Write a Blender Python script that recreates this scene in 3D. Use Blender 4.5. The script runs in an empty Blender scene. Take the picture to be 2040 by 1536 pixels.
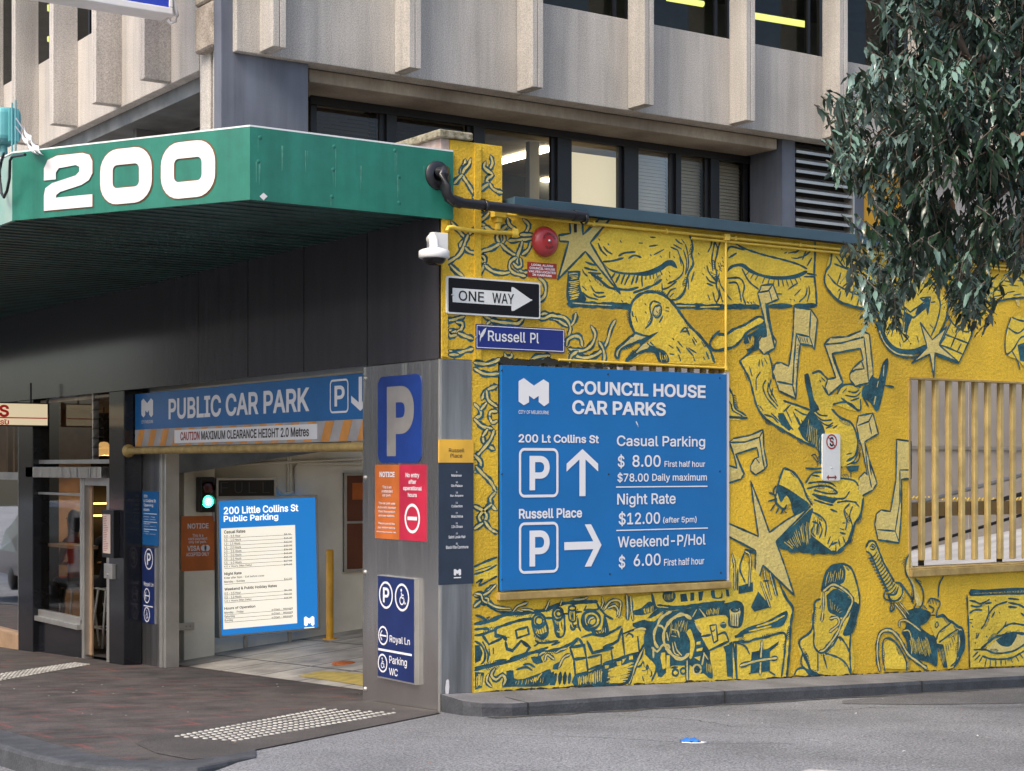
import bpy, bmesh, math, random
from mathutils import Vector, Matrix
R_ = math.radians
SC = bpy.context.scene
COL = SC.collection
rnd = random.Random(7)
# ------------------------------------------------------------------ camera, sky, sun, exposure
# world frame: origin = foot of the stainless corner pillar, +x along Russell Place wall, +y along Little Collins facade
F_, CX, HY = 3343.0, 1020.0, 930.0          # focal length / principal column / horizon row of the survey photo, px (2040 wide)
YAW = R_(34.4127)
CAM = Vector((-7.0809, -11.3556, 1.9517))
cd = bpy.data.cameras.new('camera'); cam = bpy.data.objects.new('camera', cd); COL.objects.link(cam)
cam.location = CAM; cam.rotation_euler = (R_(90), 0, -YAW)
cd.sensor_width = 36; cd.lens = F_ / 2040 * 36; cd.shift_y = (HY - 768) / 2040; cd.clip_end = 600; cd.clip_start = .05
SC.camera = cam
SC.render.resolution_x, SC.render.resolution_y = 1024, 771
W = bpy.data.worlds.new("World"); SC.world = W; W.use_nodes = True
SUN_EL, SUN_AZ = R_(50), R_(252)     # azimuth measured clockwise from +y: sun stands over the far side of Little Collins St (-x)
nt = W.node_tree; bg = nt.nodes['Background']
sky = nt.nodes.new('ShaderNodeTexSky'); sky.sky_type = 'NISHITA'; sky.sun_disc = False
sky.sun_elevation = SUN_EL; sky.sun_rotation = SUN_AZ; sky.air_density = 1.0; sky.dust_density = 4.0; sky.ozone_density = 1.0
nt.links.new(sky.outputs[0], bg.inputs[0]); bg.inputs[1].default_value = .13
sl = bpy.data.lights.new('sun', 'SUN'); sun = bpy.data.objects.new('sun', sl); COL.objects.link(sun)
sl.energy = 1.2; sl.angle = R_(22); sl.color = (1, .89, .76)
sd = Vector((math.sin(SUN_AZ) * math.cos(SUN_EL), math.cos(SUN_AZ) * math.cos(SUN_EL), math.sin(SUN_EL)))
sun.rotation_euler = sd.to_track_quat('Z', 'Y').to_euler(); sun.location = (-8, -4, 20)
SC.view_settings.view_transform = 'Standard'; SC.view_settings.look = 'None'; SC.view_settings.gamma = 1
SC.view_settings.exposure = 1.15
SC.cycles.max_bounces = 8; SC.cycles.transparent_max_bounces = 16
SC.cycles.use_denoising = True
# ------------------------------------------------------------------ materials
def mat(name, col, rough=.6, metal=0, var=.12, vs=3.0, bump=0.0, bs=60.0, bd=.01, spec=.5, col2=None, cs=None, emit=None, es=0, stretch=None, speck=None, coat=0, streak=0, bdet=3.0):
    """principled paint with a large soft tone variation (var, vs), optional fine speckle (speck=(scale, amount)) and bump"""
    m = bpy.data.materials.new(name); m.use_nodes = True
    n = m.node_tree; b = n.nodes['Principled BSDF']; L = n.links.new
    b.inputs['Roughness'].default_value = rough; b.inputs['Metallic'].default_value = metal
    b.inputs['Specular IOR Level'].default_value = spec
    if coat: b.inputs['Coat Weight'].default_value = coat
    tc = n.nodes.new('ShaderNodeNewGeometry')
    vec = tc.outputs['Position']
    if stretch:
        mp = n.nodes.new('ShaderNodeMapping'); mp.inputs['Scale'].default_value = stretch
        L(vec, mp.inputs[0]); vec = mp.outputs[0]
    def noise(scale, det=4.0, r=.55):
        t = n.nodes.new('ShaderNodeTexNoise'); t.inputs['Scale'].default_value = scale
        t.inputs['Detail'].default_value = det; t.inputs['Roughness'].default_value = r
        L(vec, t.inputs['Vector']); return t.outputs['Fac']
    c = (*col, 1)
    if var or col2:
        mx = n.nodes.new('ShaderNodeMix'); mx.data_type = 'RGBA'
        rp = n.nodes.new('ShaderNodeMapRange'); rp.inputs[1].default_value = .35; rp.inputs[2].default_value = .68
        L(noise(vs), rp.inputs[0]); L(rp.outputs[0], mx.inputs[0])
        d = col2 if col2 else tuple(x * (1 - 2 * var) for x in col)
        mx.inputs[6].default_value = (*[min(1, x * (1 + var * .6)) for x in col], 1); mx.inputs[7].default_value = (*d, 1)
        src = mx.outputs[2]
        if speck:
            m2 = n.nodes.new('ShaderNodeMix'); m2.data_type = 'RGBA'; m2.blend_type = 'MULTIPLY'; m2.inputs[0].default_value = 1
            cr = n.nodes.new('ShaderNodeMapRange'); cr.inputs[1].default_value = .32; cr.inputs[2].default_value = .68
            cr.inputs[3].default_value = 1 - speck[1]; cr.inputs[4].default_value = 1 + speck[1]
            L(noise(speck[0], 2.0, .7), cr.inputs[0]); L(src, m2.inputs[6]); L(cr.outputs[0], m2.inputs[7]); src = m2.outputs[2]
        if streak:
            mp2 = n.nodes.new('ShaderNodeMapping'); mp2.inputs['Scale'].default_value = (3.2, 3.2, .16); L(tc.outputs['Position'], mp2.inputs[0])
            t3 = n.nodes.new('ShaderNodeTexNoise'); t3.inputs['Scale'].default_value = 1.6; t3.inputs['Detail'].default_value = 6; t3.inputs['Roughness'].default_value = .65; L(mp2.outputs[0], t3.inputs['Vector'])
            c3 = n.nodes.new('ShaderNodeMapRange'); c3.inputs[1].default_value = .40; c3.inputs[2].default_value = .66; c3.inputs[3].default_value = 1 + streak * .3; c3.inputs[4].default_value = 1 - streak; L(t3.outputs['Fac'], c3.inputs[0])
            m3 = n.nodes.new('ShaderNodeMix'); m3.data_type = 'RGBA'; m3.blend_type = 'MULTIPLY'; m3.inputs[0].default_value = 1; L(src, m3.inputs[6]); L(c3.outputs[0], m3.inputs[7]); src = m3.outputs[2]
        L(src, b.inputs['Base Color'])
    else:
        b.inputs['Base Color'].default_value = c
    if bump:
        bp = n.nodes.new('ShaderNodeBump'); bp.inputs['Strength'].default_value = bump; bp.inputs['Distance'].default_value = bd
        L(noise(bs, bdet, .68 if bdet > 3 else .6), bp.inputs['Height']); L(bp.outputs[0], b.inputs['Normal'])
    if emit:
        b.inputs['Emission Color'].default_value = (*emit, 1); b.inputs['Emission Strength'].default_value = es
    return m
def glass(name, tint=(.55, .6, .6), ior=1.5, refl=1.0):
    m = bpy.data.materials.new(name); m.use_nodes = True; n = m.node_tree; n.nodes.clear(); L = n.links.new
    o = n.nodes.new('ShaderNodeOutputMaterial'); mx = n.nodes.new('ShaderNodeMixShader'); fr = n.nodes.new('ShaderNodeFresnel')
    t = n.nodes.new('ShaderNodeBsdfTransparent'); g = n.nodes.new('ShaderNodeBsdfGlossy')
    t.inputs[0].default_value = (*tint, 1); g.inputs['Roughness'].default_value = .02; g.inputs[0].default_value = (refl, refl, refl, 1)
    fr.inputs[0].default_value = ior
    L(fr.outputs[0], mx.inputs[0]); L(t.outputs[0], mx.inputs[1]); L(g.outputs[0], mx.inputs[2]); L(mx.outputs[0], o.inputs[0])
    return m
def brickmat(name, col, mort, bw, bh, ms, rough, off=.5, plane='yz', var=.1, bump=.3, mortar_rough=None, noise_mask=0, speck=None, bs=90, stretch=None):
    """tile / stamped pattern on a principled surface; plane tells which world axes span it"""
    m = mat(name, col, rough, var=var, bump=0, speck=speck or (140, .12), stretch=stretch); n = m.node_tree; b = n.nodes['Principled BSDF']; L = n.links.new
    g = n.nodes.new('ShaderNodeNewGeometry'); sp = n.nodes.new('ShaderNodeSeparateXYZ'); cb = n.nodes.new('ShaderNodeCombineXYZ')
    L(g.outputs['Position'], sp.inputs[0]); ax = {'x': 0, 'y': 1, 'z': 2}
    L(sp.outputs[ax[plane[0]]], cb.inputs[0]); L(sp.outputs[ax[plane[1]]], cb.inputs[1])
    t = n.nodes.new('ShaderNodeTexBrick'); t.offset = off; t.inputs['Scale'].default_value = 1
    t.inputs['Brick Width'].default_value = bw; t.inputs['Row Height'].default_value = bh
    t.inputs['Mortar Size'].default_value = ms; t.inputs['Mortar Smooth'].default_value = .2
    L(cb.outputs[0], t.inputs['Vector'])
    old = b.inputs['Base Color'].links[0].from_socket
    mx = n.nodes.new('ShaderNodeMix'); mx.data_type = 'RGBA'; mx.inputs[7].default_value = (*mort, 1)
    L(old, mx.inputs[6]); fac = t.outputs['Fac']
    if noise_mask:
        nz = n.nodes.new('ShaderNodeTexNoise'); nz.inputs['Scale'].default_value = 1.1; nz.inputs['Detail'].default_value = 6; nz.inputs['Roughness'].default_value = .7
        L(g.outputs['Position'], nz.inputs['Vector'])
        mr = n.nodes.new('ShaderNodeMapRange'); mr.inputs[1].default_value = .47; mr.inputs[2].default_value = .68; mr.inputs[4].default_value = noise_mask
        L(nz.outputs['Fac'], mr.inputs[0]); mu = n.nodes.new('ShaderNodeMath'); mu.operation = 'MULTIPLY'
        L(fac, mu.inputs[0]); L(mr.outputs[0], mu.inputs[1]); fac = mu.outputs[0]
    L(fac, mx.inputs[0]); L(mx.outputs[2], b.inputs['Base Color'])
    bp = n.nodes.new('ShaderNodeBump'); bp.inputs['Strength'].default_value = bump; bp.inputs['Distance'].default_value = .006
    nz2 = n.nodes.new('ShaderNodeTexNoise'); nz2.inputs['Scale'].default_value = bs; nz2.inputs['Detail'].default_value = 3
    L(g.outputs['Position'], nz2.inputs['Vector'])
    L(nz2.outputs['Fac'], bp.inputs['Height']); L(bp.outputs[0], b.inputs['Normal'])
    return m
S_ = dict(bump=.75, bs=30, bd=.021, bdet=6.0)
M = {}
M['gold'] = mat('gold_wall_paint', (.73, .465, .026), .75, var=.15, vs=.8, speck=(52, .14), streak=.07, **S_)
M['lemon'] = mat('lemon_wall_paint', (.75, .545, .05), .75, var=.10, vs=2, speck=(45, .14), **S_)
M['pale'] = mat('pale_yellow_wall_paint', (.66, .53, .17), .75, var=.06, vs=3, speck=(45, .10), **S_)
M['ink'] = mat('teal_mural_paint', (.014, .090, .118), .7, var=.3, vs=7, speck=(60, .2), **S_)
M['grime'] = mat('wall_base_grime', (.03, .028, .02), .9, bump=.5, bs=60)
M['aggregate'] = mat('exposed_aggregate_concrete', (.49, .457, .412), .85, var=.08, vs=.9, bump=.7, bs=120, bd=.010, speck=(80, .30), streak=.2)
M['aggregate_worn'] = mat('weathered_aggregate', (.38, .33, .27), .9, col2=(.20, .17, .14), vs=4, bump=.8, bs=90, bd=.012, speck=(70, .36))
M['beamconc'] = mat('stained_concrete', (.38, .33, .26), .85, col2=(.22, .185, .145), vs=1.4, bump=.3, bs=30, speck=(30, .1), stretch=(1, 1, .35))
M['bluegrey'] = mat('blue_grey_render', (.125, .14, .175), .8, var=.09, vs=1.6, bump=.35, bs=120, streak=.22)
M['steelframe'] = mat('black_window_frame', (.012, .012, .014), .4)
M['officegrey'] = mat('grey_office_wall', (.13, .13, .12), .8)
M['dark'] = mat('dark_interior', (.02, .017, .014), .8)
M['room'] = mat('office_wall', (.42, .36, .27), .8)
M['greenfascia'] = mat('green_fascia_paint', (.013, .150, .102), .38, col2=(.021, .168, .122), vs=1.4, speck=(8, .08), streak=.16, bump=.06, bs=3, bd=.03)
M['streakgreen'] = mat('chalky_green_streak', (.07, .26, .19), .6, var=.2, vs=20)
M['greenweather'] = mat('weathered_green_paint', (.20, .36, .31), .5, col2=(.33, .42, .37), vs=3)
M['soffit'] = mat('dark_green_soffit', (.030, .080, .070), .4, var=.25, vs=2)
M['white'] = mat('white_paint', (.70, .68, .67), .5, var=.05, vs=3)
M['whitesign'] = mat('white_sign_film', (.74, .74, .76), .35, var=.0)
M['rust'] = mat('rust_stain', (.17, .085, .035), .9)
M['pvc'] = mat('black_pvc', (.018, .018, .021), .28)
M['yellowpipe'] = mat('yellow_painted_conduit', (.72, .50, .06), .5, var=.1, vs=6)
M['coping'] = mat('blue_grey_flashing', (.042, .085, .115), .4, var=.12, vs=2)
M['redbell'] = mat('red_enamel', (.36, .03, .032), .3, var=.06, coat=.3)
M['shelfglow'] = mat('warm_shelf_light', (1, .7, .3), .5, var=0, emit=(1, .60, .22), es=2.0)
M['brightred'] = mat('bright_red_lettering', (.55, .015, .012), .45, emit=(.6, .01, .01), es=.1, var=0)
M['redsign'] = mat('red_sign_film', (.36, .03, .018), .5)
M['camwhite'] = mat('camera_housing_white', (.74, .74, .72), .35, var=.02)
M['smoke'] = mat('smoked_dome', (.008, .008, .009), .08)
M['black'] = mat('black_sign_paint', (.006, .006, .008), .35, var=.0)
M['silver'] = mat('reflective_white', (.68, .70, .69), .3, var=.03)
M['streetblue'] = mat('street_sign_blue', (.018, .033, .20), .3, var=.06)
M['navy'] = mat('navy_sign_film', (.012, .026, .115), .3, var=.08, vs=4)
M['pblue'] = mat('parking_sign_blue', (.012, .045, .24), .32, var=.1, vs=4)
M['councilblue'] = mat('council_sign_blue', (.004, .145, .42), .4, var=.05, vs=1.5)
M['signblue'] = mat('entrance_sign_blue', (.013, .13, .36), .35, var=.07, vs=2)
M['orange'] = mat('orange_sign_film', (.55, .14, .025), .45)
M['crimson'] = mat('crimson_sign_film', (.50, .018, .055), .45)
M['dirorange'] = mat('directory_yellow', (.74, .42, .045), .5)
M['dirnavy'] = mat('directory_navy', (.022, .036, .062), .5)
M['darktext'] = mat('dark_lettering', (.03, .028, .025), .6)
M['redtext'] = mat('red_lettering', (.32, .03, .03), .5)
M['stripe'] = mat('orange_reflective_stripe', (.70, .30, .06), .45)
M['stripegrey'] = mat('grey_stripe', (.42, .40, .40), .5)
M['stainless'] = mat('brushed_stainless', (.72, .70, .68), .24, metal=.95, var=.08, vs=2.0, bump=.35, bs=3.2, bd=.08, stretch=(1, 1, .10))
M['stainless_worn'] = mat('scuffed_stainless', (.42, .42, .42), .42, metal=1.0, col2=(.26, .26, .26), vs=3, bump=.08, bs=40, stretch=(3, 3, .25))
M['pgrey'] = mat('satin_grey_letter', (.36, .34, .32), .4, metal=.3, var=.1)
M['steel'] = mat('galvanised_steel', (.45, .45, .46), .4, metal=.8, var=.1)
M['tile'] = brickmat('black_glazed_tile', (.050, .049, .056), (.008, .008, .009), 1.17, 40, .012, .13, plane='yz', off=0, var=.07, bump=.05, bs=6, stretch=(3, 2.2, .35))
M['colblack'] = mat('black_polished_stone', (.012, .013, .017), .14, var=.2, vs=3)
M['ybar'] = mat('worn_yellow_bar_paint', (.40, .285, .10), .55, col2=(.28, .19, .06), vs=9)
M['cream'] = mat('cream_painted_block', (.84, .79, .65), .75, col2=(.74, .69, .56), vs=1.5, bump=.15, bs=30)
M['soffitgrey'] = mat('grey_steel_lintel', (.16, .17, .17), .5, var=.2, vs=3)
M['boardbrown'] = mat('brown_notice_board', (.16, .05, .022), .7)
M['alu'] = mat('aluminium_trim', (.50, .49, .46), .38, metal=.7, var=.08)
M['tan'] = mat('tan_timber_panel', (.36, .235, .14), .6, var=.12, vs=4)
M['bollard'] = mat('yellow_bollard_paint', (.70, .36, .02), .45)
M['asphalt'] = mat('asphalt', (.21, .215, .225), .85, var=.16, vs=.6, bump=1.0, bs=85, bd=.016, speck=(62, .6))
M['asphalt_dirt'] = mat('gutter_dirt', (.07, .067, .062), .95, var=.3, vs=6, bump=.9, bs=90, speck=(70, .5))
M['ramp'] = mat('dark_ramp_asphalt', (.072, .064, .060), .85, var=.2, vs=1.5, bump=.8, bs=110, bd=.012, speck=(80, .4))
M['asphalt_dark'] = mat('asphalt_patch', (.13, .13, .135), .85, var=.12, vs=1.2, bump=.9, bs=100, bd=.014, speck=(70, .6))
M['path'] = brickmat('stamped_asphalt_path', (.070, .061, .057), (.22, .055, .05), .82, .42, .028, .85, plane='xy', off=.5, var=.25, bump=.8, noise_mask=.8, speck=(90, .4), bs=110)
M['bluestone'] = mat('bluestone_kerb', (.062, .066, .073), .7, col2=(.038, .04, .045), vs=5, bump=.5, bs=50, speck=(60, .2))
M['kerbtop'] = mat('bluestone_footway', (.17, .17, .18), .75, col2=(.11, .11, .115), vs=2.5, bump=.4, bs=60, speck=(60, .2))
M['parkfloor'] = brickmat('car_park_concrete_tiles', (.50, .465, .40), (.11, .10, .09), 1.2, .9, .02, .55, plane='xy', off=0, var=.22, bump=.2)
M['rampfloor'] = mat('bleached_ramp_concrete', (.40, .41, .43), .7, col2=(.30, .31, .33), vs=2, bump=.3, bs=20, stretch=(.5, 2, 1))
M['rampwall'] = mat('ramp_wall_concrete', (.36, .33, .30), .8, var=.12, vs=1)
M['grillebar'] = mat('yellow_grille_paint', (.52, .38, .14), .5, var=.14, vs=5, streak=.2)
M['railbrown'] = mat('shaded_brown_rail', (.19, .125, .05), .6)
M['tactile'] = mat('tactile_dome_white', (.40, .39, .36), .6, col2=(.24, .235, .21), vs=7)
M['linepaint'] = mat('yellow_line_paint', (.55, .42, .10), .7, col2=(.40, .31, .09), vs=8)
M['roadwhite'] = mat('worn_white_road_paint', (.55, .55, .53), .7, col2=(.3, .3, .3), vs=9)
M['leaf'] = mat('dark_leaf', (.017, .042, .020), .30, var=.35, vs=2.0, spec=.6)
M['leaf_skylit'] = mat('sky_sheen_leaf', (.14, .225, .185), .22, var=.3, vs=2.0, spec=.9)  # sky sheen of upper leaves put into a paler leaf colour
M['leaf_dead'] = mat('dead_leaf', (.30, .16, .08), .7)
M['bark'] = mat('bark', (.13, .105, .085), .9, var=.3, vs=6, bump=.8, bs=30)
M['amber'] = mat('yellow_orange_panel', (.80, .40, .015), .6, var=.05)
M['teal'] = mat('turquoise_enclosure', (.10, .34, .36), .45)
M['copingstone'] = mat('mossy_concrete_coping', (.33, .30, .22), .95, col2=(.12, .11, .06), vs=22, bump=.8, bs=60)
M['peeled'] = mat('peeling_render', (.30, .22, .19), .9, col2=(.42, .36, .32), vs=14)
M['panelglow'] = mat('room_lit_panel_glow', (.60, .52, .34), .6, emit=(1, .85, .55), es=.34, var=.05, vs=.8)  # emission stands in for room light falling on the panel
M['tube'] = mat('fluorescent_tube', (1, 1, .9), .5, var=0, emit=(1, .90, .68), es=5)
M['tubegreen'] = mat('green_tinted_tube', (1, 1, .6), .5, var=0, emit=(1, 1, .26), es=.75)
M['blind'] = mat('venetian_blind', (.74, .68, .57), .6, var=.05)
M['glass'] = glass('window_glass', (.85, .85, .82), refl=.6)
M['glassdark'] = glass('tinted_window_glass', (.62, .66, .60), refl=.7)
M['shopglass'] = glass('shop_glass', (.80, .78, .74), ior=1.55, refl=.75)
M['boxblue'] = mat('backlit_blue_film', (.01, .16, .5), .4, var=0, emit=(.02, .25, .70), es=.31)
M['boxwhite'] = mat('backlit_white_film', (.7, .68, .6), .4, var=0, emit=(1, .93, .79), es=.36)
M['boxtitle'] = mat('backlit_title_film', (.8, .8, .75), .4, var=0, emit=(1, .97, .88), es=.5)
M['lampgreen'] = mat('green_signal_lamp', (.1, .8, .5), .3, var=0, emit=(.05, 1, .50), es=1.6)
M['lampcore'] = mat('green_signal_core', (.6, 1, .8), .3, var=0, emit=(.55, 1, .80), es=1.6)
M['lampred'] = mat('unlit_red_lamp', (.07, .01, .01), .25)
M['shopsign'] = mat('backlit_cream_sign', (.75, .65, .45), .4, var=.0, emit=(1, .82, .52), es=.24)
M['led'] = mat('led_screen', (.01, .02, .2), .3, var=.3, vs=60, emit=(.02, .05, .42), es=.3)
M['warm'] = mat('warm_pendant', (1, .7, .3), .5, var=0, emit=(1, .58, .20), es=.42)
M['bulb'] = mat('lamp_bulb', (1, .8, .5), .5, var=0, emit=(1, .72, .42), es=520)
M['skin'] = mat('skin', (.42, .24, .16), .55); M['hair'] = mat('dark_hair', (.02, .013, .01), .6)
M['coral'] = mat('coral_fabric', (.50, .10, .05), .8); M['trouser'] = mat('grey_green_trousers', (.22, .23, .19), .85)
M['maskblue'] = mat('blue_mask_fabric', (.02, .15, .48), .8); M['blackfab'] = mat('black_fabric', (.02, .02, .022), .9)
M['vanwhite'] = mat('white_car_paint', (.70, .71, .72), .25, coat=.5, var=0)
# ------------------------------------------------------------------ survey frames
CY, SY = math.cos(YAW), math.sin(YAW)
def ray(px, py):
    a = (px - CX) / F_
    return Vector((a * CY + SY, -a * SY + CY, -(py - HY) / F_))
class Frame:
    """a wall plane: u runs along it, v up, w out of it towards the viewer"""
    def __init__(s, o, U, N, V=(0, 0, 1)):
        s.o, s.U, s.N, s.V = Vector(o), Vector(U).normalized(), Vector(N).normalized(), Vector(V).normalized()
    def P(s, u, v, w=0): return s.o + s.U * u + s.V * v + s.N * w
    def px(s, x, y, w=0):
        r = ray(x, y); o = s.o + s.N * w
        t = (o - CAM).dot(s.N) / r.dot(s.N)
        p = CAM + r * t - o
        return p.dot(s.U), p.dot(s.V)
FR = Frame((0, 0, 0), (1, 0, 0), (0, -1, 0))
FL = Frame((0, 0, 0), (0, -1, 0), (-1, 0, 0))
def FRy(y): return Frame((0, y, 0), (1, 0, 0), (0, -1, 0))
def FLx(x): return Frame((x, 0, 0), (0, -1, 0), (-1, 0, 0))
def zm(x0, y0, s): return lambda x, y: (x0 + x * s, y0 + y * s)      # enlargement -> survey photo
# ------------------------------------------------------------------ mesh builder
class MB:
    def __init__(s): s.v, s.f, s.m, s.sm = [], [], [], []
    def add(s, vs, fs, mi=0, smooth=False):
        b = len(s.v); s.v += [tuple(x) for x in vs]
        for f in fs: s.f.append([b + i for i in f]); s.m.append(mi); s.sm.append(smooth)
        return s
    def poly(s, pts, mi=0): return s.add(pts, [range(len(pts))], mi)
    def box(s, x0, x1, y0, y1, z0, z1, mi=0, fr=None):
        p = [(x, y, z) for x in (x0, x1) for y in (y0, y1) for z in (z0, z1)]
        if fr: p = [fr.P(*q) for q in p]
        f = [(0, 1, 3, 2), (4, 6, 7, 5), (0, 4, 5, 1), (2, 3, 7, 6), (0, 2, 6, 4), (1, 5, 7, 3)]
        return s.add(p, f, mi)
    def prism(s, pts, w0, w1, mi=0, fr=FR):
        n = len(pts)
        s.add([fr.P(u, v, w1) for u, v in pts] + [fr.P(u, v, w0) for u, v in pts],
              [list(range(n)), list(range(2 * n - 1, n - 1, -1))] + [[i, (i + n), (i + 1) % n + n, (i + 1) % n] for i in range(n)], mi)
        return s
    def flat(s, pts, w, mi=0, fr=FR): return s.add([fr.P(u, v, w) for u, v in pts], [range(len(pts))], mi)
    def tube(s, pts, r, n=10, mi=0, cap=True, rs=None):
        pts = [Vector(p) for p in pts]; rings = []
        for i, p in enumerate(pts):
            d = (pts[min(i + 1, len(pts) - 1)] - pts[max(i - 1, 0)]).normalized()
            a = d.cross(Vector((0, 0, 1)));
            if a.length < .05: a = d.cross(Vector((1, 0, 0)))
            a.normalize(); b = d.cross(a); rr = rs[i] if rs else r
            rings.append([p + a * math.cos(t) * rr + b * math.sin(t) * rr for t in [2 * math.pi * k / n for k in range(n)]])
        vs = [q for rg in rings for q in rg]; fs = []
        for i in range(len(pts) - 1):
            for k in range(n): fs.append((i * n + k, i * n + (k + 1) % n, (i + 1) * n + (k + 1) % n, (i + 1) * n + k))
        s.add(vs, fs, mi, True)
        if cap: s.add(rings[0], [list(range(n))[::-1]], mi); s.add(rings[-1], [range(n)], mi)
        return s
    def lathe(s, prof, o, ax, n=24, mi=0, smooth=True):
        """prof: (radius, height) along ax from o"""
        ax = Vector(ax).normalized(); a = ax.cross(Vector((0, 0, 1)))
        if a.length < .05: a = Vector((1, 0, 0))
        a.normalize(); b = ax.cross(a); o = Vector(o)
        vs = [o + ax * h + (a * math.cos(t) + b * math.sin(t)) * r for r, h in prof for t in [2 * math.pi * k / n for k in range(n)]]
        fs = [(i * n + k, i * n + (k + 1) % n, (i + 1) * n + (k + 1) % n, (i + 1) * n + k) for i in range(len(prof) - 1) for k in range(n)]
        return s.add(vs, fs, mi, smooth)
    def disc(s, c, r, w, fr=FR, n=28, mi=0, r2=0, ry=1):
        if r2:
            vs = [fr.P(c[0] + q * math.cos(t), c[1] + q * ry * math.sin(t), w) for q in (r, r2) for t in [2 * math.pi * k / n for k in range(n)]]
            return s.add(vs, [(k, (k + 1) % n, n + (k + 1) % n, n + k) for k in range(n)], mi)
        return s.flat([(c[0] + r * math.cos(2 * math.pi * k / n), c[1] + r * ry * math.sin(2 * math.pi * k / n)) for k in range(n)], w, mi, fr)
    def build(s, name, mats, parent=None, bevel=0, seg=2, recalc=True, autosmooth=False):
        me = bpy.data.meshes.new(name); inv = None
        vs = s.v
        if parent is not None:
            inv = Matrix(parent.get('_inv')) if False else INV.get(parent.name)
            if inv: vs = [inv @ Vector(q) for q in vs]
        me.from_pydata([tuple(q) for q in vs], [], s.f)
        for mm in (mats if isinstance(mats, (list, tuple)) else [mats]): me.materials.append(M[mm] if isinstance(mm, str) else mm)
        me.polygons.foreach_set('material_index', s.m); me.polygons.foreach_set('use_smooth', s.sm); me.update()
        if recalc:
            bm = bmesh.new(); bm.from_mesh(me); bmesh.ops.recalc_face_normals(bm, faces=bm.faces); bm.to_mesh(me); bm.free()
        o = bpy.data.objects.new(name, me); COL.objects.link(o)
        if parent is not None:
            o.parent = parent
            if parent.type == 'MESH': INV[o.name] = INV.get(parent.name)
            else: INV[o.name] = INV.get(parent.name)
        if bevel:
            b = o.modifiers.new('bevel', 'BEVEL'); b.width = bevel; b.segments = seg; b.limit_method = 'ANGLE'; b.angle_limit = R_(40)
        return o
INV = {}
def thing(name, label, cat, loc=(0, 0, 0), group=None):
    o = bpy.data.objects.new(name, None); COL.objects.link(o); o.location = loc; o.empty_display_size = .1
    o['label'] = label; o['category'] = cat
    if group: o['group'] = group
    INV[o.name] = Matrix.Translation(-Vector(loc)); return o
def tag(o, label, cat, group=None):
    o['label'] = label; o['category'] = cat
    if group: o['group'] = group
    return o
def struct(o): o['kind'] = 'structure'; return o
# ------------------------------------------------------------------ lettering
_tc = {}
try: SANS = bpy.data.fonts.load(bpy.utils.system_resource('DATAFILES', path='fonts') + '/Inter.woff2')      # typeface bundled with Blender
except Exception: SANS = None
def loops_of(body, sp):
    """closed outlines of a line of lettering, as lists of 2D points"""
    c = bpy.data.curves.new('lettering', 'FONT'); c.body = body; c.dimensions = '2D'; c.fill_mode = 'NONE'; c.space_character = sp; c.resolution_u = 4
    if SANS: c.font = SANS
    o = bpy.data.objects.new('lettering', c); COL.objects.link(o)
    me = bpy.data.meshes.new_from_object(o.evaluated_get(bpy.context.evaluated_depsgraph_get()))
    nb = {}
    for e in me.edges:
        a, k = e.vertices; nb.setdefault(a, []).append(k); nb.setdefault(k, []).append(a)
    seen, out = set(), []
    for v0 in sorted(nb):
        if v0 in seen: continue
        lp, prev, cur = [v0], None, v0; seen.add(v0)
        nxt = v0 + 1 if v0 + 1 in nb[v0] else nb[v0][0]
        while nxt not in seen:
            seen.add(nxt); lp.append(nxt); q = [k for k in nb[nxt] if k != cur]; cur, nxt = nxt, (q[0] if q else v0)
        p = [Vector(me.vertices[k].co[:2]) for k in lp]; p = [a for k, a in enumerate(p) if (a - p[k - 1]).length > 1e-5]
        if len(p) > 2: out.append(p)
    bpy.data.objects.remove(o); bpy.data.curves.remove(c); bpy.data.meshes.remove(me)
    return out
def area2(p): return sum(a.x * b.y - b.x * a.y for a, b in zip(p, p[1:] + p[:1])) / 2
def grow(p, d):
    if not d: return p
    s = 1 if area2(p) > 0 else -1; out = []; n = len(p)
    for k in range(n):
        e1 = (p[k] - p[k - 1]).normalized(); e2 = (p[(k + 1) % n] - p[k]).normalized()
        n1 = Vector((e1.y, -e1.x)) * s; n2 = Vector((e2.y, -e2.x)) * s; m = n1 + n2
        if m.length < .2: m = n1
        m.normalize(); out.append(p[k] + m * (d / max(.5, m.dot(n1))))
    return out
from mathutils.geometry import delaunay_2d_cdt
def turns(q, loops):
    """winding number of q"""
    n = 0
    for p in loops:
        a = p[-1]
        for b in p:
            if (a.y > q[1]) != (b.y > q[1]) and q[0] < (b.x - a.x) * (q[1] - a.y) / (b.y - a.y) + a.x: n += 1 if b.y > a.y else -1
            a = b
    return n
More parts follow.
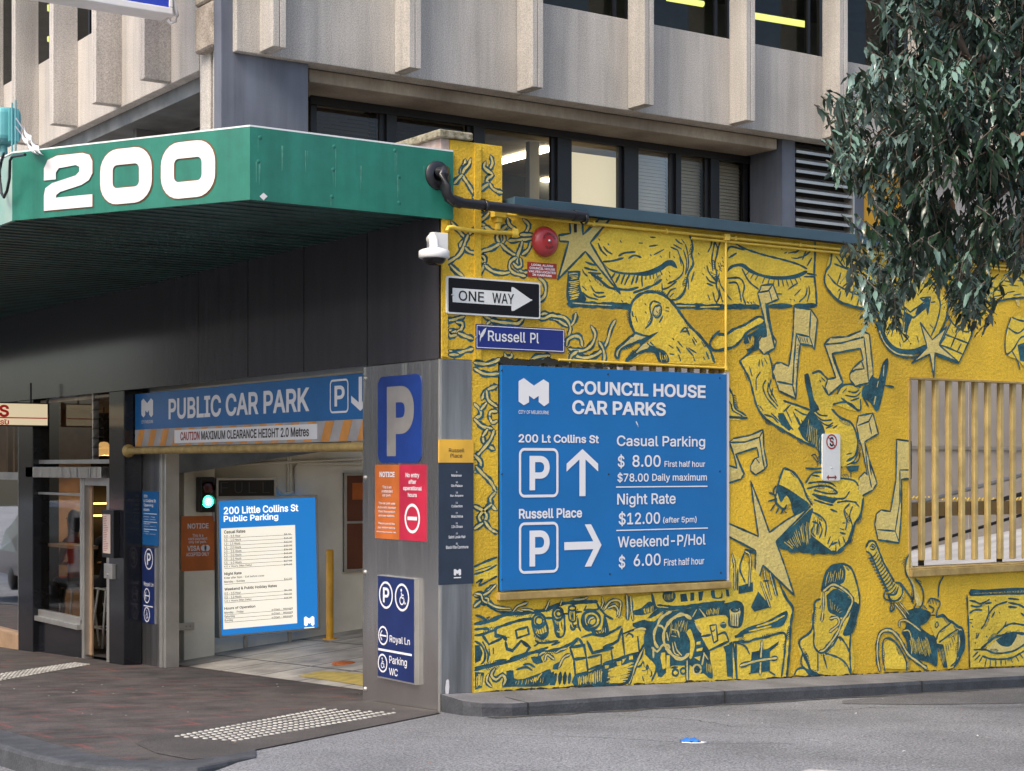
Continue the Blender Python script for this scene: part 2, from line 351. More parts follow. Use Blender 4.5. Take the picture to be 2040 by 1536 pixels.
def glyphs(body, bold=0.0, sp=1.0):
    """lettering scaled to the unit square: points and faces"""
    k = (body, bold, sp)
    if k not in _tc:
        L = loops_of(body, sp); sgn = 1 if area2(max(L, key=lambda p: abs(area2(p)))) > 0 else -1
        L = [grow(p, bold if area2(p) * sgn > 0 else -bold) for p in L]
        L.sort(key=lambda p: min(q.x for q in p)); groups, end = [], -1e9
        for p in L:
            if min(q.x for q in p) > end: groups.append([])
            groups[-1].append(p); end = max(end, max(q.x for q in p))
        vs, fs = [], []
        for g in groups:
            pts, ed = [], []
            for p in g:
                b0 = len(pts); pts += p; ed += [(b0 + a, b0 + (a + 1) % len(p)) for a in range(len(p))]
            r = delaunay_2d_cdt(pts, ed, [], 0, 1e-5); b0 = len(vs); vs += [(q.x, q.y) for q in r[0]]
            for t in r[2]:
                c = [sum(r[0][a][m] for a in t) / len(t) for m in (0, 1)]
                if turns(c, g) * sgn > 0: fs.append(tuple(b0 + a for a in t))
        used = sorted({a for f in fs for a in f}); ix = {a: m for m, a in enumerate(used)}; vs = [vs[a] for a in used]; fs = [tuple(ix[a] for a in f) for f in fs]
        x0 = min(q[0] for q in vs); x1 = max(q[0] for q in vs); y0 = min(q[1] for q in vs); y1 = max(q[1] for q in vs)
        _tc[k] = ([((x - x0) / (x1 - x0), (y - y0) / (y1 - y0)) for x, y in vs], fs)
    return _tc[k]
def text(mb, fr, body, u0, u1, v0, v1, w, bold=.012, mi=0, sp=1.0, slant=0):
    vs, fs = glyphs(body, bold, sp)
    mb.add([fr.P(u0 + a * (u1 - u0) + slant * b * (v1 - v0), v0 + b * (v1 - v0), w) for a, b in vs], fs, mi)
def textpx(mb, fr, body, TL, BR, w, bold=.012, mi=0, sp=1.0, slant=0):
    u0, v1 = fr.px(*TL, w); u1, v0 = fr.px(*BR, w)
    text(mb, fr, body, u0, u1, v0, v1, w, bold, mi, sp, slant)
def rect(u0, u1, v0, v1): return [(u0, v0), (u1, v0), (u1, v1), (u0, v1)]
def rrect(u0, u1, v0, v1, r, n=6):
    p = []
    for cx, cy, a in ((u1 - r, v1 - r, 0), (u0 + r, v1 - r, 90), (u0 + r, v0 + r, 180), (u1 - r, v0 + r, 270)):
        p += [(cx + r * math.cos(R_(a + 90 * k / n)), cy + r * math.sin(R_(a + 90 * k / n))) for k in range(n + 1)]
    return p
def rring(mb, u0, u1, v0, v1, r, t, w, fr, mi=0):
    a = rrect(u0, u1, v0, v1, r); b = rrect(u0 + t, u1 - t, v0 + t, v1 - t, max(r - t, .002)); n = len(a)
    mb.add([fr.P(*q, w) for q in a] + [fr.P(*q, w) for q in b], [(k, (k + 1) % n, n + (k + 1) % n, n + k) for k in range(n)], mi)
def uvbox(fr, TL, BR, w=0):
    u0, v1 = fr.px(*TL, w); u1, v0 = fr.px(*BR, w); return u0, u1, v0, v1
LOGO = [(0, .88), (.17, 1), (.5, .74), (.82, .98), (1, .86), (1, .13), (.84, 0), (.66, .15), (.66, .37), (.5, .25), (.34, .37), (.34, .13), (.17, .02), (0, .15)]
def logo(mb, fr, u0, u1, v0, v1, w, mi=0):
    mb.flat([(u0 + a * (u1 - u0), v0 + b * (v1 - v0)) for a, b in LOGO], w, mi, fr)
def bar(mb, fr, a, b, t, w, mi=0):
    d = Vector((b[0] - a[0], b[1] - a[1])); n = Vector((-d.y, d.x)).normalized() * t / 2
    mb.flat([(a[0] + n.x, a[1] + n.y), (a[0] - n.x, a[1] - n.y), (b[0] - n.x, b[1] - n.y), (b[0] + n.x, b[1] + n.y)], w, mi, fr)
def arrow(mb, fr, a, b, t, hl, hs, w, mi=0):
    """shaft a->b of thickness t; swept wings hl long and hs to each side"""
    A, B = Vector(a), Vector(b); d = (B - A).normalized(); n = Vector((-d.y, d.x)); k = t * 1.02
    pts = [A + n * t / 2, B - d * (k + t / 2 * hl / hs * .62) + n * t / 2, B - d * hl + n * hs, B - d * (hl - k) + n * hs, B, B - d * (hl - k) - n * hs, B - d * hl - n * hs, B - d * (k + t / 2 * hl / hs * .62) - n * t / 2, A - n * t / 2]
    mb.flat([tuple(q) for q in pts], w, mi, fr)
def wheelchair(mb, fr, c, r, w, mi=0):
    cx, cy = c; q = lambda x, y: (cx + x * r, cy + y * r)
    mb.disc(q(-.12, .62), r * .13, w, fr, 14, mi)
    for a, b in ((q(-.10, .42), q(-.06, -.05)), (q(-.06, -.05), q(.30, -.05)), (q(.30, -.05), q(.46, -.52)), (q(.42, -.52), q(.62, -.48)), (q(-.08, .2), q(.26, .2))):
        bar(mb, fr, a, b, r * .13, w, mi)
    n = 18; a0, a1 = R_(110), R_(395)
    vs = [fr.P(cx - r * .03 + k * r * math.cos(a0 + (a1 - a0) * i / n), cy - r * .28 + k * r * math.sin(a0 + (a1 - a0) * i / n), w) for k in (.40, .28) for i in range(n + 1)]
    mb.add(vs, [(i, i + 1, n + 2 + i, n + 1 + i) for i in range(n)], mi)
# ------------------------------------------------------------------ ground
def smooth(a, b, t):
    t = max(0, min(1, (t - a) / (b - a))); return t * t * (3 - 2 * t)
def zp(x, y): return -.037 * max(-16, min(30, x)) - .043 * max(-3, min(60, y))
def zg(x, y): return zp(x, y) - .12 * smooth(-2.75, -3.55, x)
xs = [-160, -80, -40, -16, -12, -9, -7, -6, -5, -4.4, -3.9] + [-3.6 + .1 * i for i in range(12)] + [-2, -1, 0, 1, 2, 4, 6, 8, 11, 15, 20, 30, 60, 160]
ys = [-160, -80, -40, -25, -16, -12, -9, -7, -5, -4, -3, -2.5, -2, -1.5, -1, -.5, 0, 1, 2, 4, 7, 10, 14, 20, 30, 40, 60, 160]
b = MB(); b.add([(x, y, zg(x, y)) for x in xs for y in ys], [(i * len(ys) + j, (i + 1) * len(ys) + j, (i + 1) * len(ys) + j + 1, i * len(ys) + j + 1) for i in range(len(xs) - 1) for j in range(len(ys) - 1)])
# repaired patch of coarser asphalt by the far kerb and a fragment of worn white paint near the camera
struct(b.build('road', ['asphalt']))
b = MB(); b.poly([(x, y, zp(x, y) + .004) for x, y in ((3.35, -1.12), (3.9, -1.55), (5.0, -1.95), (9, -2.0), (9, -.72), (4.6, -.74), (3.6, -.88))]); struct(b.build('road_patch', ['asphalt_dark']))
b = MB(); b.poly([(x, y, zp(x, y) + .004) for x, y in ((-.22, -4.25), (.0, -4.06), (.12, -4.02), (.3, -4.2), (.26, -4.3), (.1, -4.14), (-.02, -4.16), (-.18, -4.36))]); struct(b.build('road_marking', ['roadwhite']))
nose = [(-2.45, -1.74), (-2.8, -1.98), (-3.02, -2.06), (-3.2, -2.02), (-3.33, -1.88), (-3.4, -1.6), (-3.42, -1.2), (-3.42, 0), (-3.42, 45)]
b = MB(); b.poly([(x, y, zp(x, y) + .004) for x, y in [(.56, .03), (.0, .03), (-.1, -.16), (-1.73, -1.26)] + nose + [(.56, 45)]]); struct(b.build('footpath', ['path']))
# smooth dark strip of the pram ramp that carries the domes
b = MB(); b.poly([(x, y, zp(x, y) + .008) for x, y in ((-.1, -.155), (-1.73, -1.255), (-2.8, -1.975), (-3.0, -2.0), (-3.05, -1.6), (-2.95, -1.0), (-2.66, -.62), (-1.6, .10), (-.72, .80), (-.02, 1.1), (-.02, .03))]); struct(b.build('kerb_ramp', ['ramp']))
outer = [(-2.62, -2.1), (-2.9, -2.3), (-3.12, -2.38), (-3.38, -2.3), (-3.58, -2.06), (-3.68, -1.7), (-3.72, -1.2), (-3.72, 0), (-3.72, 45)]
b = MB(); n = len(nose)
ti = [(x, y, zp(x, y) + .012) for x, y in nose]; to = [(x + (0), y, (zp(x, y) + .010) * 1 if i > 1 else zg(x, y) + .012 + .02 * i) for i, (x, y) in enumerate(outer)]
bo = [(x - .02, y, zg(x, y) - .1) for x, y in outer]
b.add(ti + to + bo, [(i, i + 1, n + i + 1, n + i) for i in range(n - 1)] + [(n + i, n + i + 1, 2 * n + i + 1, 2 * n + i) for i in range(n - 1)])
o = struct(b.build('kerb', ['bluestone'])); m_ = o.modifiers.new('bevel', 'BEVEL'); m_.width = .025; m_.segments = 2; m_.limit_method = 'ANGLE'; m_.angle_limit = R_(50)
# narrow bluestone footway with its kerb face along the painted wall
KF = -.60
b = MB(); kp = [(.0, -.015), (-.02, -.36), (.05, -.52), (.28, KF)] + [(x, KF) for x in (1.35, 1.37, 2.5, 2.52, 3.9, 3.92, 5.4, 7, 9, 12, 16, 24)] + [(24, -.015)]
kz = lambda x, y: .142 - .037 * x + (.03 * y if x < .5 else .01 * y)
front = kp[:-1]
b.poly([(x, y, kz(x, y)) for x, y in kp], 1)
n = len(front)
b.add([(x, y, kz(x, y)) for x, y in front] + [(x, y - .012, kz(x, y) - .03) for x, y in front] + [(x, y - .02, zp(x, y) - .12) for x, y in front], [(r * n + i, r * n + i + 1, (r + 1) * n + i + 1, (r + 1) * n + i) for r in (0, 1) for i in range(n - 1)], 0)
for x in (.42, 2.46, 4.9, 7.4):      # open joints between the kerb stones
    b.poly([(x + dx, KF - .015 - .004 * (k > 1) , z) for dx, z, k in ((0, kz(x, KF) + .0005, 0), (.014, kz(x, KF) + .0005, 0), (.012, zp(x, KF) - .1, 2), (.002, zp(x, KF) - .1, 2))], 2); b.poly([(x, KF - .015, kz(x, KF) + .003), (x + .012, KF - .015, kz(x, KF) + .003), (x + .01, KF + .3, kz(x, KF + .3) + .003), (x + .002, KF + .3, kz(x, KF + .3) + .003)], 2)
struct(b.build('footway_kerb', ['bluestone', 'kerbtop', 'grime']))
# gutter dirt against the kerb and hairline cracks in the lane
GR = random.Random(9); b = MB()
xs_ = [.05 + .22 * i for i in range(60)]
b.add([(x, KF - .01, zp(x, KF) + .003) for x in xs_] + [(x, KF - .08 - GR.uniform(0, .11), zp(x, KF - .13) + .0032) for x in xs_], [(i, i + 1, 61 + i, 60 + i) for i in range(59)])
for pts in (((2.2, -1.2), (2.9, -1.55), (3.4, -1.5), (4.2, -2.1), (4.9, -2.2)), ((-.6, -1.7), (-.1, -2.2), (.2, -2.9), (.9, -3.2)), ((1.0, -.95), (1.3, -1.6), (1.2, -2.1), (1.7, -2.7))):
    c = []
    for a, e in zip(pts, pts[1:]): c += [Vector(a).lerp(Vector(e), k / 7) + Vector((GR.uniform(-.03, .03), GR.uniform(-.03, .03))) for k in range(7)]
    for a, e in zip(c, c[1:]):
        d = (e - a).normalized(); n_ = Vector((-d.y, d.x)) * GR.uniform(.003, .007); b.poly([(q.x, q.y, zg(q.x, q.y) + .003) for q in (a + n_, a - n_, e - n_, e + n_)])
struct(b.build('road_grime', ['asphalt_dirt']))
def domes(quad, nu, nv, label):
    t = MB(); A, B, C, D = [Vector(q) for q in quad]
    for i in range(nu):
        for j in range(nv):
            s, r = (i + .5) / nu, (j + .5) / nv
            p = (A * (1 - s) + B * s) * (1 - r) + (D * (1 - s) + C * s) * r
            t.lathe([(.021, 0), (.017, .006), (.011, .008), (0, .008)], (p.x, p.y, zp(p.x, p.y) + .008), (0, 0, 1), 8)
    return tag(t.build('tactile_paving', ['tactile']), label, 'tactile paving')
domes([(-.72, .66), (-.36, -.02), (-2.36, -1.26), (-2.6, -.74)], 7, 30, 'field of white tactile domes on the dark ramp beside the stainless pillar')
def on_ground(x, y):
    r = ray(x, y); lo, hi = 1, 80
    for _ in range(50):
        m = (lo + hi) / 2; p = CAM + r * m
        if p.z > zp(p.x, p.y): lo = m
        else: hi = m
    return CAM + r * lo
q = [on_ground(*a) for a in ((150, 1321), (182, 1325), (-110, 1378), (-150, 1366))]
domes([(a.x, a.y) for a in q], 6, 34, 'pale tactile strip on the footpath in front of the shop door')
# ------------------------------------------------------------------ painted wall along Russell Place
def cells(b, xs, zs, solid, y0, y1, mi=0, subdiv=1):
    nx, nz = len(xs) - 1, len(zs) - 1; idx = {}
    def vid(i, j, k):
        if (i, j, k) not in idx: idx[(i, j, k)] = len(loc); loc.append((xs[i], (y0, y1)[k], zs[j]))
        return idx[(i, j, k)]
    loc, fs = [], []; S = [[solid((xs[i] + xs[i + 1]) / 2, (zs[j] + zs[j + 1]) / 2) for j in range(nz)] for i in range(nx)]
    g = lambda i, j: 0 <= i < nx and 0 <= j < nz and S[i][j]
    for i in range(nx):
        for j in range(nz):
            if not S[i][j]: continue
            fs.append([vid(i, j, 0), vid(i + 1, j, 0), vid(i + 1, j + 1, 0), vid(i, j + 1, 0)])
            fs.append([vid(i, j, 1), vid(i, j + 1, 1), vid(i + 1, j + 1, 1), vid(i + 1, j, 1)])
            if not g(i - 1, j): fs.append([vid(i, j, 0), vid(i, j + 1, 0), vid(i, j + 1, 1), vid(i, j, 1)])
            if not g(i + 1, j): fs.append([vid(i + 1, j, 0), vid(i + 1, j, 1), vid(i + 1, j + 1, 1), vid(i + 1, j + 1, 0)])
            if not g(i, j - 1): fs.append([vid(i, j, 0), vid(i, j, 1), vid(i + 1, j, 1), vid(i + 1, j, 0)])
            if not g(i, j + 1): fs.append([vid(i, j + 1, 0), vid(i + 1, j + 1, 0), vid(i + 1, j + 1, 1), vid(i, j + 1, 1)])
    b.add(loc, fs, mi)
wall = thing('mural_wall', 'golden yellow rendered wall covered with teal drawings of eyes, chains, a bird and music notes', 'wall')
XS = [.014, .1, .31, .56, .6, 3.03, 5.41, 9.6, 16]; ZS = [-1.2, .93, .95, 2.815, 2.826, 2.838, 4.06, 4.57]
def solid(x, z):
    if z > 4.06: return .1 < x < .6
    if x < .31: return z > 2.815
    if .56 < x < 3.03 and .93 < z < 2.838: return False
    if 5.41 < x < 9.6 and .95 < z < 2.826: return False
    return True
b = MB(); cells(b, XS, ZS, solid, 0, .24)
# raised flat fin of the old downpipe on the corner pier
b.box(.325, .385, -.018, .01, 2.82, 4.545); b.box(.016, .07, -.012, .01, 2.83, 3.95)
b.build('rendered_wall', ['gold'], wall)
b = MB(); b.box(.66, 16, -.075, .30, 4.085, 4.15); b.box(.66, 16, -.09, -.07, 4.06, 4.155); b.build('flashing', ['coping'], wall, bevel=.004)
b = MB(); b.box(.545, 3.055, -.045, .02, .865, .925); b.build('sign_sill', ['ybar'], wall, bevel=.004)
b = MB(); b.box(5.40, 9.6, -.05, .16, .875, .945); b.box(5.40, 9.6, -.03, .2, .945, .962); b.build('grille_sill', ['ybar'], wall, bevel=.004)
b = MB(); b.box(3.02, 3.05, -.02, .1, .93, 2.80); b.build('sign_jamb', ['white'], wall)
b = MB()
for i in range(17): b.box(.62 + i * .145, .665 + i * .145, .05, .09, .93, 2.835)
b.build('opening_bars', ['ybar'], wall)
b = MB(); b.box(-.02, .30, -.03, 1.02, 4.578, 4.64); b.build('coping_stone', ['copingstone'], wall, bevel=.01)
b = MB(); b.box(.02, .095, .012, 1.0, 4.30, 4.575); b.build('peeling_return', ['peeled'], wall)
# ------------------------------------------------------------------ window grille
gr = thing('window_grille', 'yellow steel window grille of upright bars in the wall opening by the ramp', 'grille', (7.5, .05, .96))
b = MB()
for i in range(21):
    x = 5.415 + i * .196
    q = MB(); zb = 1.03 - .0036 * i
    q.add([(x + dx + (0 if k else 0.0), y, (zb, 2.826)[k]) for k in (0, 1) for dx in (0, .055) for y in (.02, .07)], [(0, 1, 3, 2), (4, 6, 7, 5), (0, 4, 5, 1), (2, 3, 7, 6), (0, 2, 6, 4), (1, 5, 7, 3)])
    q.build('bar', ['grillebar'], gr, bevel=.006)
b = MB(); b.box(5.42, 9.58, .075, .095, 1.46, 1.6); b.build('rail', ['railbrown'], gr)
b = MB(); b.box(5.405, 9.6, -.012, .1, 2.812, 2.83); b.box(5.398, 5.418, -.012, .1, .965, 2.812); b.build('frame', ['ybar'], gr)
# ------------------------------------------------------------------ ramp seen through the grille
ramp = thing('parking_ramp', 'bleached concrete ramp climbing behind the yellow grille', 'ramp', (9, 2, 0))
rz = lambda x: .34 + (x - 5.0) * .115
b = MB(); b.add([(x, y, rz(x)) for x in (4.75, 26) for y in (.24, 3.68)], [(0, 2, 3, 1)]); b.build('deck', ['rampfloor'], ramp)
b = MB(); b.box(4.7, 26, 3.68, 3.9, -1, 4.5)
for x in [5 + 1.4 * i for i in range(15)]: b.box(x, x + .02, 3.672, 3.69, -1, 4.5)
b.build('side_wall', ['rampwall'], ramp)
b = MB(); b.box(4.6, 26, 3.66, 3.672, 2.18, 2.22); b.build('cable_tray', ['steel'], ramp)
b = MB()
pts = [(x, 3.45, 1.62 - .42 * math.sin((x - 8) / 8 * math.pi) * .5 + (x - 8) * .03 + .02 * math.sin(x * 90)) for x in [8 + .035 * i for i in range(230)]]
b.tube(pts, .011, 5); b.build('chain', ['yellowpipe'], ramp)
hr = thing('handrail', 'dark steel pipe handrail rising along the ramp behind the grille', 'handrail', (6, .9, .4))
def onl(fr, p, w=0): return fr.P(*fr.px(*p, w), w)
fh = FRy(.75)
A, B = onl(fh, (1812, 1006)), onl(fh, (2080, 935)); d = B - A
b = MB(); b.tube([A - d * .2, B + d * 2], .024, 10); b.build('top_rail', ['steel'], hr)
A, B = onl(fh, (1812, 1094)), onl(fh, (2080, 1012)); d = B - A
b = MB(); b.tube([A - d * .2, B + d * 2], .018, 8); b.build('low_rail', ['pvc'], hr)
A, B = onl(fh, (1812, 1046)), onl(fh, (2080, 972)); d = B - A
b = MB(); b.tube([A - d * .2, B + d * 2], .026, 8); b.build('middle_rail', ['pvc'], hr)
for px_ in (1835, 1991):
    p = onl(fh, (px_, 1120)); b = MB(); b.box(p.x - .025, p.x + .025, .73, .77, rz(p.x), 1.55 + (p.x - 5.6) * .13); b.box(p.x - .06, p.x + .06, .70, .80, rz(p.x), rz(p.x) + .015); b.build('post', ['pvc'], hr)
# ------------------------------------------------------------------ podium building: black tiled front, columns, car park entry
pod = thing('podium_building', 'street level building with glossy black tiled front above the car park entry', 'building')
b = MB(); b.box(0, .34, .002, 34, 2.815, 4.44); b.build('tiled_fascia', ['tile'], pod)
b = MB(); b.box(0, .212, 6.72, 7.18, -1, 2.815); b.box(.21, .36, 6.9, 7.18, -1, 2.815); b.build('black_column', ['colblack'], pod, bevel=.008)
b = MB(); b.box(0, .345, 9.84, 10.42, -1, 2.815); b.build('black_column', ['colblack'], pod, bevel=.008)
b = MB(); b.box(.22, .40, 6.235, 6.735, -.6, 2.1); b.build('steel_jamb', ['stainless_worn'], pod, bevel=.006)
b = MB(); b.box(.21, .40, 6.165, 6.225, -.6, 2.1); b.box(.235, .40, 6.10, 6.155, -.6, 2.1); b.build('door_track', ['alu'], pod, bevel=.006)
pf = lambda x, y: -.021 - .043 * y + .09 * (x - .57)
b = MB(); b.add([(x, y, pf(x, y)) for x in (.50, 6.6) for y in (.26, 7.2)], [(0, 2, 3, 1)]); b.build('entry_floor', ['parkfloor'], pod)
b = MB(); b.box(.47, 6.6, 7.12, 7.3, -1, 4.2); b.build('entry_wall', ['cream'], pod)
b = MB()
b.box(.80, 1.19, 6.9, 7.12, -1, 2.02); b.build('entry_pier', ['cream'], pod, bevel=.01)
b = MB(); b.box(6.6, 6.75, 3.92, 7.3, -1, 4.2); b.build('rear_wall', ['cream'], pod)
b = MB(); b.box(.36, .95, .26, 7.3, 2.6, 2.75); b.build('entry_ceiling', ['cream'], pod)  # cut short: unseen sky gap added behind it to brighten the entry
fy = FRy(6.6)
b = MB(); b.prism([fy.px(*q) for q in ((326, 880), (326, 947), (420, 935), (520, 918), (640, 900), (700, 888), (700, 860))], 0, -.45, 0, fy); b.build('lintel', ['soffitgrey'], pod)
b = MB(); b.box(.34, .95, .26, 3.7, 3.86, 3.98); b.box(.34, 18, 3.92, 16, 4.20, 4.30); b.build('podium_roof', ['beamconc'], pod)  # roof stops short too, keeping the added sky gap open
# ------------------------------------------------------------------ stainless corner pillar
pil = thing('stainless_pillar', 'stainless steel clad corner pillar between the car park entry and the painted wall', 'pillar')
b = MB(); b.box(0, .31, .0, 1.25, -.25, 2.812); b.build('cladding', ['stainless'], pil, bevel=.006)
b = MB(); b.box(.022, .300, -.004, .006, .1, 2.806); b.build('side_cladding', ['stainless_worn'], pil)
b = MB(); b.box(-.004, .014, -.007, .02, .0, 2.812); b.build('edge_trim', ['alu'], pil, bevel=.002)
for v in (2.71, 1.86, 1.05, .05):
    q = MB(); q.lathe([(.022, 0), (.020, .008), (.012, .014), (0, .016)], (-.0, 1.205, v), (-1, 0, 0), 12); q.build('dome_bolt', ['alu'], pil)
# white scrape near its foot
z7 = zm(700, 1080, .23445)
sc_ = MB(); sc_.flat([FR.px(*z7(*q), .008) for q in ((805, 1175), (820, 1165), (830, 1175), (833, 1230), (826, 1295), (800, 1295), (797, 1240), (803, 1195))], .008); sc_.build('paint_scrape', ['white'], pil)
# ------------------------------------------------------------------ green canopy with the number 200
A0, A, B = (.109, -.03), (-1.67, -.03), (-2.78, 2.02)
Z0, Z1 = 3.927, 4.468
cano = thing('canopy', 'green painted awning with a cut corner and large white number 200', 'canopy', (-1, 2, Z0))
def slab(b, p, q, t, z0, z1, mi=0):
    d = Vector((q[0] - p[0], q[1] - p[1])).normalized(); nn = Vector((-d.y, d.x)) * t
    b.add([(x, y, z) for z in (z0, z1) for x, y in (p, q, (q[0] + nn.x, q[1] + nn.y), (p[0] + nn.x, p[1] + nn.y))], [(0, 3, 2, 1), (4, 5, 6, 7), (0, 1, 5, 4), (1, 2, 6, 5), (2, 3, 7, 6), (3, 0, 4, 7)], mi)
b = MB(); slab(b, A0, A, -.03, Z0, Z1); b.build('side_fascia', ['greenfascia'], cano)
b = MB(); slab(b, A, B, -.03, Z0, Z1); b.build('corner_fascia', ['greenfascia'], cano)
b = MB(); slab(b, B, (-2.78, 34), -.03, Z0, Z1 - .01); b.build('front_fascia', ['greenweather'], cano)
b = MB()
for p, q in ((A0, A), (A, B), (B, (-2.78, 34))): slab(b, p, q, -.045, Z1, Z1 + .012)
b.build('top_edge', ['silver'], cano)
b = MB(); ch = lambda y: A[0] + (B[0] - A[0]) * min(1, max(0, (y + .03) / 2.05))
b.add([(.1, 0, Z0 + .03), (A[0] + .02, 0, Z0 + .03), (B[0] + .03, 2.02, Z0 + .03), (-2.75, 34, Z0 + .03), (.0, 34, Z0 + .03)], [(0, 1, 2, 3, 4)])
for i in range(188):
    y = .06 + i * .18; x0 = ch(y) + .05
    b.box(x0, -.005, y, y + .045, Z0 + .020, Z0 + .035)
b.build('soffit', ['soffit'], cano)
b = MB(); b.poly([(.1, 0, Z1 - .02), (A[0], 0, Z1 - .02), (B[0], 2.02, Z1 - .02), (-2.78, 34, Z1 - .02), (.0, 34, Z1 - .02)]); b.build('roof_sheet', ['steel'], cano)
dU = Vector((A[0] - B[0], A[1] - B[1], 0)).normalized()
FC = Frame((A[0], A[1], 0), dU, (dU.y, -dU.x, 0))
def mean(*a): return sum(a) / len(a)
v0d = mean(FC.px(138, 417)[1], FC.px(252, 405)[1], FC.px(376, 394)[1]); v1d = mean(FC.px(138, 306)[1], FC.px(252, 296)[1], FC.px(376, 283)[1])
TWO = [(0, 0), (1, 0), (1, .225), (.25, .225), (.26, .275), (.34, .325), (.78, .415), (.93, .49), (1, .61), (1, .83), (.94, .95), (.8, 1), (.27, 1), (.08, .94), (0, .79), (0, .565), (.25, .565), (.25, .69), (.31, .765), (.66, .79), (.735, .75), (.735, .665), (.66, .60), (.17, .50), (.03, .42), (0, .29)]
for k, (x0, x1) in enumerate(((89, 185.5), (201, 304), (322, 430))):
    u0, u1 = FC.px(x0, 350)[0], FC.px(x1, 345)[0]; hh = v1d - v0d
    for mi, w, g in ((1, .003, .008), (0, .009, 0)):
        q = MB()
        if k == 0:
            q.flat([(u0 - g + a * (u1 - u0 + 2 * g), v0d - g + c * (hh + 2 * g)) for a, c in TWO], w, 0, FC)
        else:
            rring(q, u0 - g, u1 + g, v0d - g, v1d + g, (u1 - u0) * .33, (u1 - u0) * .245 + 2 * g, w, FC)
        if mi: rim = q
        else:
            n0 = len(rim.f); rim.add(q.v, q.f, 1)
    rim.build('numeral', ['rust', 'white'], cano)
b = MB(); b.flat([FR.px(*q, .034) for q in ((517, 391), (525, 384), (533, 391), (525, 399))], .034); b.build('diamond_sticker', ['white'], cano)
b = MB()
for p in ((518, 274), (515, 322), (664, 338), (661, 392), (666, 292), (795, 352), (795, 404), (787, 300)):
    u, v = FR.px(*p, .03); b.lathe([(.017, 0), (.014, .002), (.0, .003)], FR.P(u, v, .03), (0, -1, 0), 10)
b.build('rivet_patches', ['greenfascia'], cano)
b = MB(); DR = random.Random(2)
for p in ((518, 274), (515, 322), (664, 338), (661, 392), (666, 292), (795, 352), (787, 300), (560, 290), (720, 330), (610, 300), (840, 330)):
    u, v = FR.px(*p, .03)
    for k in range(DR.randint(1, 3)):
        x = u + DR.uniform(-.02, .02); L_ = DR.uniform(.06, .2); v1 = max(Z0 + .01, v - L_); ww = DR.uniform(.002, .006)
        b.flat([(x - ww, v), (x + ww, v), (x + ww * .3, v1), (x - ww * .3, v1)], .0308 + k * 1e-4, 0, FR)
b.build('water_streaks', ['streakgreen'], cano)
# ------------------------------------------------------------------ office tower above
off = thing('office_building', 'exposed aggregate concrete office building with projecting fins above the canopy', 'building', (0, 3.7, 4.4))
YR, XL, FD = 3.7, 0.0, .3
ZB, ZS_ = 6.02, 7.06
xr = [1.755 + 1.54 * k for k in range(-1, 10)]           # fin left edges, right face
xc0 = FRy(YR).px(470, 105)[0]
b = None
ed = [xc0] + [x + .07 for x in xr[0:]] + [18]
for i in range(len(ed) - 1):
    q = MB(); q.box(ed[i] + .004, ed[i + 1] - .004, YR, YR + .25, ZB, ZS_); q.build('spandrel_panel', ['aggregate'], off, bevel=.008)
    q = MB(); q.box(ed[i] + .004, ed[i + 1] - .004, YR, YR + .25, 9.0, 10.2); q.build('spandrel_panel', ['aggregate'], off, bevel=.008)
for x in xr:
    q = MB(); q.box(x, x + .068, YR - FD, YR, ZB + .02, 12); q.box(x + .076, x + .142, YR - FD, YR, ZB + .02, 12); q.box(x + .06, x + .08, YR - FD + .02, YR, ZB + .025, 12); q.build('fin', ['aggregate'], off, bevel=.006)
lroots = [FL.px(p, 200)[0] * -1 for p in (341, 243, 155, 77)]
sp = (lroots[3] - lroots[0]) / 3
yl = [lroots[0] + sp * k for k in range(0, 10)]
yc0 = -FL.px(396, 141)[0]
ed = [yc0] + [y + .07 for y in yl] + [26]
for i in range(len(ed) - 1):
    q = MB(); q.box(XL, XL + .25, ed[i] + .004, ed[i + 1] - .004, ZB, ZS_); q.build('spandrel_panel', ['aggregate'], off, bevel=.008)
    q = MB(); q.box(XL, XL + .25, ed[i] + .004, ed[i + 1] - .004, 9.0, 10.2); q.build('spandrel_panel', ['aggregate'], off, bevel=.008)
for y in yl:
    q = MB(); q.box(XL - FD, XL, y, y + .068, ZB + .02, 12); q.box(XL - FD, XL, y + .076, y + .142, ZB + .02, 12); q.box(XL - FD + .02, XL, y + .06, y + .08, ZB + .025, 12); q.build('fin', ['aggregate'], off, bevel=.006)
# window bands of the upper floor
def win(fr, u0, u1, v0, v1, w, gl='glassdark', name='window', fw=.045, lights=None):
    q = MB()
    for a in ((u0, u0 + fw, v0, v1), (u1 - fw, u1, v0, v1), (u0 + fw, u1 - fw, v0, v0 + fw), (u0 + fw, u1 - fw, v1 - fw, v1)):
        q.box(a[0], a[1], a[2], a[3], w - .05, w, 0, fr)
    o = q.build(name, ['steelframe'], off)
    g = MB(); g.flat(rect(u0 + fw, u1 - fw, v0 + fw, v1 - fw), w - .025, 0, fr); g.build('pane', [gl], o)
    return o
fw_ = FRy(YR + .2)
for i in range(-1, len(xr) - 1):
    a = xr[i] + .142 if i >= 0 else xc0; c = xr[i + 1]
    win(fw_, a + .01, c - .01, ZS_ + .004, 9.0, 0)
flw = FLx(XL + .2)
for i in range(len(yl) - 1):
    win(flw, -yl[i + 1] + .0, -(yl[i] + .142), ZS_ + .004, 9.0, 0)
b = MB(); b.box(.3, 17.8, YR + 3.4, YR + 3.5, 4.2, 12); b.box(3.2, 3.3, YR + 3.6, 26, 4.2, 12); b.build('inner_wall', ['officegrey'], off)
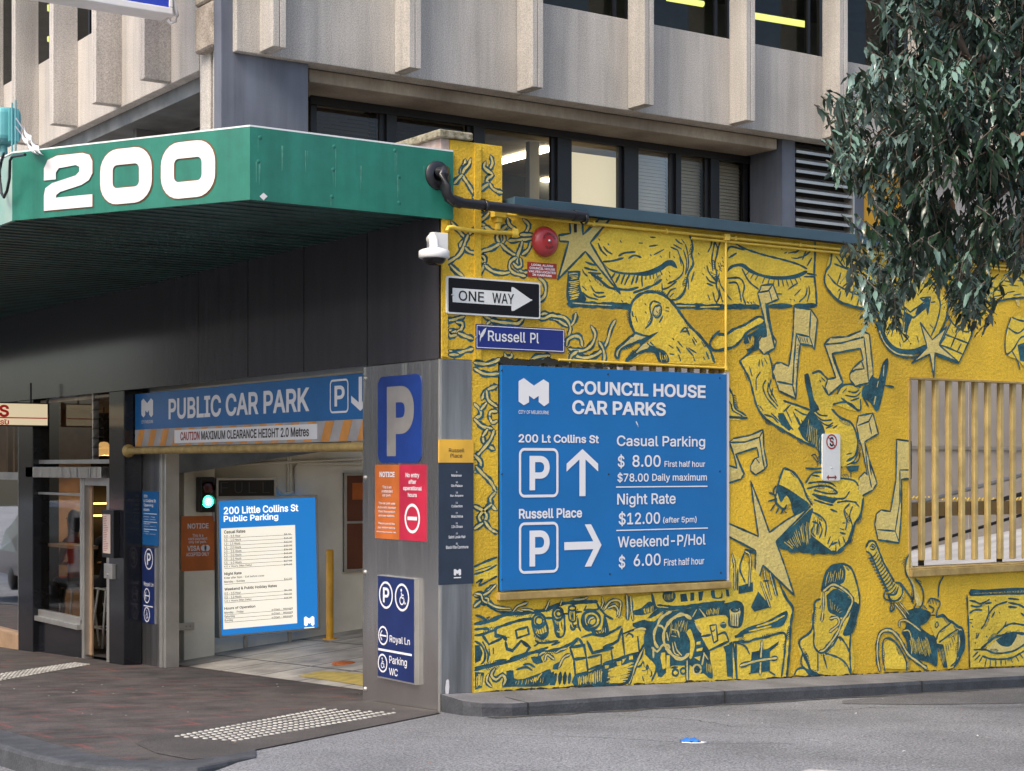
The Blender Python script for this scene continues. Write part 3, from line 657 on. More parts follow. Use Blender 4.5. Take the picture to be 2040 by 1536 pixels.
b = MB(); b.box(.27, 17.8, YR + .27, YR + 3.4, 8.7, 8.8); b.box(.27, 3.2, YR + 3.4, 26, 8.7, 8.8); b.box(.27, 17.8, YR + .27, YR + 3.4, 6.3, 6.9); b.box(.27, 3.2, YR + 3.4, 26, 6.3, 6.9); b.build('floor_slab', ['officegrey'], off)
b = MB(); b.box(.0, 18, YR + .002, 26, 12, 12.3); b.build('roof', ['beamconc'], off)
# strip lights behind the upper panes
def lamp(fr, p, q, r=.05, m='tubegreen', w=0):
    a = fr.P(*fr.px(*p, w), w); c = fr.P(*fr.px(*q, w), w)
    t = MB(); d = (c - a).normalized(); t.tube([a, c], r, 8); return t.build('strip_light', [m], off)
fi = FRy(5.0)
lamp(fi, (1500, 31), (1608, 49), .045); lamp(fi, (1330, -4), (1400, 8), .04)
fi2 = FLx(.9)
lamp(fi2, (98, 10), (98, 22), .03); lamp(fi2, (98, 73), (98, 83), .03)
# ground transfer beam, deep windows and columns of the lower floor
b = MB(); b.add([FRy(3.95).P(*q) for q in ()], []) if False else None
bx0, bx1 = FRy(3.95).px(616, 150)[0], FRy(3.95).px(1548, 290)[0]
b.box(bx0, bx1, 3.95, 4.6, 5.885, 6.018); b.build('transfer_beam', ['beamconc'], off, bevel=.012)
cx0, cx1 = FRy(3.78).px(441, 200)[0], FRy(3.78).px(613.5, 200)[0]
b = MB(); b.box(cx0 + .25, cx1, 3.955, 4.62, 4.3, 6.019); b.box(cx0, FRy(3.78).px(468, 50)[0], 3.78, 3.95, 4.3, 6.9); b.box(FRy(3.78).px(468, 50)[0] + .002, cx1, 3.78, 3.95, 4.3, 6.017); b.build('corner_column', ['bluegrey'], off)
b = MB(); fa = FLx(-.02)
for p0, p1, y0 in ((398, 419, 0), (424, 439, 0)):
    u0 = -fa.px(p1, 150)[0]; u1 = -fa.px(p0, 150)[0]; b.box(-.02, .35, u0, u1, 4.3, 6.9 if p0 > 420 else 6.48)
b.build('column_fin', ['aggregate'], off, bevel=.008)
b = MB(); fa = FLx(-.12); u0 = -fa.px(422, 60)[0]; u1 = -fa.px(387, 60)[0]; z0 = fa.px(400, 102)[1]; z1 = fa.px(400, 11)[1]
b.box(-.12, .25, u0, u1, z0, z1); b.box(-.12, .25, u0, u1, z1 + .015, z1 + 2); b.build('broken_fin', ['aggregate_worn'], off, bevel=.02, seg=1)
fb = FRy(4.54); ZH, ZL = 5.885, 4.38
mull = [(616, 622), (767, 787), (940, 962), (1107, 1135), (1240, 1268), (1343, 1353), (1412, 1429), (1490, 1512)]
mx = [(fb.px(a, 330)[0], fb.px(c, 330)[0]) for a, c in mull]
for i in range(len(mx) - 1):
    win(fb, mx[i][0] + .02, mx[i + 1][0] + .03 - .02, ZL, ZH, 0, 'glass', fw=.07)
q = MB()
for a, c in mx[1:]: q.box(a, c, 4.50, 4.535, ZL, ZH - .05)
q.box(mx[0][0], mx[-1][1], 4.49, 4.536, ZH - .09, ZH - .002); q.build('mullions', ['steelframe'], off)
def blind(i, z0, z1, m='blind', step=.042):
    q = MB(); z = z0
    while z < z1:
        q.add([(mx[i][1] + .05, 4.66, z), (mx[i + 1][0] - .03, 4.66, z), (mx[i + 1][0] - .03, 4.685, z + .045), (mx[i][1] + .05, 4.685, z + .045)], [(0, 1, 2, 3)]); z += step
    return q.build('blind', [m], off, recalc=False)
for i in (4, 5, 6): blind(i, ZL, ZH - .08)
M['blinddark'] = mat('brown_blind', (.10, .075, .055), .6, var=.05)
for i in (0, 1): blind(i, ZL, ZH - .08, 'blinddark')
q = MB(); q.poly([(mx[3][1] - .06, 4.70, ZL), (mx[4][0] + .06, 4.70, ZL), (mx[4][0] + .06, 4.70, ZH - .19), (mx[3][1] - .06, 4.70, ZH - .19)]); q.build('frosted_panel', ['panelglow'], off)
q = MB(); q.box(mx[3][0] - .12, mx[3][0] + .02, 4.9, 4.98, ZL, ZH - .08); q.build('curtain', ['blind'], off)
zc = 5.80
def at_z(p, z):
    r = ray(*p); return CAM + r * ((z - CAM.z) / r.z)
for p in ((1108, 299), (1108, 361)):
    e = at_z(p, zc); q = MB(); q.box(e.x - .16, e.x, e.y, e.y + 1.1 + (e.y - 5) * .4, zc, zc + .03); q.build('ceiling_light', ['tube'], off)
b = MB(); b.box(.9, 7.4, 4.75, 12, 5.84, 5.88); b.build('office_ceiling', ['room'], off)
b = MB(); b.box(.9, 7.4, 8.8, 8.9, 4.2, 5.84); b.build('office_partition', ['room'], off)
# right end column, louvre, panels behind the tree
q = MB(); xa, xb = FRy(3.9).px(1560, 370)[0], FRy(3.9).px(1586, 370)[0]
q.box(xa, xb, 3.92, 4.6, 4.2, 6.019); q.box(mx[-1][1], xa, 4.5, 4.6, 4.2, ZH - .002); q.build('end_column', ['bluegrey'], off)
lv = MB(); xl0, xl1 = xb + .02, FRy(3.92).px(1697, 400)[0]; z = 4.3
while z < 5.98:
    lv.add([(xl0, 3.93, z), (xl1, 3.93, z), (xl1, 4.02, z + .075), (xl0, 4.02, z + .075)], [(0, 1, 2, 3)]); lv.box(xl0, xl1, 3.915, 3.935, z - .012, z + .022); z += .122
lv.build('louvre_blades', ['alu'], off)
q = MB(); q.box(xl0, xl1, 4.06, 4.1, 4.2, 6.018); q.build('louvre_backing', ['dark'], off)
q = MB(); q.box(xl1, xl1 + .03, 3.9, 4.1, 4.2, 6.018); q.build('louvre_frame', ['alu'], off)
x2 = FRy(3.92).px(1719, 400)[0]
q = MB(); q.box(xl1 + .03, x2, 3.9, 4.6, 4.2, 6.019); q.build('end_column', ['bluegrey'], off)
x3 = FRy(4.2).px(1790, 400)[0]
q = MB(); q.box(x2 + .005, x2 + .07, 4.12, 4.2, 4.2, 5.4); q.build('mesh_screen', ['blinddark'], off)
q = MB(); q.box(x2 + .07, x3, 4.15, 4.3, 4.2, 5.85); q.build('yellow_panel', ['amber'], off)
q = MB(); q.box(x3, 18, 4.0, 4.3, 4.2, 6.018); q.build('lower_wall', ['aggregate'], off)
# left side lower floor: dark soffit and recessed windows
q = MB(); q.box(.12, .9, yc0 + .1, 26, 5.86, 6.016); q.build('soffit_beam', ['soffitgrey'], off)
fl2 = FLx(.85)
for i in range(9):
    win(fl2, -(yc0 + .25 + 1.25 * (i + 1)), -(yc0 + .25 + 1.25 * i), 4.42, 5.86, 0, 'glassdark', fw=.05)
q = MB(); q.box(2.0, 2.1, yc0, 26, 4.3, 6.0); q.build('inner_wall', ['dark'], off)
# ------------------------------------------------------------------ signs on the painted wall
z8 = zm(960, 700, .35158)
sg = thing('council_sign', 'large blue car park rates board with white lettering, mounted on the painted wall', 'sign', (1.78, -.03, .93))
b = MB(); b.box(.572, 3.012, -.03, .0, .94, 2.782); b.build('panel', ['councilblue'], sg, bevel=.003)
b = MB(); w = .034
T = lambda s, a, c, bold=.012: textpx(b, FR, s, z8(*a), z8(*c), w, bold)
T('CITY OF MELBOURNE', (208, 333), (380, 357), .006)
T('COUNCIL HOUSE', (512, 165), (1268, 266), .026); T('CAR PARKS', (512, 275), (1042, 367), .026)
T('200 Lt Collins St', (208, 468), (663, 521), .022); T('Russell Place', (210, 893), (568, 942), .022)
T('Casual Parking', (765, 475), (1265, 556)); T('$', (770, 583), (808, 664)); T('8.00', (853, 587), (1013, 655)); T('First half hour', (1035, 620), (1265, 655))
T('$78.00', (768, 686), (945, 744)); T('Daily maximum', (965, 693), (1275, 742)); T('Night Rate', (767, 805), (1098, 880)); T('$12.00', (775, 907), (1010, 985))
T('(after 5pm)', (1027, 938), (1217, 975)); T('Weekend-P/Hol', (770, 1047), (1267, 1103)); T('$', (775, 1153), (812, 1234)); T('6.00', (860, 1150), (1013, 1212)); T('First half hour', (1032, 1175), (1260, 1206))
b.build('lettering', ['whitesign'], sg)
b = MB()
def uv8(x, y): return FR.px(*z8(x, y), w)
u0, v1 = uv8(208, 150); u1, v0 = uv8(380, 312); logo(b, FR, u0, u1, v0, v1, w); b.build('city_logo', ['whitesign'], sg)
for t0, b0, pt, pb in ((547, 829, 592, 786), (970, 1259, 1016, 1215)):
    b = MB(); u0, v1 = uv8(210, t0); u1, _ = uv8(434, t0); _, v0 = uv8(322, b0 - 2)
    rring(b, u0, u1, v0, v1, .055, .022, w, FR)
    textpx(b, FR, 'P', z8(270, pt), z8(384, pb), w, .022); b.build('parking_symbol', ['whitesign'], sg)
b = MB(); c_ = uv8(570, 553); arrow(b, FR, (c_[0], uv8(570, 820)[1]), c_, .064, .190, .166, w)
b.build('arrow', ['whitesign'], sg); b = MB(); tip = uv8(678, 1097); arrow(b, FR, (uv8(467, 1104)[0], tip[1]), tip, .066, .178, .178, w)
b.build('arrow', ['whitesign'], sg); b = MB()
for (x0, y0, x1, y1) in ((760, 770, 1278, 763), (762, 1018, 1281, 998)):
    u0, va = uv8(x0, y0); u1, vb = uv8(x1, y1); b.flat(rect(u0, u1, (va + vb) / 2 - .005, (va + vb) / 2 + .005), w, 0, FR)
b.build('divider_lines', ['whitesign'], sg)
b = MB()
for p in ((115, 108), (717, 130), (1350, 150), (115, 695), (720, 696), (1350, 680), (115, 1293), (727, 1262), (1356, 1255)):
    u, v = uv8(*p); b.lathe([(.009, 0), (.006, .004), (0, .005)], FR.P(u, v, .03), (0, -1, 0), 8)
b.build('screws', ['black'], sg)
b = MB(); b.flat([uv8(*q) for q in ((872, 398), (878, 396), (886, 412), (887, 424), (880, 414))], .0305); b.flat([uv8(*q) for q in ((884, 426), (888, 424), (887, 430))], .0305); b.build('scratch', ['silver'], sg)
# ONE WAY
zB = zm(860, 540, .19608)
ow = thing('one_way_sign', 'black and white ONE WAY arrow sign on the yellow wall', 'road sign', (.5, 0, 3.17))
b = MB(); b.prism(rrect(.048, .962, 3.174, 3.475, .018), .0, .03, 0, FR); b.build('plate', ['silver'], ow)
b = MB(); b.flat(rrect(.062, .948, 3.188, 3.461, .012), .032, 0, FR); b.build('black_field', ['black'], ow)
uB = lambda x, y, w=.034: FR.px(*zB(x, y), w)
b = MB(); ub, _ = uB(212, 230); ut = uB(1012, 292)[0]; um = uB(822, 260)[0]; vc = 3.3245
b.flat([(ub, vc - .057), (um - .012, vc - .057), (um - .012, vc - .085), (um - .008, vc - .098), (um + .012, vc - .096), (ut - .004, vc - .006), (ut, vc), (ut - .004, vc + .006), (um + .012, vc + .096), (um - .008, vc + .098), (um - .012, vc + .085), (um - .012, vc + .057), (ub, vc + .057)], .034, 0, FR); b.build('arrow', ['silver'], ow)
b = MB(); text(b, FR, 'ONE', uB(274, 0)[0], uB(530, 0)[0], vc - .042, vc + .040, .036, .008); text(b, FR, 'WAY', uB(615, 0)[0], uB(835, 0)[0], vc - .042, vc + .040, .036, .008); b.build('lettering', ['black'], ow)
b = MB()
for x in (210, 1015): b.lathe([(.009, 0), (.006, .005), (0, .006)], FR.P(uB(x, 0)[0], vc, .034), (0, -1, 0), 8)
b.build('bolts', ['steel'], ow)
# street name
rs = thing('street_name_sign', 'navy blue Russell Pl street name plate below the ONE WAY sign', 'street sign', (.77, 0, 2.9))
b = MB(); b.prism(rrect(.328, 1.216, 2.905, 3.104, .006), 0, .022, 0, FR); b.build('plate', ['streetblue'], rs)
b = MB(); rring(b, .336, 1.208, 2.913, 3.096, .005, .006, .024, FR); text(b, FR, 'Russell', uB(572, 0, .024)[0], uB(955, 0, .024)[0], 2.972, 3.058, .024, .010); text(b, FR, 'Pl', uB(1002, 0, .024)[0], uB(1090, 0, .024)[0], 2.972, 3.058, .024, .010)
u0 = uB(478, 0, .024)[0]; f = lambda a, c: (u0 + a * .075, 2.955 + c * .125)
b.flat([f(.15, 0), f(.3, .3), f(.55, .42), f(.85, .7), f(1, 1), f(.6, .85), f(.25, .55), f(.15, .3)], .024, 0, FR); b.flat([f(0, .55), f(.2, .45), f(.12, .75), f(.02, .8)], .0243, 0, FR); b.build('lettering', ['silver'], rs)
b = MB(); [b.lathe([(.008, 0), (.005, .006), (0, .007)], FR.P(x, 3.0, .022), (0, -1, 0), 8) for x in (.332, 1.211)]; b.build('bolts', ['steel'], rs)
# bell
zA = zm(860, 260, .19608)
bl = thing('alarm_bell', 'round red sprinkler alarm bell above the small red notice', 'alarm bell', (1.04, 0, 3.82))
c = FR.px(1088, 481, .05); o_ = FR.P(c[0], c[1], 0)
b = MB(); b.lathe([(0, 0), (.105, 0), (.105, .028), (.095, .03)], o_, (0, -1, 0), 28); b.build('base', ['redbell'], bl)
b = MB(); b.lathe([(.126, .022), (.128, .03), (.125, .045), (.115, .068), (.095, .085), (.06, .094), (.02, .097), (0, .0972)], o_, (0, -1, 0), 36); b.build('gong', ['redbell'], bl)
b = MB(); b.lathe([(.014, .096), (.012, .105), (0, .11)], o_, (0, -1, 0), 12); b.build('nut', ['steel'], bl)
b = MB()
for s, up in (('SPRINKLER', 1), ('ALARM', -1)):
    n = len(s)
    for i, chx in enumerate(s):
        a = R_((90 - (i - (n - 1) / 2) * 17) if up > 0 else (-90 + (i - (n - 1) / 2) * 17)); vs, fs = glyphs(chx, .02); r0 = .058; t = a - R_(90) if up > 0 else a + R_(90)
        cx, cy = c[0] + r0 * math.cos(a), c[1] + r0 * math.sin(a)
        P2 = lambda q: ((q[0] - .5) * .013, (q[1] - .5) * .020)
        b.add([FR.P(cx + P2(q)[0] * math.cos(t) - P2(q)[1] * math.sin(t), cy + P2(q)[0] * math.sin(t) + P2(q)[1] * math.cos(t), .0965) for q in vs], fs)
b.build('lettering', ['darktext'], bl)
an = thing('alarm_notice', 'small red notice about local alarm valves under the round bell', 'notice', (1.0, 0, 3.52))
b = MB(); b.box(.850, 1.146, -.006, .0, 3.522, 3.645); b.build('plate', ['redsign'], an)
b = MB()
for i, s in enumerate(('LOCAL ALARM', 'COUNCIL HOUSE', 'VALVES LOCATED', 'IN CARPARK')):
    hw = len(s) * .0100; text(b, FR, s, .998 - hw, .998 + hw, 3.614 - i * .0275, 3.633 - i * .0275, .0075, .03)
b.build('lettering', ['whitesign'], an)
# no stopping
ns = thing('no_stopping_sign', 'narrow white no stopping sign on the wall between the drawn music notes', 'road sign', (4.35, 0, 1.8))
u0, u1 = FR.px(1639, 910, .02)[0], FR.px(1674, 910, .02)[0]
b = MB(); b.prism(rrect(u0, u1, 1.822, 2.262, .02), .0, .02, 0, FR); b.build('plate', ['silver'], ns)
b = MB(); cc = FR.px(1657, 880, .022); rr = (u1 - u0) * .31
b.disc(cc, rr, .022, r2=rr * .80); bar(b, FR, (cc[0] - rr * .6, cc[1] + rr * .62), (cc[0] + rr * .6, cc[1] - rr * .62), rr * .16, .0225)
y_ = FR.px(1657, 951, .022)[1]
for s in (-1, 1): b.flat([(cc[0] + s * rr * .95, y_), (cc[0] + s * rr * .55, y_ + .026), (cc[0] + s * rr * .55, y_ - .026)], .022)
b.flat(rect(cc[0] - rr * .6, cc[0] + rr * .6, y_ - .007, y_ + .007), .022); b.build('red_marks', ['redsign'], ns)
b = MB(); text(b, FR, 'S', cc[0] - rr * .38, cc[0] + rr * .38, cc[1] - rr * .62, cc[1] + rr * .62, .0215, .03); b.build('letter', ['black'], ns)
b = MB(); b.lathe([(.008, 0), (.005, .005), (0, .006)], FR.P(cc[0], 1.94, .02), (0, -1, 0), 8); b.build('bolt', ['steel'], ns)
# camera
cc_ = thing('security_camera', 'white dome security camera on a bracket at the corner above the ONE WAY sign', 'camera', (-.05, -.1, 3.75))
q0, q1 = FR.px(862, 462, .05), FR.px(893, 500, .05)
b = MB(); b.box(q0[0], q1[0], -.05, -.0, q1[1] - .03, q0[1]); b.build('wall_plate', ['camwhite'], cc_, bevel=.004)
b = MB(); p = FL.px(858, 485, .03); b.box(-.03, .0, .03, .15, q1[1] - .02, q0[1] - .02); b.build('corner_plate', ['camwhite'], cc_, bevel=.004)
dc = FRy(-.14).P(*FRy(-.14).px(865, 512), 0)
b = MB(); b.tube([(dc.x + .03, -.04, dc.z + .15), (dc.x + .01, -.10, dc.z + .16), (dc.x, -.135, dc.z + .13), (dc.x, -.14, dc.z + .05)], .038, 14); b.build('arm', ['camwhite'], cc_)
b = MB(); b.lathe([(0, .075), (.05, .072), (.105, .055), (.122, .045), (.122, -.005), (.112, -.012), (0, -.012)], dc, (0, 0, 1), 32); b.build('housing', ['camwhite'], cc_)
b = MB(); b.lathe([(.095, -.012), (.09, -.03), (.07, -.052), (.04, -.064), (0, -.068)], dc, (0, 0, 1), 28); b.build('dome', ['smoke'], cc_)
# drain pipe
dp = thing('drain_pipe', 'black plastic drain pipe leaving the canopy and running along the wall top', 'pipe', (.4, -.1, 4.1))
fp = Frame((0, -.03, 0), (1, 0, 0), (0, -1, 0)); u, v = fp.px(876, 350)
b = MB(); b.lathe([(.0, .0), (.115, .0), (.112, .012), (.07, .02), (.05, .022)], fp.P(u - .02, v, 0), (0, -1, 0), 32); b.build('flange', ['pvc'], dp)
wp = .13; e1 = FR.px(887, 368, wp); e2 = FR.px(890, 398, wp); e3 = FR.px(1165, 433, wp)
b = MB(); b.tube([(u - .02, -.05, v + .02), (u - .0, -.11, v + .025), (e1[0] - .01, -wp, v - .01), (e1[0], -wp, e1[1] - .01), (e2[0], -wp, e2[1] + .06), (e2[0] + .02, -wp, e2[1] + .02), (e2[0] + .07, -wp, e2[1] - .005), (e2[0] + .12, -wp, e2[1] - .013)], .044, 16)
b.build('elbow', ['pvc'], dp)
b = MB(); b.tube([(e2[0] + .1, -wp, e2[1] - .012), (e3[0], -wp, e3[1] + .005)], .04, 16); b.tube([(e3[0] - .12, -wp, e3[1] + .006), (e3[0] + .01, -wp, e3[1] + .005)], .046, 16); b.tube([(e2[0] + .06, -wp, e2[1] - .0), (e2[0] + .13, -wp, e2[1] - .013)], .047, 16); b.build('run', ['pvc'], dp)
b = MB()
for x in (.345, 1.34):
    zz = e2[1] - .012 + (e3[1] - e2[1]) * (x - e2[0]) / (e3[0] - e2[0]); b.lathe([(.047, -.012), (.051, -.012), (.051, .012), (.047, .012)], (x, -wp, zz), (1, 0, 0), 16); b.box(x - .012, x + .012, -.012, .0, zz - .1, zz + .1); b.box(x - .008, x + .008, -wp, -.005, zz + .045, zz + .06)
b.build('clip', ['pvc'], dp)
# conduits
cn = thing('conduit', 'thin yellow painted conduit running below the blue grey flashing', 'conduit', (4, 0, 3.9))
z_ = mean(FR.px(1100, 438, .03)[1], FR.px(1500, 478, .03)[1])
x0 = FR.px(985, 425, .03)[0]
b = MB(); b.tube([(x0, -.03, z_), (16, -.03, z_)], .014, 10); b.tube([(2.6, -.032, z_ - .038), (16, -.032, z_ - .038)], .011, 8); b.build('pipe', ['yellowpipe'], cn)
b = MB(); q = FR.px(987, 436, .03)
b.box(q[0] - .03, q[0] + .09, -.06, -.0, z_ - .03, z_ + .03); b.box(q[0], q[0] + .05, -.055, 0, z_ - .07, z_ - .03); b.box(q[0] + .01, q[0] + .04, -.05, 0, z_ - .13, z_ - .07); b.build('fitting', ['yellowpipe'], cn, bevel=.006)
q = MB()
for x in [1.5 + .8 * i for i in range(14)]: q.box(x, x + .016, -.048, 0, z_ - .02, z_ + .02)
q.build('saddles', ['yellowpipe'], cn)
cn = thing('conduit', 'vertical yellow conduit beside the right edge of the blue rates board', 'conduit', (3.02, 0, 3.4))
x0 = FR.px(1446, 600, .03)[0]
b = MB(); b.tube([(x0, -.03, z_ - .02), (x0, -.03, 2.83)], .012, 10); b.tube([(x0 + .005, -.03, 2.835), (1.15, -.03, 2.845)], .010, 8); b.build('pipe', ['yellowpipe'], cn)
b = MB(); b.box(x0 - .03, x0 + .03, -.06, 0, z_ - .03, z_ + .03); b.lathe([(.02, -.02), (.02, .02)], (x0, -.03, 2.84), (0, 0, 1), 10); b.build('fitting', ['yellowpipe'], cn, bevel=.006)
cn = thing('conduit', 'stubby yellow sprinkler pipe with a capped round end beside the bell', 'conduit', (.5, 0, 3.9))
P_ = [FR.px(*zA(*q), .04) for q in ((155, 1020), (170, 985), (215, 980), (260, 995), (420, 1018), (640, 1035), (830, 1042))]
b = MB(); b.tube([FR.P(*q, .04) for q in P_], .017, 10); b.build('pipe', ['yellowpipe'], cn)
b = MB(); e = P_[-1]; b.tube([(e[0] - .01, -.04, e[1]), (e[0] + .03, -.055, e[1] - .002)], .038, 18); b.build('end_cap', ['yellowpipe'], cn)
# ------------------------------------------------------------------ signs on the pillar
zP = zm(700, 720, .24738)
fw = .006
ps = thing('parking_sign', 'tall rounded blue P parking sign at the top of the stainless pillar', 'sign', (0, .6, 2.1))
u0, v1 = FL.px(*zP(213, 128), fw); u1, v0 = FL.px(*zP(562, 815), fw)
b = MB(); b.prism(rrect(u0, u1, v0, v1, .075), 0, fw, 0, FL); b.build('plate', ['pblue'], ps)
b = MB(); textpx(b, FL, 'P', zP(286, 206), zP(504, 761), fw + .0015, .04); b.build('letter', ['pgrey'], ps)
nt_ = thing('notice_sign', 'orange and crimson NOTICE no entry board in the middle of the stainless pillar', 'sign', (0, .65, 1.3))
fw = .008
uo0, vo1 = FL.px(*zP(190, 832), fw); um, _ = FL.px(*zP(387, 835), fw); ue, vo0 = FL.px(*zP(598, 1452), fw)
b = MB(); b.box(uo0, um, vo0, vo1, 0, fw, 0, FL); b.build('orange_half', ['orange'], nt_)
b = MB(); b.box(um, ue, vo0, vo1, 0, fw + .001, 0, FL); b.build('crimson_half', ['crimson'], nt_)
b = MB(); w = fw + .003
T = lambda s, x0, y0, x1, y1, bold=.014: textpx(b, FL, s, zP(x0, y0), zP(x1, y1), w, bold)
T('NOTICE', 227, 888, 348, 933, .03)
for s, x0, y0, x1, y1 in (('This is an', 250, 1000, 322, 1024), ('unattended', 243, 1033, 330, 1057), ('car park.', 251, 1066, 319, 1092), ('The car park uses', 219, 1131, 352, 1158), ('Automatic Number', 213, 1165, 357, 1188), ('Plate Recognition', 217, 1198, 352, 1225), ('and pay stations.', 219, 1230, 349, 1258), ('Please pay at the', 218, 1293, 348, 1321), ('pay station before', 213, 1326, 352, 1354), ('returning to your car.', 203, 1361, 363, 1388)): T(s, x0, y0, x1, y1)
T('No entry', 436, 897, 547, 944, .018); T('after', 460, 951, 522, 987, .018); T('operational', 417, 1003, 566, 1048, .018); T('hours', 455, 1058, 527, 1093, .018)
b.build('lettering', ['whitesign'], nt_); b = MB(); c0 = FL.px(*zP(490, 1265), w); r0 = (FL.px(*zP(552, 1265), w)[0] - FL.px(*zP(428, 1265), w)[0]) / 2
b.disc(c0, r0, w, FL, 32, 0, r0 * .80); b.flat(rect(c0[0] - r0 * .62, c0[0] + r0 * .62, c0[1] - r0 * .12, c0[1] + r0 * .12), w, 0, FL)
b.build('no_entry_symbol', ['whitesign'], nt_)
ac = thing('wayfinding_sign', 'navy accessible parking direction board low on the stainless pillar, Royal Ln and WC', 'sign', (0, .65, .5))
fw = .035; u0, v1 = FL.px(*z7(226, 286), fw); u1, v0 = FL.px(*z7(537, 1200), fw)
b = MB(); b.box(u0, u1, v0, v1, .004, fw, 0, FL); b.build('panel', ['navy'], ac)
b = MB(); b.box(u1 + .002, u1 + .014, v0 - .012, v1 + .0, 0, fw + .006, 0, FL); b.box(u0 - .004, u1, v0 - .012, v0 - .001, 0, fw + .002, 0, FL); b.box(u0 - .004, u1 + .0, v1 + .001, v1 + .008, 0, fw + .003, 0, FL); b.build('frame', ['alu'], ac)
b = MB(); w = fw + .002
def ring(fr, c, rx, zmf, t=.78):
    cc = fr.px(*zmf(*c), w); r = abs(fr.px(*zmf(c[0] + rx, c[1]), w)[0] - cc[0]); b.disc(cc, r, w, fr, 32, 0, r * t); return cc, r
SY_ = lambda nm, t: (b.build(nm, ['whitesign'], t), b.__init__())
cc, r = ring(FL, (293, 450), 59, z7, .84); text(b, FL, 'P', cc[0] - r * .42, cc[0] + r * .48, cc[1] - r * .55, cc[1] + r * .55, w, .02); SY_('parking_symbol', ac)
cc, r = ring(FL, (430, 470), 61, z7, .84); wheelchair(b, FL, cc, r * .82, w); SY_('accessible_symbol', ac)
cc, r = ring(FL, (269, 794), 41, z7, .82); arrow(b, FL, (cc[0] + r * .7, cc[1]), (cc[0] - r * .7, cc[1]), r * .16, r * .55, r * .5, w); SY_('arrow_symbol', ac)
cc, r = ring(FL, (265, 1028), 40, z7, .82); wheelchair(b, FL, cc, r * .8, w); SY_('accessible_symbol', ac)
T = lambda s, a, c, bold=.006: textpx(b, FL, s, z7(*a), z7(*c), w, bold)
T('Royal Ln', (325, 790), (497, 893)); T('Parking', (322, 963), (471, 1075)); T('WC', (320, 1066), (393, 1143))
a_, c_ = FL.px(*z7(228, 905), w), FL.px(*z7(514, 964), w); b.flat(rect(a_[0], c_[0], (a_[1] + c_[1]) / 2 - .009, (a_[1] + c_[1]) / 2 + .009), w, 0, FL)
b.build('lettering', ['whitesign'], ac)
dr = thing('directory_sign', 'narrow navy shop directory with a yellow Russell Place header on the pillar side', 'sign', (.15, 0, 1.2))
fw = .016; u0, v1 = FR.px(*zP(708, 628), fw); u1, vm = FR.px(*zP(984, 815), fw); _, v0 = FR.px(*z7(900, 358), fw)
b = MB(); b.box(u0, u1, vm, v1, 0, fw, 0, FR); b.build('header', ['dirorange'], dr)
b = MB(); b.box(u0, u1, v0, vm - .001, 0, fw - .001, 0, FR); b.build('panel', ['dirnavy'], dr)
b = MB(); w = fw + .002
T = lambda s, a, c, bold=.006: textpx(b, FR, s, zP(*a), zP(*c), w, bold)
T('Russell', (785, 700), (910, 732)); T('Place', (798, 743), (893, 775)); b.build('header_lettering', ['darktext'], dr)
b = MB()
for i, (no, s, x0, x1) in enumerate((('5', 'Maramao', 806, 888), ('10', 'Gin Palace', 803, 895), ('18', 'Bar Ampere', 797, 901), ('21', 'Collection', 806, 895), ('19', 'Watchtime', 803, 899), ('21', '124 Shoes', 806, 896), ('25', 'Saint Louie Hair', 783, 920), ('30', 'Black Kite Commune', 762, 942))):
    y = 886 + 82.4 * i; T(no, (849 - 4 * len(no), y - 2), (849 + 4 * len(no), y + 12)); T(s, (x0, y + 22), (x1, y + 42), .014)
u0, v1 = FR.px(*z7(870, 228), w); u1, v0 = FR.px(*z7(932, 284), w); b.build('lettering', ['whitesign'], dr); b = MB(); logo(b, FR, u0, u1, v0, v1, w); b.flat(rect(u0, u1, v0 - .02, v0 - .011), w, 0, FR)
b.build('city_logo', ['whitesign'], dr)
# ------------------------------------------------------------------ car park entrance
z5 = zm(260, 700, .41667); z4 = zm(0, 700, .41667)
fe = FLx(.12)
en = thing('entrance_sign', 'blue PUBLIC CAR PARK header sign over the car park entry', 'sign', (.12, 3.9, 2.2))
b = MB(); b.box(-6.69, -1.0, 2.37, 2.772, -.08, 0, 0, fe); b.build('panel', ['signblue'], en)
b = MB(); b.box(-6.69, -1.0, 2.178, 2.369, -.08, .0, 0, fe); b.build('stripe_panel', ['stripegrey'], en)
b = MB()
for k in range(17):
    u = -6.66 + k * .34; b.flat([(u, 2.182), (u + .16, 2.182), (u + .26, 2.366), (u + .10, 2.366)], .002, 0, fe)
b.build('stripes', ['stripe'], en)
b = MB(); u0, v1 = fe.px(*z5(210, 391), .006); u1, v0 = fe.px(*z5(890, 424), .006); v1, v0 = 2.345, 2.205; b.box(u0, u1, v0, v1, 0, .006, 0, fe); b.build('clearance_plate', ['whitesign'], en)
b = MB(); text(b, fe, 'CAUTION', fe.px(*z5(238, 410), .008)[0], fe.px(*z5(330, 410), .008)[0], 2.232, 2.322, .008, .02); b.build('caution_lettering', ['redtext'], en)
b = MB(); text(b, fe, 'MAXIMUM CLEARANCE HEIGHT 2.0 Metres', fe.px(*z5(338, 410), .008)[0], fe.px(*z5(853, 410), .008)[0], 2.232, 2.322, .008, .018); b.build('clearance_lettering', ['darktext'], en)
b = MB(); w = .003
lo = [fe.px(*z5(x, y), w) for x, y in ((52, 226), (108, 226), (108, 332), (52, 332))]
logo(b, fe, lo[0][0], lo[1][0], 2.50, 2.715, w); SY_('city_logo', en); text(b, fe, 'CITY OF MELBOURNE', lo[0][0], lo[1][0], 2.435, 2.47, w, .006)
text(b, fe, 'PUBLIC CAR PARK', fe.px(*z5(182, 250), w)[0], fe.px(*z5(855, 250), w)[0], 2.462, 2.688, w, .022)
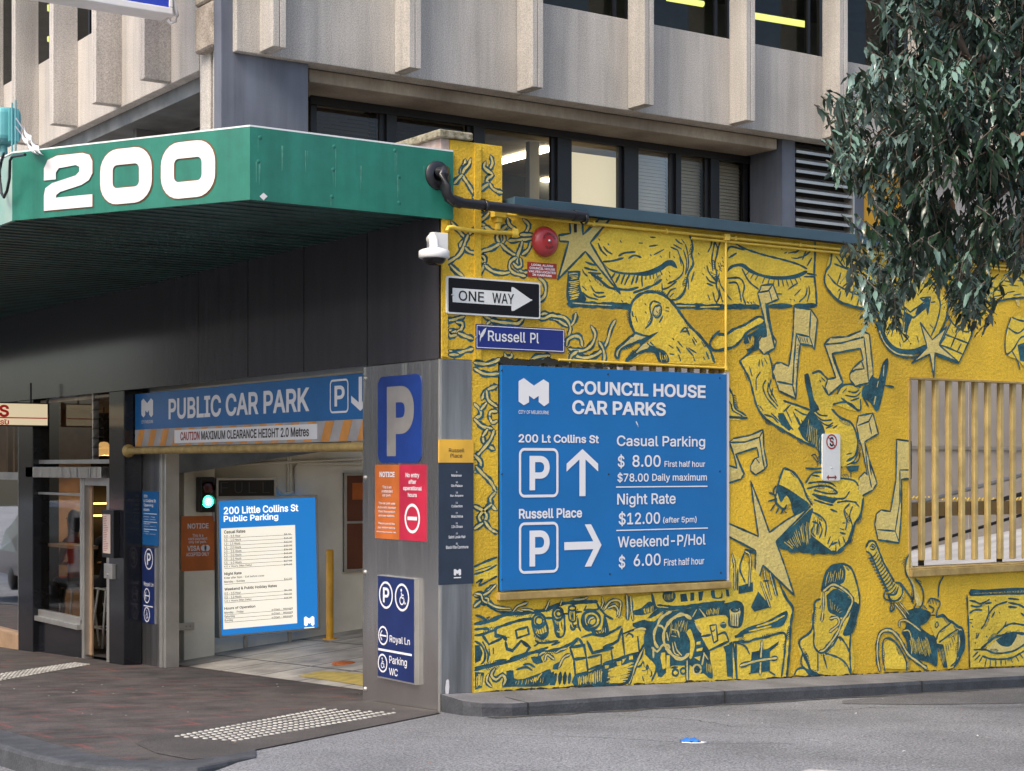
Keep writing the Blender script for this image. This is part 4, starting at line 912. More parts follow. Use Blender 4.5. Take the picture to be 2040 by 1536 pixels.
b.build('lettering', ['whitesign'], en); b = MB(); u0, u1 = fe.px(*z5(953, 250), w)[0], fe.px(*z5(1042, 250), w)[0]; rring(b, u0, u1, 2.432, 2.735, .05, .018, w, fe)
text(b, fe, 'P', fe.px(*z5(975, 250), w)[0], fe.px(*z5(1024, 250), w)[0], 2.492, 2.678, w, .02); SY_('parking_symbol', en)
uc = fe.px(*z5(1099, 250), w)[0]; arrow(b, fe, (uc, 2.74), (uc, 2.44), .06, .14, .165, w)
b.build('arrow', ['whitesign'], en)
br = thing('clearance_bar', 'worn yellow height clearance bar hung below the entrance sign', 'bar', (.06, 4, 2.12))
b = MB(); b.tube([(.05, .9, 2.125), (.05, 6.70, 2.132)], .040, 16); b.build('tube', ['ybar'], br)
b = MB(); b.lathe([(.075, 0), (.075, .02), (.06, .05), (.043, .06)], (.05, 6.718, 2.132), (0, -1, 0), 20); b.build('end_flange', ['ybar'], br)
fj = FLx(.214)
ho = thing('opening_hours_sign', 'small blue opening hours plate on the narrow steel jamb', 'sign', (.21, 6.5, 1.2))
u0, v1 = fj.px(*z4(681, 668), .004); u1, v0 = fj.px(*z4(757, 931), .004)
b = MB(); b.box(u0, u1, v0, v1, -.004, .004, 0, fj); b.build('plate', ['signblue'], ho)
b = MB(); w = .006
for s, y0, y1, x1, bo in (('200', 685, 699, 705, .02), ('Lt Collins St', 705, 723, 745, .02), ('Opening', 727, 746, 732, .02), ('Hours', 748, 764, 714, .02), ('Monday - Friday', 787, 796, 742, .01), ('6:00am - Midnight', 799, 808, 745, .01), ('Saturday', 820, 829, 718, .01), ('6:00am - Midnight', 833, 842, 745, .01), ('Sunday', 856, 865, 713, .01), ('6:00am - Midnight', 869, 878, 745, .01)): textpx(b, fj, s, z4(687, y0), z4(x1, y1), w, bo)
for y in (775, 814, 849): p = fj.px(*z4(687, y), w); q = fj.px(*z4(750, y), w); b.flat(rect(p[0], q[0], p[1] - .004, p[1] + .004), w, 0, fj)
b.build('lettering', ['whitesign'], ho)
ry = thing('wayfinding_sign', 'slim navy Royal Ln direction plate on the jamb under the opening hours', 'sign', (.21, 6.5, .3))
u0, v1 = fj.px(*z4(681, 936), .01); u1, v0 = fj.px(*z4(740, 1305), .01)
b = MB(); b.box(u0, u1, v0, v1, -.004, .01, 0, fj); b.build('panel', ['navy'], ry)
b = MB(); b.box(u1 + .001, u1 + .02, v0, v1, -.004, .014, 0, fj); b.build('frame', ['alu'], ry)
b = MB(); w = .012
cc, r = ring(fj, (711, 993), 20, z4, .86); text(b, fj, 'P', cc[0] - r * .42, cc[0] + r * .48, cc[1] - r * .55, cc[1] + r * .55, w, .02); SY_('parking_symbol', ry)
cc, r = ring(fj, (702, 1168), 14, z4, .84); arrow(b, fj, (cc[0] + r * .7, cc[1]), (cc[0] - r * .7, cc[1]), r * .16, r * .55, r * .5, w); SY_('arrow_symbol', ry)
cc, r = ring(fj, (702, 1258), 14, z4, .84); wheelchair(b, fj, cc, r * .8, w); SY_('accessible_symbol', ry)
textpx(b, fj, 'Royal Ln', z4(688, 1101), z4(733, 1131), w, .006); p, q = fj.px(*z4(687, 1214), w), fj.px(*z4(731, 1218), w); b.flat(rect(p[0], q[0], p[1] - .008, p[1] + .004), w, 0, fj)
b.build('lettering', ['whitesign'], ry)
fc = FRy(6.9)
pn = thing('payment_notice', 'orange card payment only notice on the cream pier inside the entry', 'notice', (1, 6.9, .8))
u0, v1 = fc.px(*z4(866, 789), .006); u1, v0 = fc.px(*z4(1026, 1046), .006)
b = MB(); b.box(u0, u1, v0, v1, -.004, .006, 0, fc); b.build('plate', ['orange'], pn)
b = MB(); w = .008
T = lambda s, x0, y0, x1, y1, bold=.012: textpx(b, fc, s, z4(x0, y0), z4(x1, y1), w, bold)
T('NOTICE', 897, 823, 997, 846, .02); T('This is a', 920, 873, 972, 886); T('card payment', 900, 889, 991, 904); T('only car park.', 902, 905, 988, 919); T('VISA', 895, 930, 956, 953, .02); T('ACCEPTED ONLY', 890, 963, 1000, 977, .016)
for x in (974, 990): cc = fc.px(*z4(x, 940), w); b.disc(cc, .036, w, fc, 20)
b.build('lettering', ['whitesign'], pn)
tl = thing('traffic_light', 'two lamp traffic light showing green on the pier beside the rates lightbox', 'traffic light', (1.1, 6.8, 1.45))
ft = FRy(6.74)
u0, v1 = ft.px(*z4(959, 601)); u1, v0 = ft.px(*z4(1030, 769))
b = MB(); b.box(u0, u1, v0, v1, -.14, 0, 0, ft); b.build('housing', ['black'], tl, bevel=.012)
cg, cr_ = ft.px(*z4(993, 718)), ft.px(*z4(993, 654))
for nm, c, mm in (('green_lamp', cg, 'lampgreen'), ('red_lamp', cr_, 'lampred')):
    b = MB(); b.lathe([(.072, .0), (.068, .014), (.045, .024), (0, .028)], ft.P(*c, 0), (0, -1, 0), 24); o = b.build(nm, [mm], tl)
    if mm == 'lampgreen':
        q = MB(); [q.lathe([(.0085, .0), (.006, .006), (0, .007)], ft.P(c[0] + rr * math.cos(a), c[1] + rr * math.sin(a), .027 - rr * .12), (0, -1, 0), 6) for rr, nn in ((0, 1), (.022, 7), (.042, 12)) for a in [2 * math.pi * k / nn for k in range(nn)]]; q.build('lamp_diodes', ['lampcore'], o)
    q = MB(); n = 14; ring_ = [(math.cos(a), math.sin(a)) for a in [R_(-20) + R_(220) * k / n for k in range(n + 1)]]
    q.add([ft.P(c[0] + x * .078, c[1] + y * .078, w_) for w_ in (0, .04) for x, y in ring_], [(k, k + 1, n + 2 + k, n + 1 + k) for k in range(n)]); q.build('visor', ['black'], tl)
b = MB(); b.tube([ft.P(u1 - .01, v0 - .0, -.05), ft.P(u1 + .02, v0 - .1, -.08)], .012, 6); b.build('cable', ['steel'], tl)
# rates lightbox, slightly tilted with the ramp
zL = zm(380, 960, .22134)
fx = Frame((1.2, 6.86, .0), (1, 0, .024), (0, -1, 0), (-.006, 0, 1)); fx.V = Vector((-.024, 0, 1)).normalized()
lb = thing('rates_lightbox', 'glowing backlit blue rates board 200 Little Collins St inside the entry', 'lightbox', (1.9, 6.9, .1))
L0, Lt = fx.px(*zL(228, 150)); R0, _ = fx.px(*zL(1142, 300)); _, Lb = fx.px(*zL(240, 1410))
b = MB(); t = .03
for a in ((L0, R0, Lt - t, Lt), (L0, R0, Lb, Lb + t), (L0, L0 + t, Lb + t, Lt - t), (R0 - t, R0, Lb + t, Lt - t)): b.box(*a, -.16, .012, 0, fx)
b.build('frame', ['alu'], lb, bevel=.004)
b = MB(); b.box(L0 + t, R0 - t, Lb + t, Lt - t, -.1, 0, 0, fx); b.build('blue_face', ['boxblue'], lb)
u0, v1 = fx.px(*zL(274, 420), .003); u1, v0 = fx.px(*zL(958, 1276), .003); v0 = mean(fx.px(*zL(277, 1325), .003)[1], v0)
b = MB(); b.flat(rect(u0, u1, v0, v1), .003, 0, fx); b.build('white_face', ['boxwhite'], lb)
b = MB(); w = .005
textpx(b, fx, '200 Little Collins St', zL(297, 226), zL(968, 264), w, .018); textpx(b, fx, 'Public Parking', zL(297, 305), zL(788, 352), w, .018)
lu0, lv1 = fx.px(*zL(1020, 1212), w); lu1, lv0 = fx.px(*zL(1113, 1295), w); b.build('title_lettering', ['boxtitle'], lb); b = MB(); logo(b, fx, lu0, lu1, lv0, lv1, w); b.flat(rect(lu0, lu1, lv0 - .022, lv0 - .012), w, 0, fx)
b.build('city_logo', ['boxtitle'], lb)
b = MB(); sl_ = -.035
def row(s, x0, x1, yl, h, bold=.01):      # yl: centre line of the row at its left end, in the enlargement
    a = fx.px(*zL(x0, yl + sl_ * (x0 - 300)), w); c = fx.px(*zL(x1, yl + sl_ * (x1 - 300)), w); k = h * .22134 / F_ * 22.5
    text(b, fx, s, a[0], c[0], a[1] - k / 2, a[1] + k / 2, w, bold)
def line(yl):
    a = fx.px(*zL(303, yl), w); c = fx.px(*zL(914, yl - 20), w); b.flat(rect(a[0], c[0], a[1] - .003, a[1] + .001), w, 0, fx)
row('Casual Rates', 300, 492, 452, 26, .02)
for i, (s, x1, p) in enumerate((('0.0 - 0.5 Hour', 447, '$8.00'), ('0.5 - 1.0 Hours', 452, '$15.00'), ('1.0 - 1.5 Hours', 446, '$22.00'), ('1.5 - 2.0 Hours', 452, '$30.00'), ('2.0 - 2.5 Hours', 456, '$36.00'), ('2.5 - 3.0 Hours', 456, '$43.00'), ('3.0 - 3.5 Hours', 455, '$55.00'), ('3.5 - 4.0 Hours', 457, '$67.00'), ('4.0 + Hours (Max Daily)', 550, '$79.00'))):
    y = 491 + 34.2 * i; row(s, 300, x1, y, 19); row(p, 840, 912 if len(p) > 5 else 900, y + .5, 18); line(y + 15)
row('Night Rate', 302, 458, 832, 28, .02); row('Enter after 5pm - Exit before close', 302, 662, 868, 20); row('Monday - Sunday', 302, 488, 903, 22); row('$12.00', 840, 912, 893, 18); line(922)
row('Weekend & Public Holiday Rates', 303, 776, 970, 28, .02)
for i, (s, x1, p) in enumerate((('0.0 - 0.5 Hour', 450, '$6.00'), ('0.5 - 1.0 Hours', 455, '$12.00'), ('1.0 + Hours (Max Daily)', 546, '$15.00'))):
    y = 1006 + 34.5 * i; row(s, 303, x1, y, 19); row(p, 842, 910, y - 11, 18); line(y + 14)
row('Hours of Operation', 303, 582, 1143, 26, .02)
for i, (s, x1) in enumerate((('Monday - Friday', 477), ('Saturday', 400), ('Sunday', 382))):
    y = 1181 + 35 * i; row(s, 303, x1, y, 22); row('6:00am - Midnight', 728, 920, y - 13, 19); line(y + 16)
b.build('rate_lettering', ['darktext'], lb)
b = MB()
for k in (.28, .72): u = L0 + (R0 - L0) * k; b.box(u - .02, u + .02, Lb - .15, Lb, -.1, -.06, 0, fx)
b.build('foot', ['alu'], lb)
# unlit FULL display
fd = FRy(6.9)
fu = thing('led_display', 'dark unlit FULL display box above the rates lightbox', 'display', (1.6, 7, 1.6))
u0, v1 = fd.px(*z5(411, 606)); u1, v0 = fd.px(*z5(696, 700))
b = MB(); t = .025
for a in ((u0, u1, v1 - t, v1), (u0, u1, v0, v0 + t), (u0, u0 + t, v0 + t, v1 - t), (u1 - t, u1, v0 + t, v1 - t)): b.box(*a, -.2, 0, 0, fd)
b.build('case', ['alu'], fu); b = MB(); b.box(u0 + t, u1 - t, v0 + t, v1 - t, -.1, -.012, 0, fd); b.build('screen', ['black'], fu)
M['segment'] = mat('dull_led_segment', (.06, .062, .065), .5, var=0)
b = MB(); cw = (u1 - u0 - 2 * t) / 4; h0, h1 = v0 + .06, v1 - .05
for i, s in enumerate(('F', 'U', 'L', 'L')): text(b, fd, s, u0 + t + cw * i + cw * .18, u0 + t + cw * i + cw * .72, h0, h1, -.010, -.015)
b.build('segments', ['segment'], fu)
# framed notice board, bollard, conduits in the entry
fz = FRy(7.12)
nb = thing('notice_board', 'brown framed pin board on the cream wall inside the entry', 'notice board', (3, 7.1, .8))
u0, v1 = fz.px(686, 942, .04); v0 = fz.px(686, 1140, .04)[1]; u1 = u0 + .95; vm = fz.px(686, 1041, .04)[1]
b = MB(); b.box(u0, u1, v0, v1, 0, .02, 0, fz); b.build('board', ['boardbrown'], nb)
b = MB(); t = .035
for a in ((u0, u1, v1 - t, v1), (u0, u1, v0, v0 + t), (u0, u0 + t, v0 + t, v1 - t), (u1 - t, u1, v0 + t, v1 - t), (u0 + t, u1 - t, vm - .015, vm + .015)): b.box(*a, 0, .045, 0, fz)
b.build('frame', ['alu'], nb)
b = MB(); p, q = fz.px(702, 962, .025), fz.px(735, 995, .025); b.box(p[0], q[0], q[1], p[1], .021, .026, 0, fz); b.build('orange_card', ['orange'], nb)
fb2 = FRy(6.55); p = fb2.P(*fb2.px(657, 1180)); bt = fb2.px(656, 1095)[1]; bb = pf(p.x, 6.55)
bo = thing('bollard', 'slim yellow steel bollard standing to the right of the lightbox', 'bollard', (p.x, 6.55, bb))
b = MB(); b.lathe([(.045, -.02), (.045, bt - bb - .01), (.03, bt - bb), (0, bt - bb + .002)], (p.x, 6.55, bb), (0, 0, 1), 18); b.build('post', ['bollard'], bo)
b = MB(); b.lathe([(.09, 0), (.09, .012), (.045, .014)], (p.x, 6.55, bb), (0, 0, 1), 18); b.build('base_plate', ['bollard'], bo)
cn = thing('conduit', 'grey steel conduits running along the cream wall inside the entry', 'conduit', (2.5, 7.1, 2))
b = MB()
for pts in (((470, 927), (560, 921), (722, 914)), ((586, 985), (586, 930), (594, 923), (722, 924))): b.tube([fz.P(*fz.px(*q, .03), .03) for q in pts], .017, 8)
for x in (574, 579): b.tube([fz.P(*fz.px(x, 905, .03), .03), fz.P(*fz.px(x, 985, .03), .03)], .014, 8)
b.tube([fz.P(*fz.px(*q, .05), .05) for q in ((551, 968), (558, 980), (566, 985), (584, 980))], .02, 8); b.build('pipe', ['cream'], cn)
dl = thing('door_arm', 'flat steel bracket arm low on the cream pier by the jamb', 'bracket', (.8, 6.85, .1)); fq = FRy(6.88)
u0, v1 = fq.px(333, 1243); u1, v0 = fq.px(386, 1254); b = MB(); b.box(u0, u1, v0, v1, 0, .02, 0, fq); b.build('arm', ['alu'], dl, bevel=.003)
b = MB(); [b.lathe([(.012, 0), (.008, .008), (0, .01)], fq.P(u1 - x, (v0 + v1) / 2, .02), (0, -1, 0), 8) for x in (.05, .10)]; b.build('bolts', ['steel'], dl)
r_ = ray(685, 1322)
def on_floor(x, y):
    r = ray(x, y); t = 0; lo, hi = 1, 60
    for _ in range(50):
        m = (lo + hi) / 2; p = CAM + r * m
        if p.z > pf(p.x, p.y): lo = m
        else: hi = m
    return CAM + r * lo
p = on_floor(685, 1322)
b = MB(); b.lathe([(.13, 0), (.125, .012), (.09, .02), (0, .022)], (p.x, p.y, pf(p.x, p.y)), (0, 0, 1), 20)
tag(b.build('floor_marker', ['orange']), 'flat round orange marker lying on the car park floor', 'floor marker')
pts = [on_floor(*q) for q in ((592, 1347), (640, 1337), (760, 1345), (760, 1372))]
b = MB(); b.poly([(q.x, q.y, pf(q.x, q.y) + .005) for q in pts]); struct(b.build('floor_marking', ['linepaint']))
# face mask on the road
r = ray(1375, 1479); t = 10
for _ in range(40): q = CAM + r * t; t += (q.z - zg(q.x, q.y)) * 4
c = CAM + r * t
b = MB(); n = 9
for i in range(n):
    for j in range(5):
        a, s = i / (n - 1) - .5, j / 4 - .5
        b.v.append((c.x + a * .125 * CY + s * .10 * SY, c.y - a * .125 * SY + s * .10 * CY, zg(c.x, c.y) + .012 + .012 * math.cos(a * 3) * math.cos(s * 3) + .006 * math.sin(j * 2.6) + .007 * math.sin(i * 1.9 + j)))
b.f = [[i * 5 + j, (i + 1) * 5 + j, (i + 1) * 5 + j + 1, i * 5 + j + 1] for i in range(n - 1) for j in range(4)]; b.m = [0] * len(b.f); b.sm = [True] * len(b.f)
mk = thing('face_mask', 'crumpled blue disposable face mask lying on the asphalt', 'face mask', c)
o = b.build('mask', ['maskblue'], mk); so = o.modifiers.new('thick', 'SOLIDIFY'); so.thickness = .004
b = MB()
b.tube([(c.x + a * CY + s * SY, c.y - a * SY + s * CY, zg(c.x, c.y) + .008) for a, s in ((-.06, -.05), (.0, -.075), (.07, -.07), (.105, -.05), (.07, -.03))], .004, 5); b.build('ear_loop', ['whitesign'], mk)
# ------------------------------------------------------------------ hanging things at upper left
bs = thing('blade_sign', 'white framed blue screen sign projecting from the upper facade', 'sign', (-1.5, 4.5, 6.5))
fs = FRy(4.42); e = fs.px(345, 30)[0]; zb = fs.px(300, 22)[1]
b = MB(); b.box(-3.2, e, 4.42, 4.72, zb - .0, zb + .07); b.box(e - .04, e, 4.42, 4.72, zb + .07, zb + 1.7); b.box(-3.2, -3.16, 4.42, 4.72, zb + .07, zb + 1.7); b.box(-3.2, e, 4.42, 4.72, zb + 1.7, zb + 1.77); b.build('frame', ['white'], bs, bevel=.01)
b = MB(); b.box(-3.16, e - .04, 4.435, 4.70, zb + .07, zb + 1.7); b.build('screen', ['led'], bs)
b = MB(); b.box(e, e + .07, 4.5, 4.62, zb + .02, zb + .14); b.box(e + .07, -.0, 4.54, 4.58, zb + .9, zb + .98); b.build('bracket', ['white'], bs, bevel=.006)
b = MB(); k = [fs.px(*q, -.05) for q in ((345, -60), (347, 0), (350, 18), (354, 30), (350, 42), (340, 47), (334, 40))]; b.tube([fs.P(*q, -.05) for q in k], .017, 8); b.build('cable', ['white'], bs)
fo = FLx(-2.7)
bx = thing('junction_box', 'turquoise electrical box on thin rods above the canopy edge', 'electrical box', (-2.7, 2.6, 4.6))
u1, v1 = fo.px(21, 212); u0, v0 = u1 - .9, fo.px(21, 282)[1]
b = MB(); b.box(u0, u1, v0, v1, -.1, .1, 0, fo); b.build('case', ['teal'], bx, bevel=.05, seg=3)
b = MB(); b.box(u1, u1 + .035, v0 + .0, v1 - .02, -.06, .02, 0, fo); b.build('back_plate', ['teal'], bx)
b = MB()
for x, y0, y1 in ((24, 205, 318), (31, 200, 318)): b.tube([fo.P(*fo.px(x, y0)), fo.P(*fo.px(x, y1))], .008, 6)
b.tube([fo.P(*fo.px(x, y)) for x, y in ((8, 282), (8, 312))], .03, 8); b.build('rod', ['teal'], bx)
fo2 = FLx(-2.84)
b = MB(); b.tube([fo2.P(*fo2.px(*q)) for q in ((8, 305), (2, 325), (0, 360), (3, 385), (8, 393), (14, 380), (19, 355), (20, 320), (24, 312), (50, 308))], .012, 8); b.build('cable', ['pvc'], bx)
for k, (a, c) in enumerate((((31, 252), (70, 303)), ((32, 236), (79, 303)))):
    st = thing('stay_strap', ('lower' if k == 0 else 'upper') + ' twisted metal stay strap slanting from the turquoise box to the canopy', 'strap', fo.P(*fo.px(*c)), 'twisted stay straps')
    A_, C_ = fo.P(*fo.px(*a)), fo.P(*fo.px(*c)); d = C_ - A_; b = MB(); b.tube([A_, A_ + d * .42], .007, 6); b.build('rod', ['steel'], st)
    b = MB(); n = 40; s_ = []
    for i in range(n + 1):
        tt = .34 + .72 * i / n; p = A_ + d * tt; an_ = i / n * math.pi * 2.4; s1 = Vector((0, -d.z, d.y)).normalized() * math.cos(an_) + Vector((1, 0, 0)) * math.sin(an_); wd = .022
        s_ += [p - s1 * wd, p + s1 * wd]
    b.add(s_, [(2 * i, 2 * i + 1, 2 * i + 3, 2 * i + 2) for i in range(n)], 0, True); o = b.build('ribbon', ['silver'], st, recalc=False); so = o.modifiers.new('thick', 'SOLIDIFY'); so.thickness = .003
# ------------------------------------------------------------------ the mural: painted marks lying on the rendered wall
ZM = dict(A=(860, 260, .19608), B=(860, 540, .19608), C=(920, 680, .37736), D=(1160, 420, .19531), E=(1440, 560, .17647), F=(1640, 380, .26042), G=(1420, 420, .3125),
          H=(1420, 780, .3125), K=(1420, 980, .26034), N=(1720, 1040, .20833), O=(1440, 700, .27353), P=(940, 1160, .15625), Q=(1200, 1160, .15625))
mu = MB(); _lay = [0]; mrnd = random.Random(3)
PX = .0041       # one survey pixel on this wall, metres
def wpt(f, p):
    x0, y0, s = ZM[f]; return FR.px(x0 + p[0] * s, y0 + p[1] * s)
def lay(): _lay[0] += 1; return .0012 + _lay[0] * 6e-6
def curve(p, straight=False, step=.018):
    p = [Vector(q) for q in p]
    if straight or len(p) < 3:
        out = []
        for a, c in zip(p, p[1:]):
            n = max(1, int((c - a).length / .03)); out += [a + (c - a) * k / n for k in range(n)]
        return out + [p[-1]]
    out = []; q = [p[0] * 2 - p[1]] + p + [p[-1] * 2 - p[-2]]
    for i in range(1, len(q) - 2):
        a, c, d, e = q[i - 1:i + 3]; n = max(2, int((d - c).length / step))
        for k in range(n):
            t = k / n; out.append(.5 * ((2 * c) + (d - a) * t + (2 * a - 5 * c + 4 * d - e) * t * t + (3 * c - a - 3 * d + e) * t ** 3))
    return out + [p[-1]]
def ribbon(p, wd, mi, jit=.22, straight=False, taper=True):
    c = curve(p, straight); w = lay(); n = len(c); vs = []; ph = mrnd.random() * 9; cap = 0
    for i, q in enumerate(c):
        d = c[min(i + 1, n - 1)] - c[max(i - 1, 0)]
        if d.length < 1e-6: d = Vector((1, 0))
        d.normalize(); nn = Vector((-d.y, d.x))
        h = wd / 2 * (1 + jit * math.sin(i * .9 + ph) * .5 + jit * (mrnd.random() - .5))
        if i in (0, n - 1): h *= .62
        vs += [FR.P(*(q + nn * h), w), FR.P(*(q - nn * h), w)]
    # rounded ends
    d0 = (c[0] - c[1]).normalized() * wd * .32; d1 = (c[-1] - c[-2]).normalized() * wd * .32
    b0 = len(vs); vs += [FR.P(*(c[0] + d0), w), FR.P(*(c[-1] + d1), w)]
    mu.add(vs, [(2 * i, 2 * i + 1, 2 * i + 3, 2 * i + 2) for i in range(n - 1)] + [(0, b0, 1), (2 * n - 2, 2 * n - 1, b0 + 1)], mi)
def ticks(q, wd):
    """engraver's shading: short strokes leaning off one side of a contour"""
    c = curve(q); n = len(c); side = mrnd.choice((-1, 1)); i = mrnd.randint(2, 8)
    while i < n - 2:
        if mrnd.random() < .75:
            k = mrnd.randint(3, 8); ln = mrnd.uniform(.018, .05)
            for m in range(k):
                a = i + int(m * 1.0)
                if a >= n - 1: break
                d = c[min(a + 1, n - 1)] - c[a - 1]
                if d.length < 1e-6: continue
                d.normalize(); nn = Vector((-d.y, d.x)) * side; L_ = ln * (.5 + .6 * math.sin(math.pi * (m + .7) / k)); p0 = c[a] + nn * .008
                ribbon([p0, p0 + nn * L_ * .55 + d * L_ * .35, p0 + nn * L_ * .8 + d * L_ * .8], 1.7 * PX * mrnd.uniform(.7, 1.3), INK, .4)
            i += k + mrnd.randint(3, 14)
        else: i += mrnd.randint(6, 16)
        if mrnd.random() < .2: side = -side
def parse(s): return [tuple(float(v) for v in q.split(',')) for q in s.split()]
GOLD, INK, PALE, LEM, GRM = 0, 1, 2, 3, 4
def area(f, p, mi, smoothed=False):
    q = [wpt(f, a) for a in p]
    if smoothed: q = [tuple(v) for v in curve(q + [q[0]], False, .03)[:-1]]
    mu.flat(q, lay(), mi, FR)
def draw(f, txt):
    """one mark per line: kind [width px] points; I ink line, i straight ink line, C pale wire edged in ink, H pale line, L/P/X area of lemon/pale/ink, G gold line"""
    for ln in txt.strip().split('\n'):
        ln = ln.strip()
        if not ln: continue
        k, rest = ln.split(' ', 1); wd = None
        if ',' not in rest.split(' ', 1)[0]: wd, rest = rest.split(' ', 1); wd = float(wd)
        for part in rest.split(';'):
            p = parse(part)
            if not p: continue
            if k in 'LPXl': area(f, p, {'L': LEM, 'P': PALE, 'X': INK, 'l': LEM}[k], k in 'LX' and len(p) > 5); continue
            q = [wpt(f, a) for a in p]
            if len(q) == 1: q = [q[0], (q[0][0] + .012, q[0][1] - .012)]; 
            if k == 'C': ribbon(q, (wd or 13) * PX, INK, .35); ribbon(q, (wd or 13) * PX * .38, PALE, .3)
            elif k in 'Ii':
                ribbon(q, (wd or 4.2) * PX, INK, .3, k == 'i')
                if k == 'I' and f in 'DKNOPQ' and (wd or 4.2) >= 4.5 and len(q) > 3: ticks(q, wd)
            elif k in 'Hh': ribbon(q, (wd or 2.2) * PX, PALE, .4, k == 'h')
            elif k == 'Y': ribbon(q, (wd or 3) * PX, LEM, .4)
            elif k == 'B': ribbon(q, (wd or 4) * PX, GRM, .8)
def outline(f, pts, wd=4.2, fill='P'):
    p = parse(pts)
    if fill: area(f, p, {'P': PALE, 'L': LEM}[fill])
    q = [wpt(f, a) for a in p]; q.append(q[0])
    for a, c in zip(q, q[1:]): ribbon([a, c], wd * PX, INK, .3, True)
def hatch(f, quad, n, wd, k='H', jit=.3):
    A_, B_, C_, D_ = [Vector(q) for q in quad]
    for i in range(n):
        t = (i + .5 + (mrnd.random() - .5) * jit) / n; a = A_.lerp(B_, t); c = D_.lerp(C_, t); s0, s1 = mrnd.uniform(0, .25), mrnd.uniform(.75, 1)
        q = [wpt(f, a.lerp(c, s0)), wpt(f, a.lerp(c, (s0 + s1) / 2) + Vector((mrnd.uniform(-6, 6), mrnd.uniform(-6, 6)))), wpt(f, a.lerp(c, s1))]
        ribbon(q, wd * PX * mrnd.uniform(.7, 1.2), {'H': PALE, 'I': INK, 'Y': LEM}[k], .4)
def ringline(f, c, rx, ry, wd, k='I'):
    q = [wpt(f, (c[0] + rx * math.cos(2 * math.pi * i / 16), c[1] + ry * math.sin(2 * math.pi * i / 16))) for i in range(17)]
    ribbon(q, wd * PX, {'I': INK, 'H': PALE}[k], .2)
# --- chain link fence, top
draw('A', '''
C 340,300 335,340 300,400 320,470 380,560 440,660 490,700
C 395,290 375,350 335,390 310,440
C 228,540 270,490 310,450
C 600,260 618,330 590,390
C 545,320 530,370 570,410 620,450 580,480 560,510 590,545
C 580,540 520,580 450,650 420,690
C 590,540 620,590 670,620 715,630
C 420,680 480,690 515,730
C 440,770 490,850 560,865
C 580,840 530,890 470,940 540,965 500,1000 420,1020 370,1060
C 200,930 250,990 310,1060 350,1100 300,1140 290,1180 340,1190
C 370,1060 340,1130 320,1190 270,1270 150,1350
C 340,1190 380,1230 460,1250 500,1280
C 540,980 620,1020 700,1020 780,980
C 770,895 790,960 860,1010
C 930,905 985,960 960,1030 920,1070
C 760,970 690,1030 665,1090 700,1150 740,1110 730,1060
C 690,1150 600,1200 510,1230 480,1290 530,1340 540,1300 510,1270
C 780,1120 900,1110 1030,1095
C 900,1060 1030,1060
C 700,1150 760,1210 860,1280
C 920,1130 900,1200 870,1280 870,1370 920,1440 980,1440
C 1010,1130 980,1210 920,1260
C 860,1290 800,1330 790,1400 840,1450 950,1480
C 900,1300 910,1370 870,1390 830,1350
C 540,1350 500,1430 450,1490
C 540,1370 620,1430 720,1450 790,1440
C 190,1370 250,1430 320,1480
''')
# --- below the ONE WAY plate
draw('B', '''
C 330,460 240,490 150,505
C 150,505 165,560
C 250,520 310,530 300,590 240,620 180,600
C 180,645 245,610
C 270,630 340,660 420,690
C 180,640 190,660 250,650
C 180,810 260,835 340,810 420,790
C 180,850 270,850
C 530,460 600,495 560,540
C 600,500 700,520 820,530 880,530 930,480
C 1090,460 1150,430 1210,470 1270,490 1330,530 1390,560
C 1090,480 1150,480 1210,450 1270,460 1340,470 1390,520 1410,590 1390,650
C 1465,430 1450,500 1420,550
C 1370,760 1380,700 1450,660 1510,680 1530,765
C 1620,560 1660,640 1630,740 1560,800 1480,810 1390,790
C 1865,500 1820,580 1790,690 1760,760 1700,830 1620,870 1530,880 1400,840
C 1700,720 1740,790 1755,880 1740,940
C 1400,930 1420,860 1480,815
C 1080,60 1150,130 1150,240 1090,310
C 430,930 550,945 640,920 690,890
C 430,990 520,1040 600,1050 680,1040
C 740,840 760,880 810,870 810,840
C 1010,900 1080,870 1200,860
B 8 700,890 800,905 900,915
B 10 700,920 850,935 1000,930 1100,915 1200,905 1300,930 1400,945
B 9 720,935 860,940 1010,945 1150,930 1260,945
B 4 1520,955 1700,965 1900,965 2040,968
''')
draw('C', '''
C 105,305 130,260 185,235
C 130,260 140,310 185,345
C 145,410 150,372 185,370
C 145,400 160,430 185,420
C 65,330 95,360 100,390 70,405
C 100,360 130,325
C 65,410 110,450 160,460
C 110,500 120,540 170,570
C 170,470 150,520 110,570 65,620
C 110,500 135,465
C 65,600 100,640 85,680 65,690
C 75,660 110,700 150,740 180,790
C 175,800 150,830 160,870 182,890
C 155,860 110,900 90,930 110,960 130,930 120,900 65,870
C 110,960 65,990
C 120,950 150,990 185,1010
L 65,1190 120,1165 185,1140 185,1240 65,1280
I 5 65,1190 120,1165 185,1140
I 2.5 70,1212 155,1185
I 4 65,1230 130,1210 185,1180
I 4 75,1275 110,1255 90,1290 185,1240
C 165,1290 120,1340 100,1370 130,1375 110,1340 65,1340
C 100,1370 65,1400
C 130,1370 180,1410 260,1420
''')
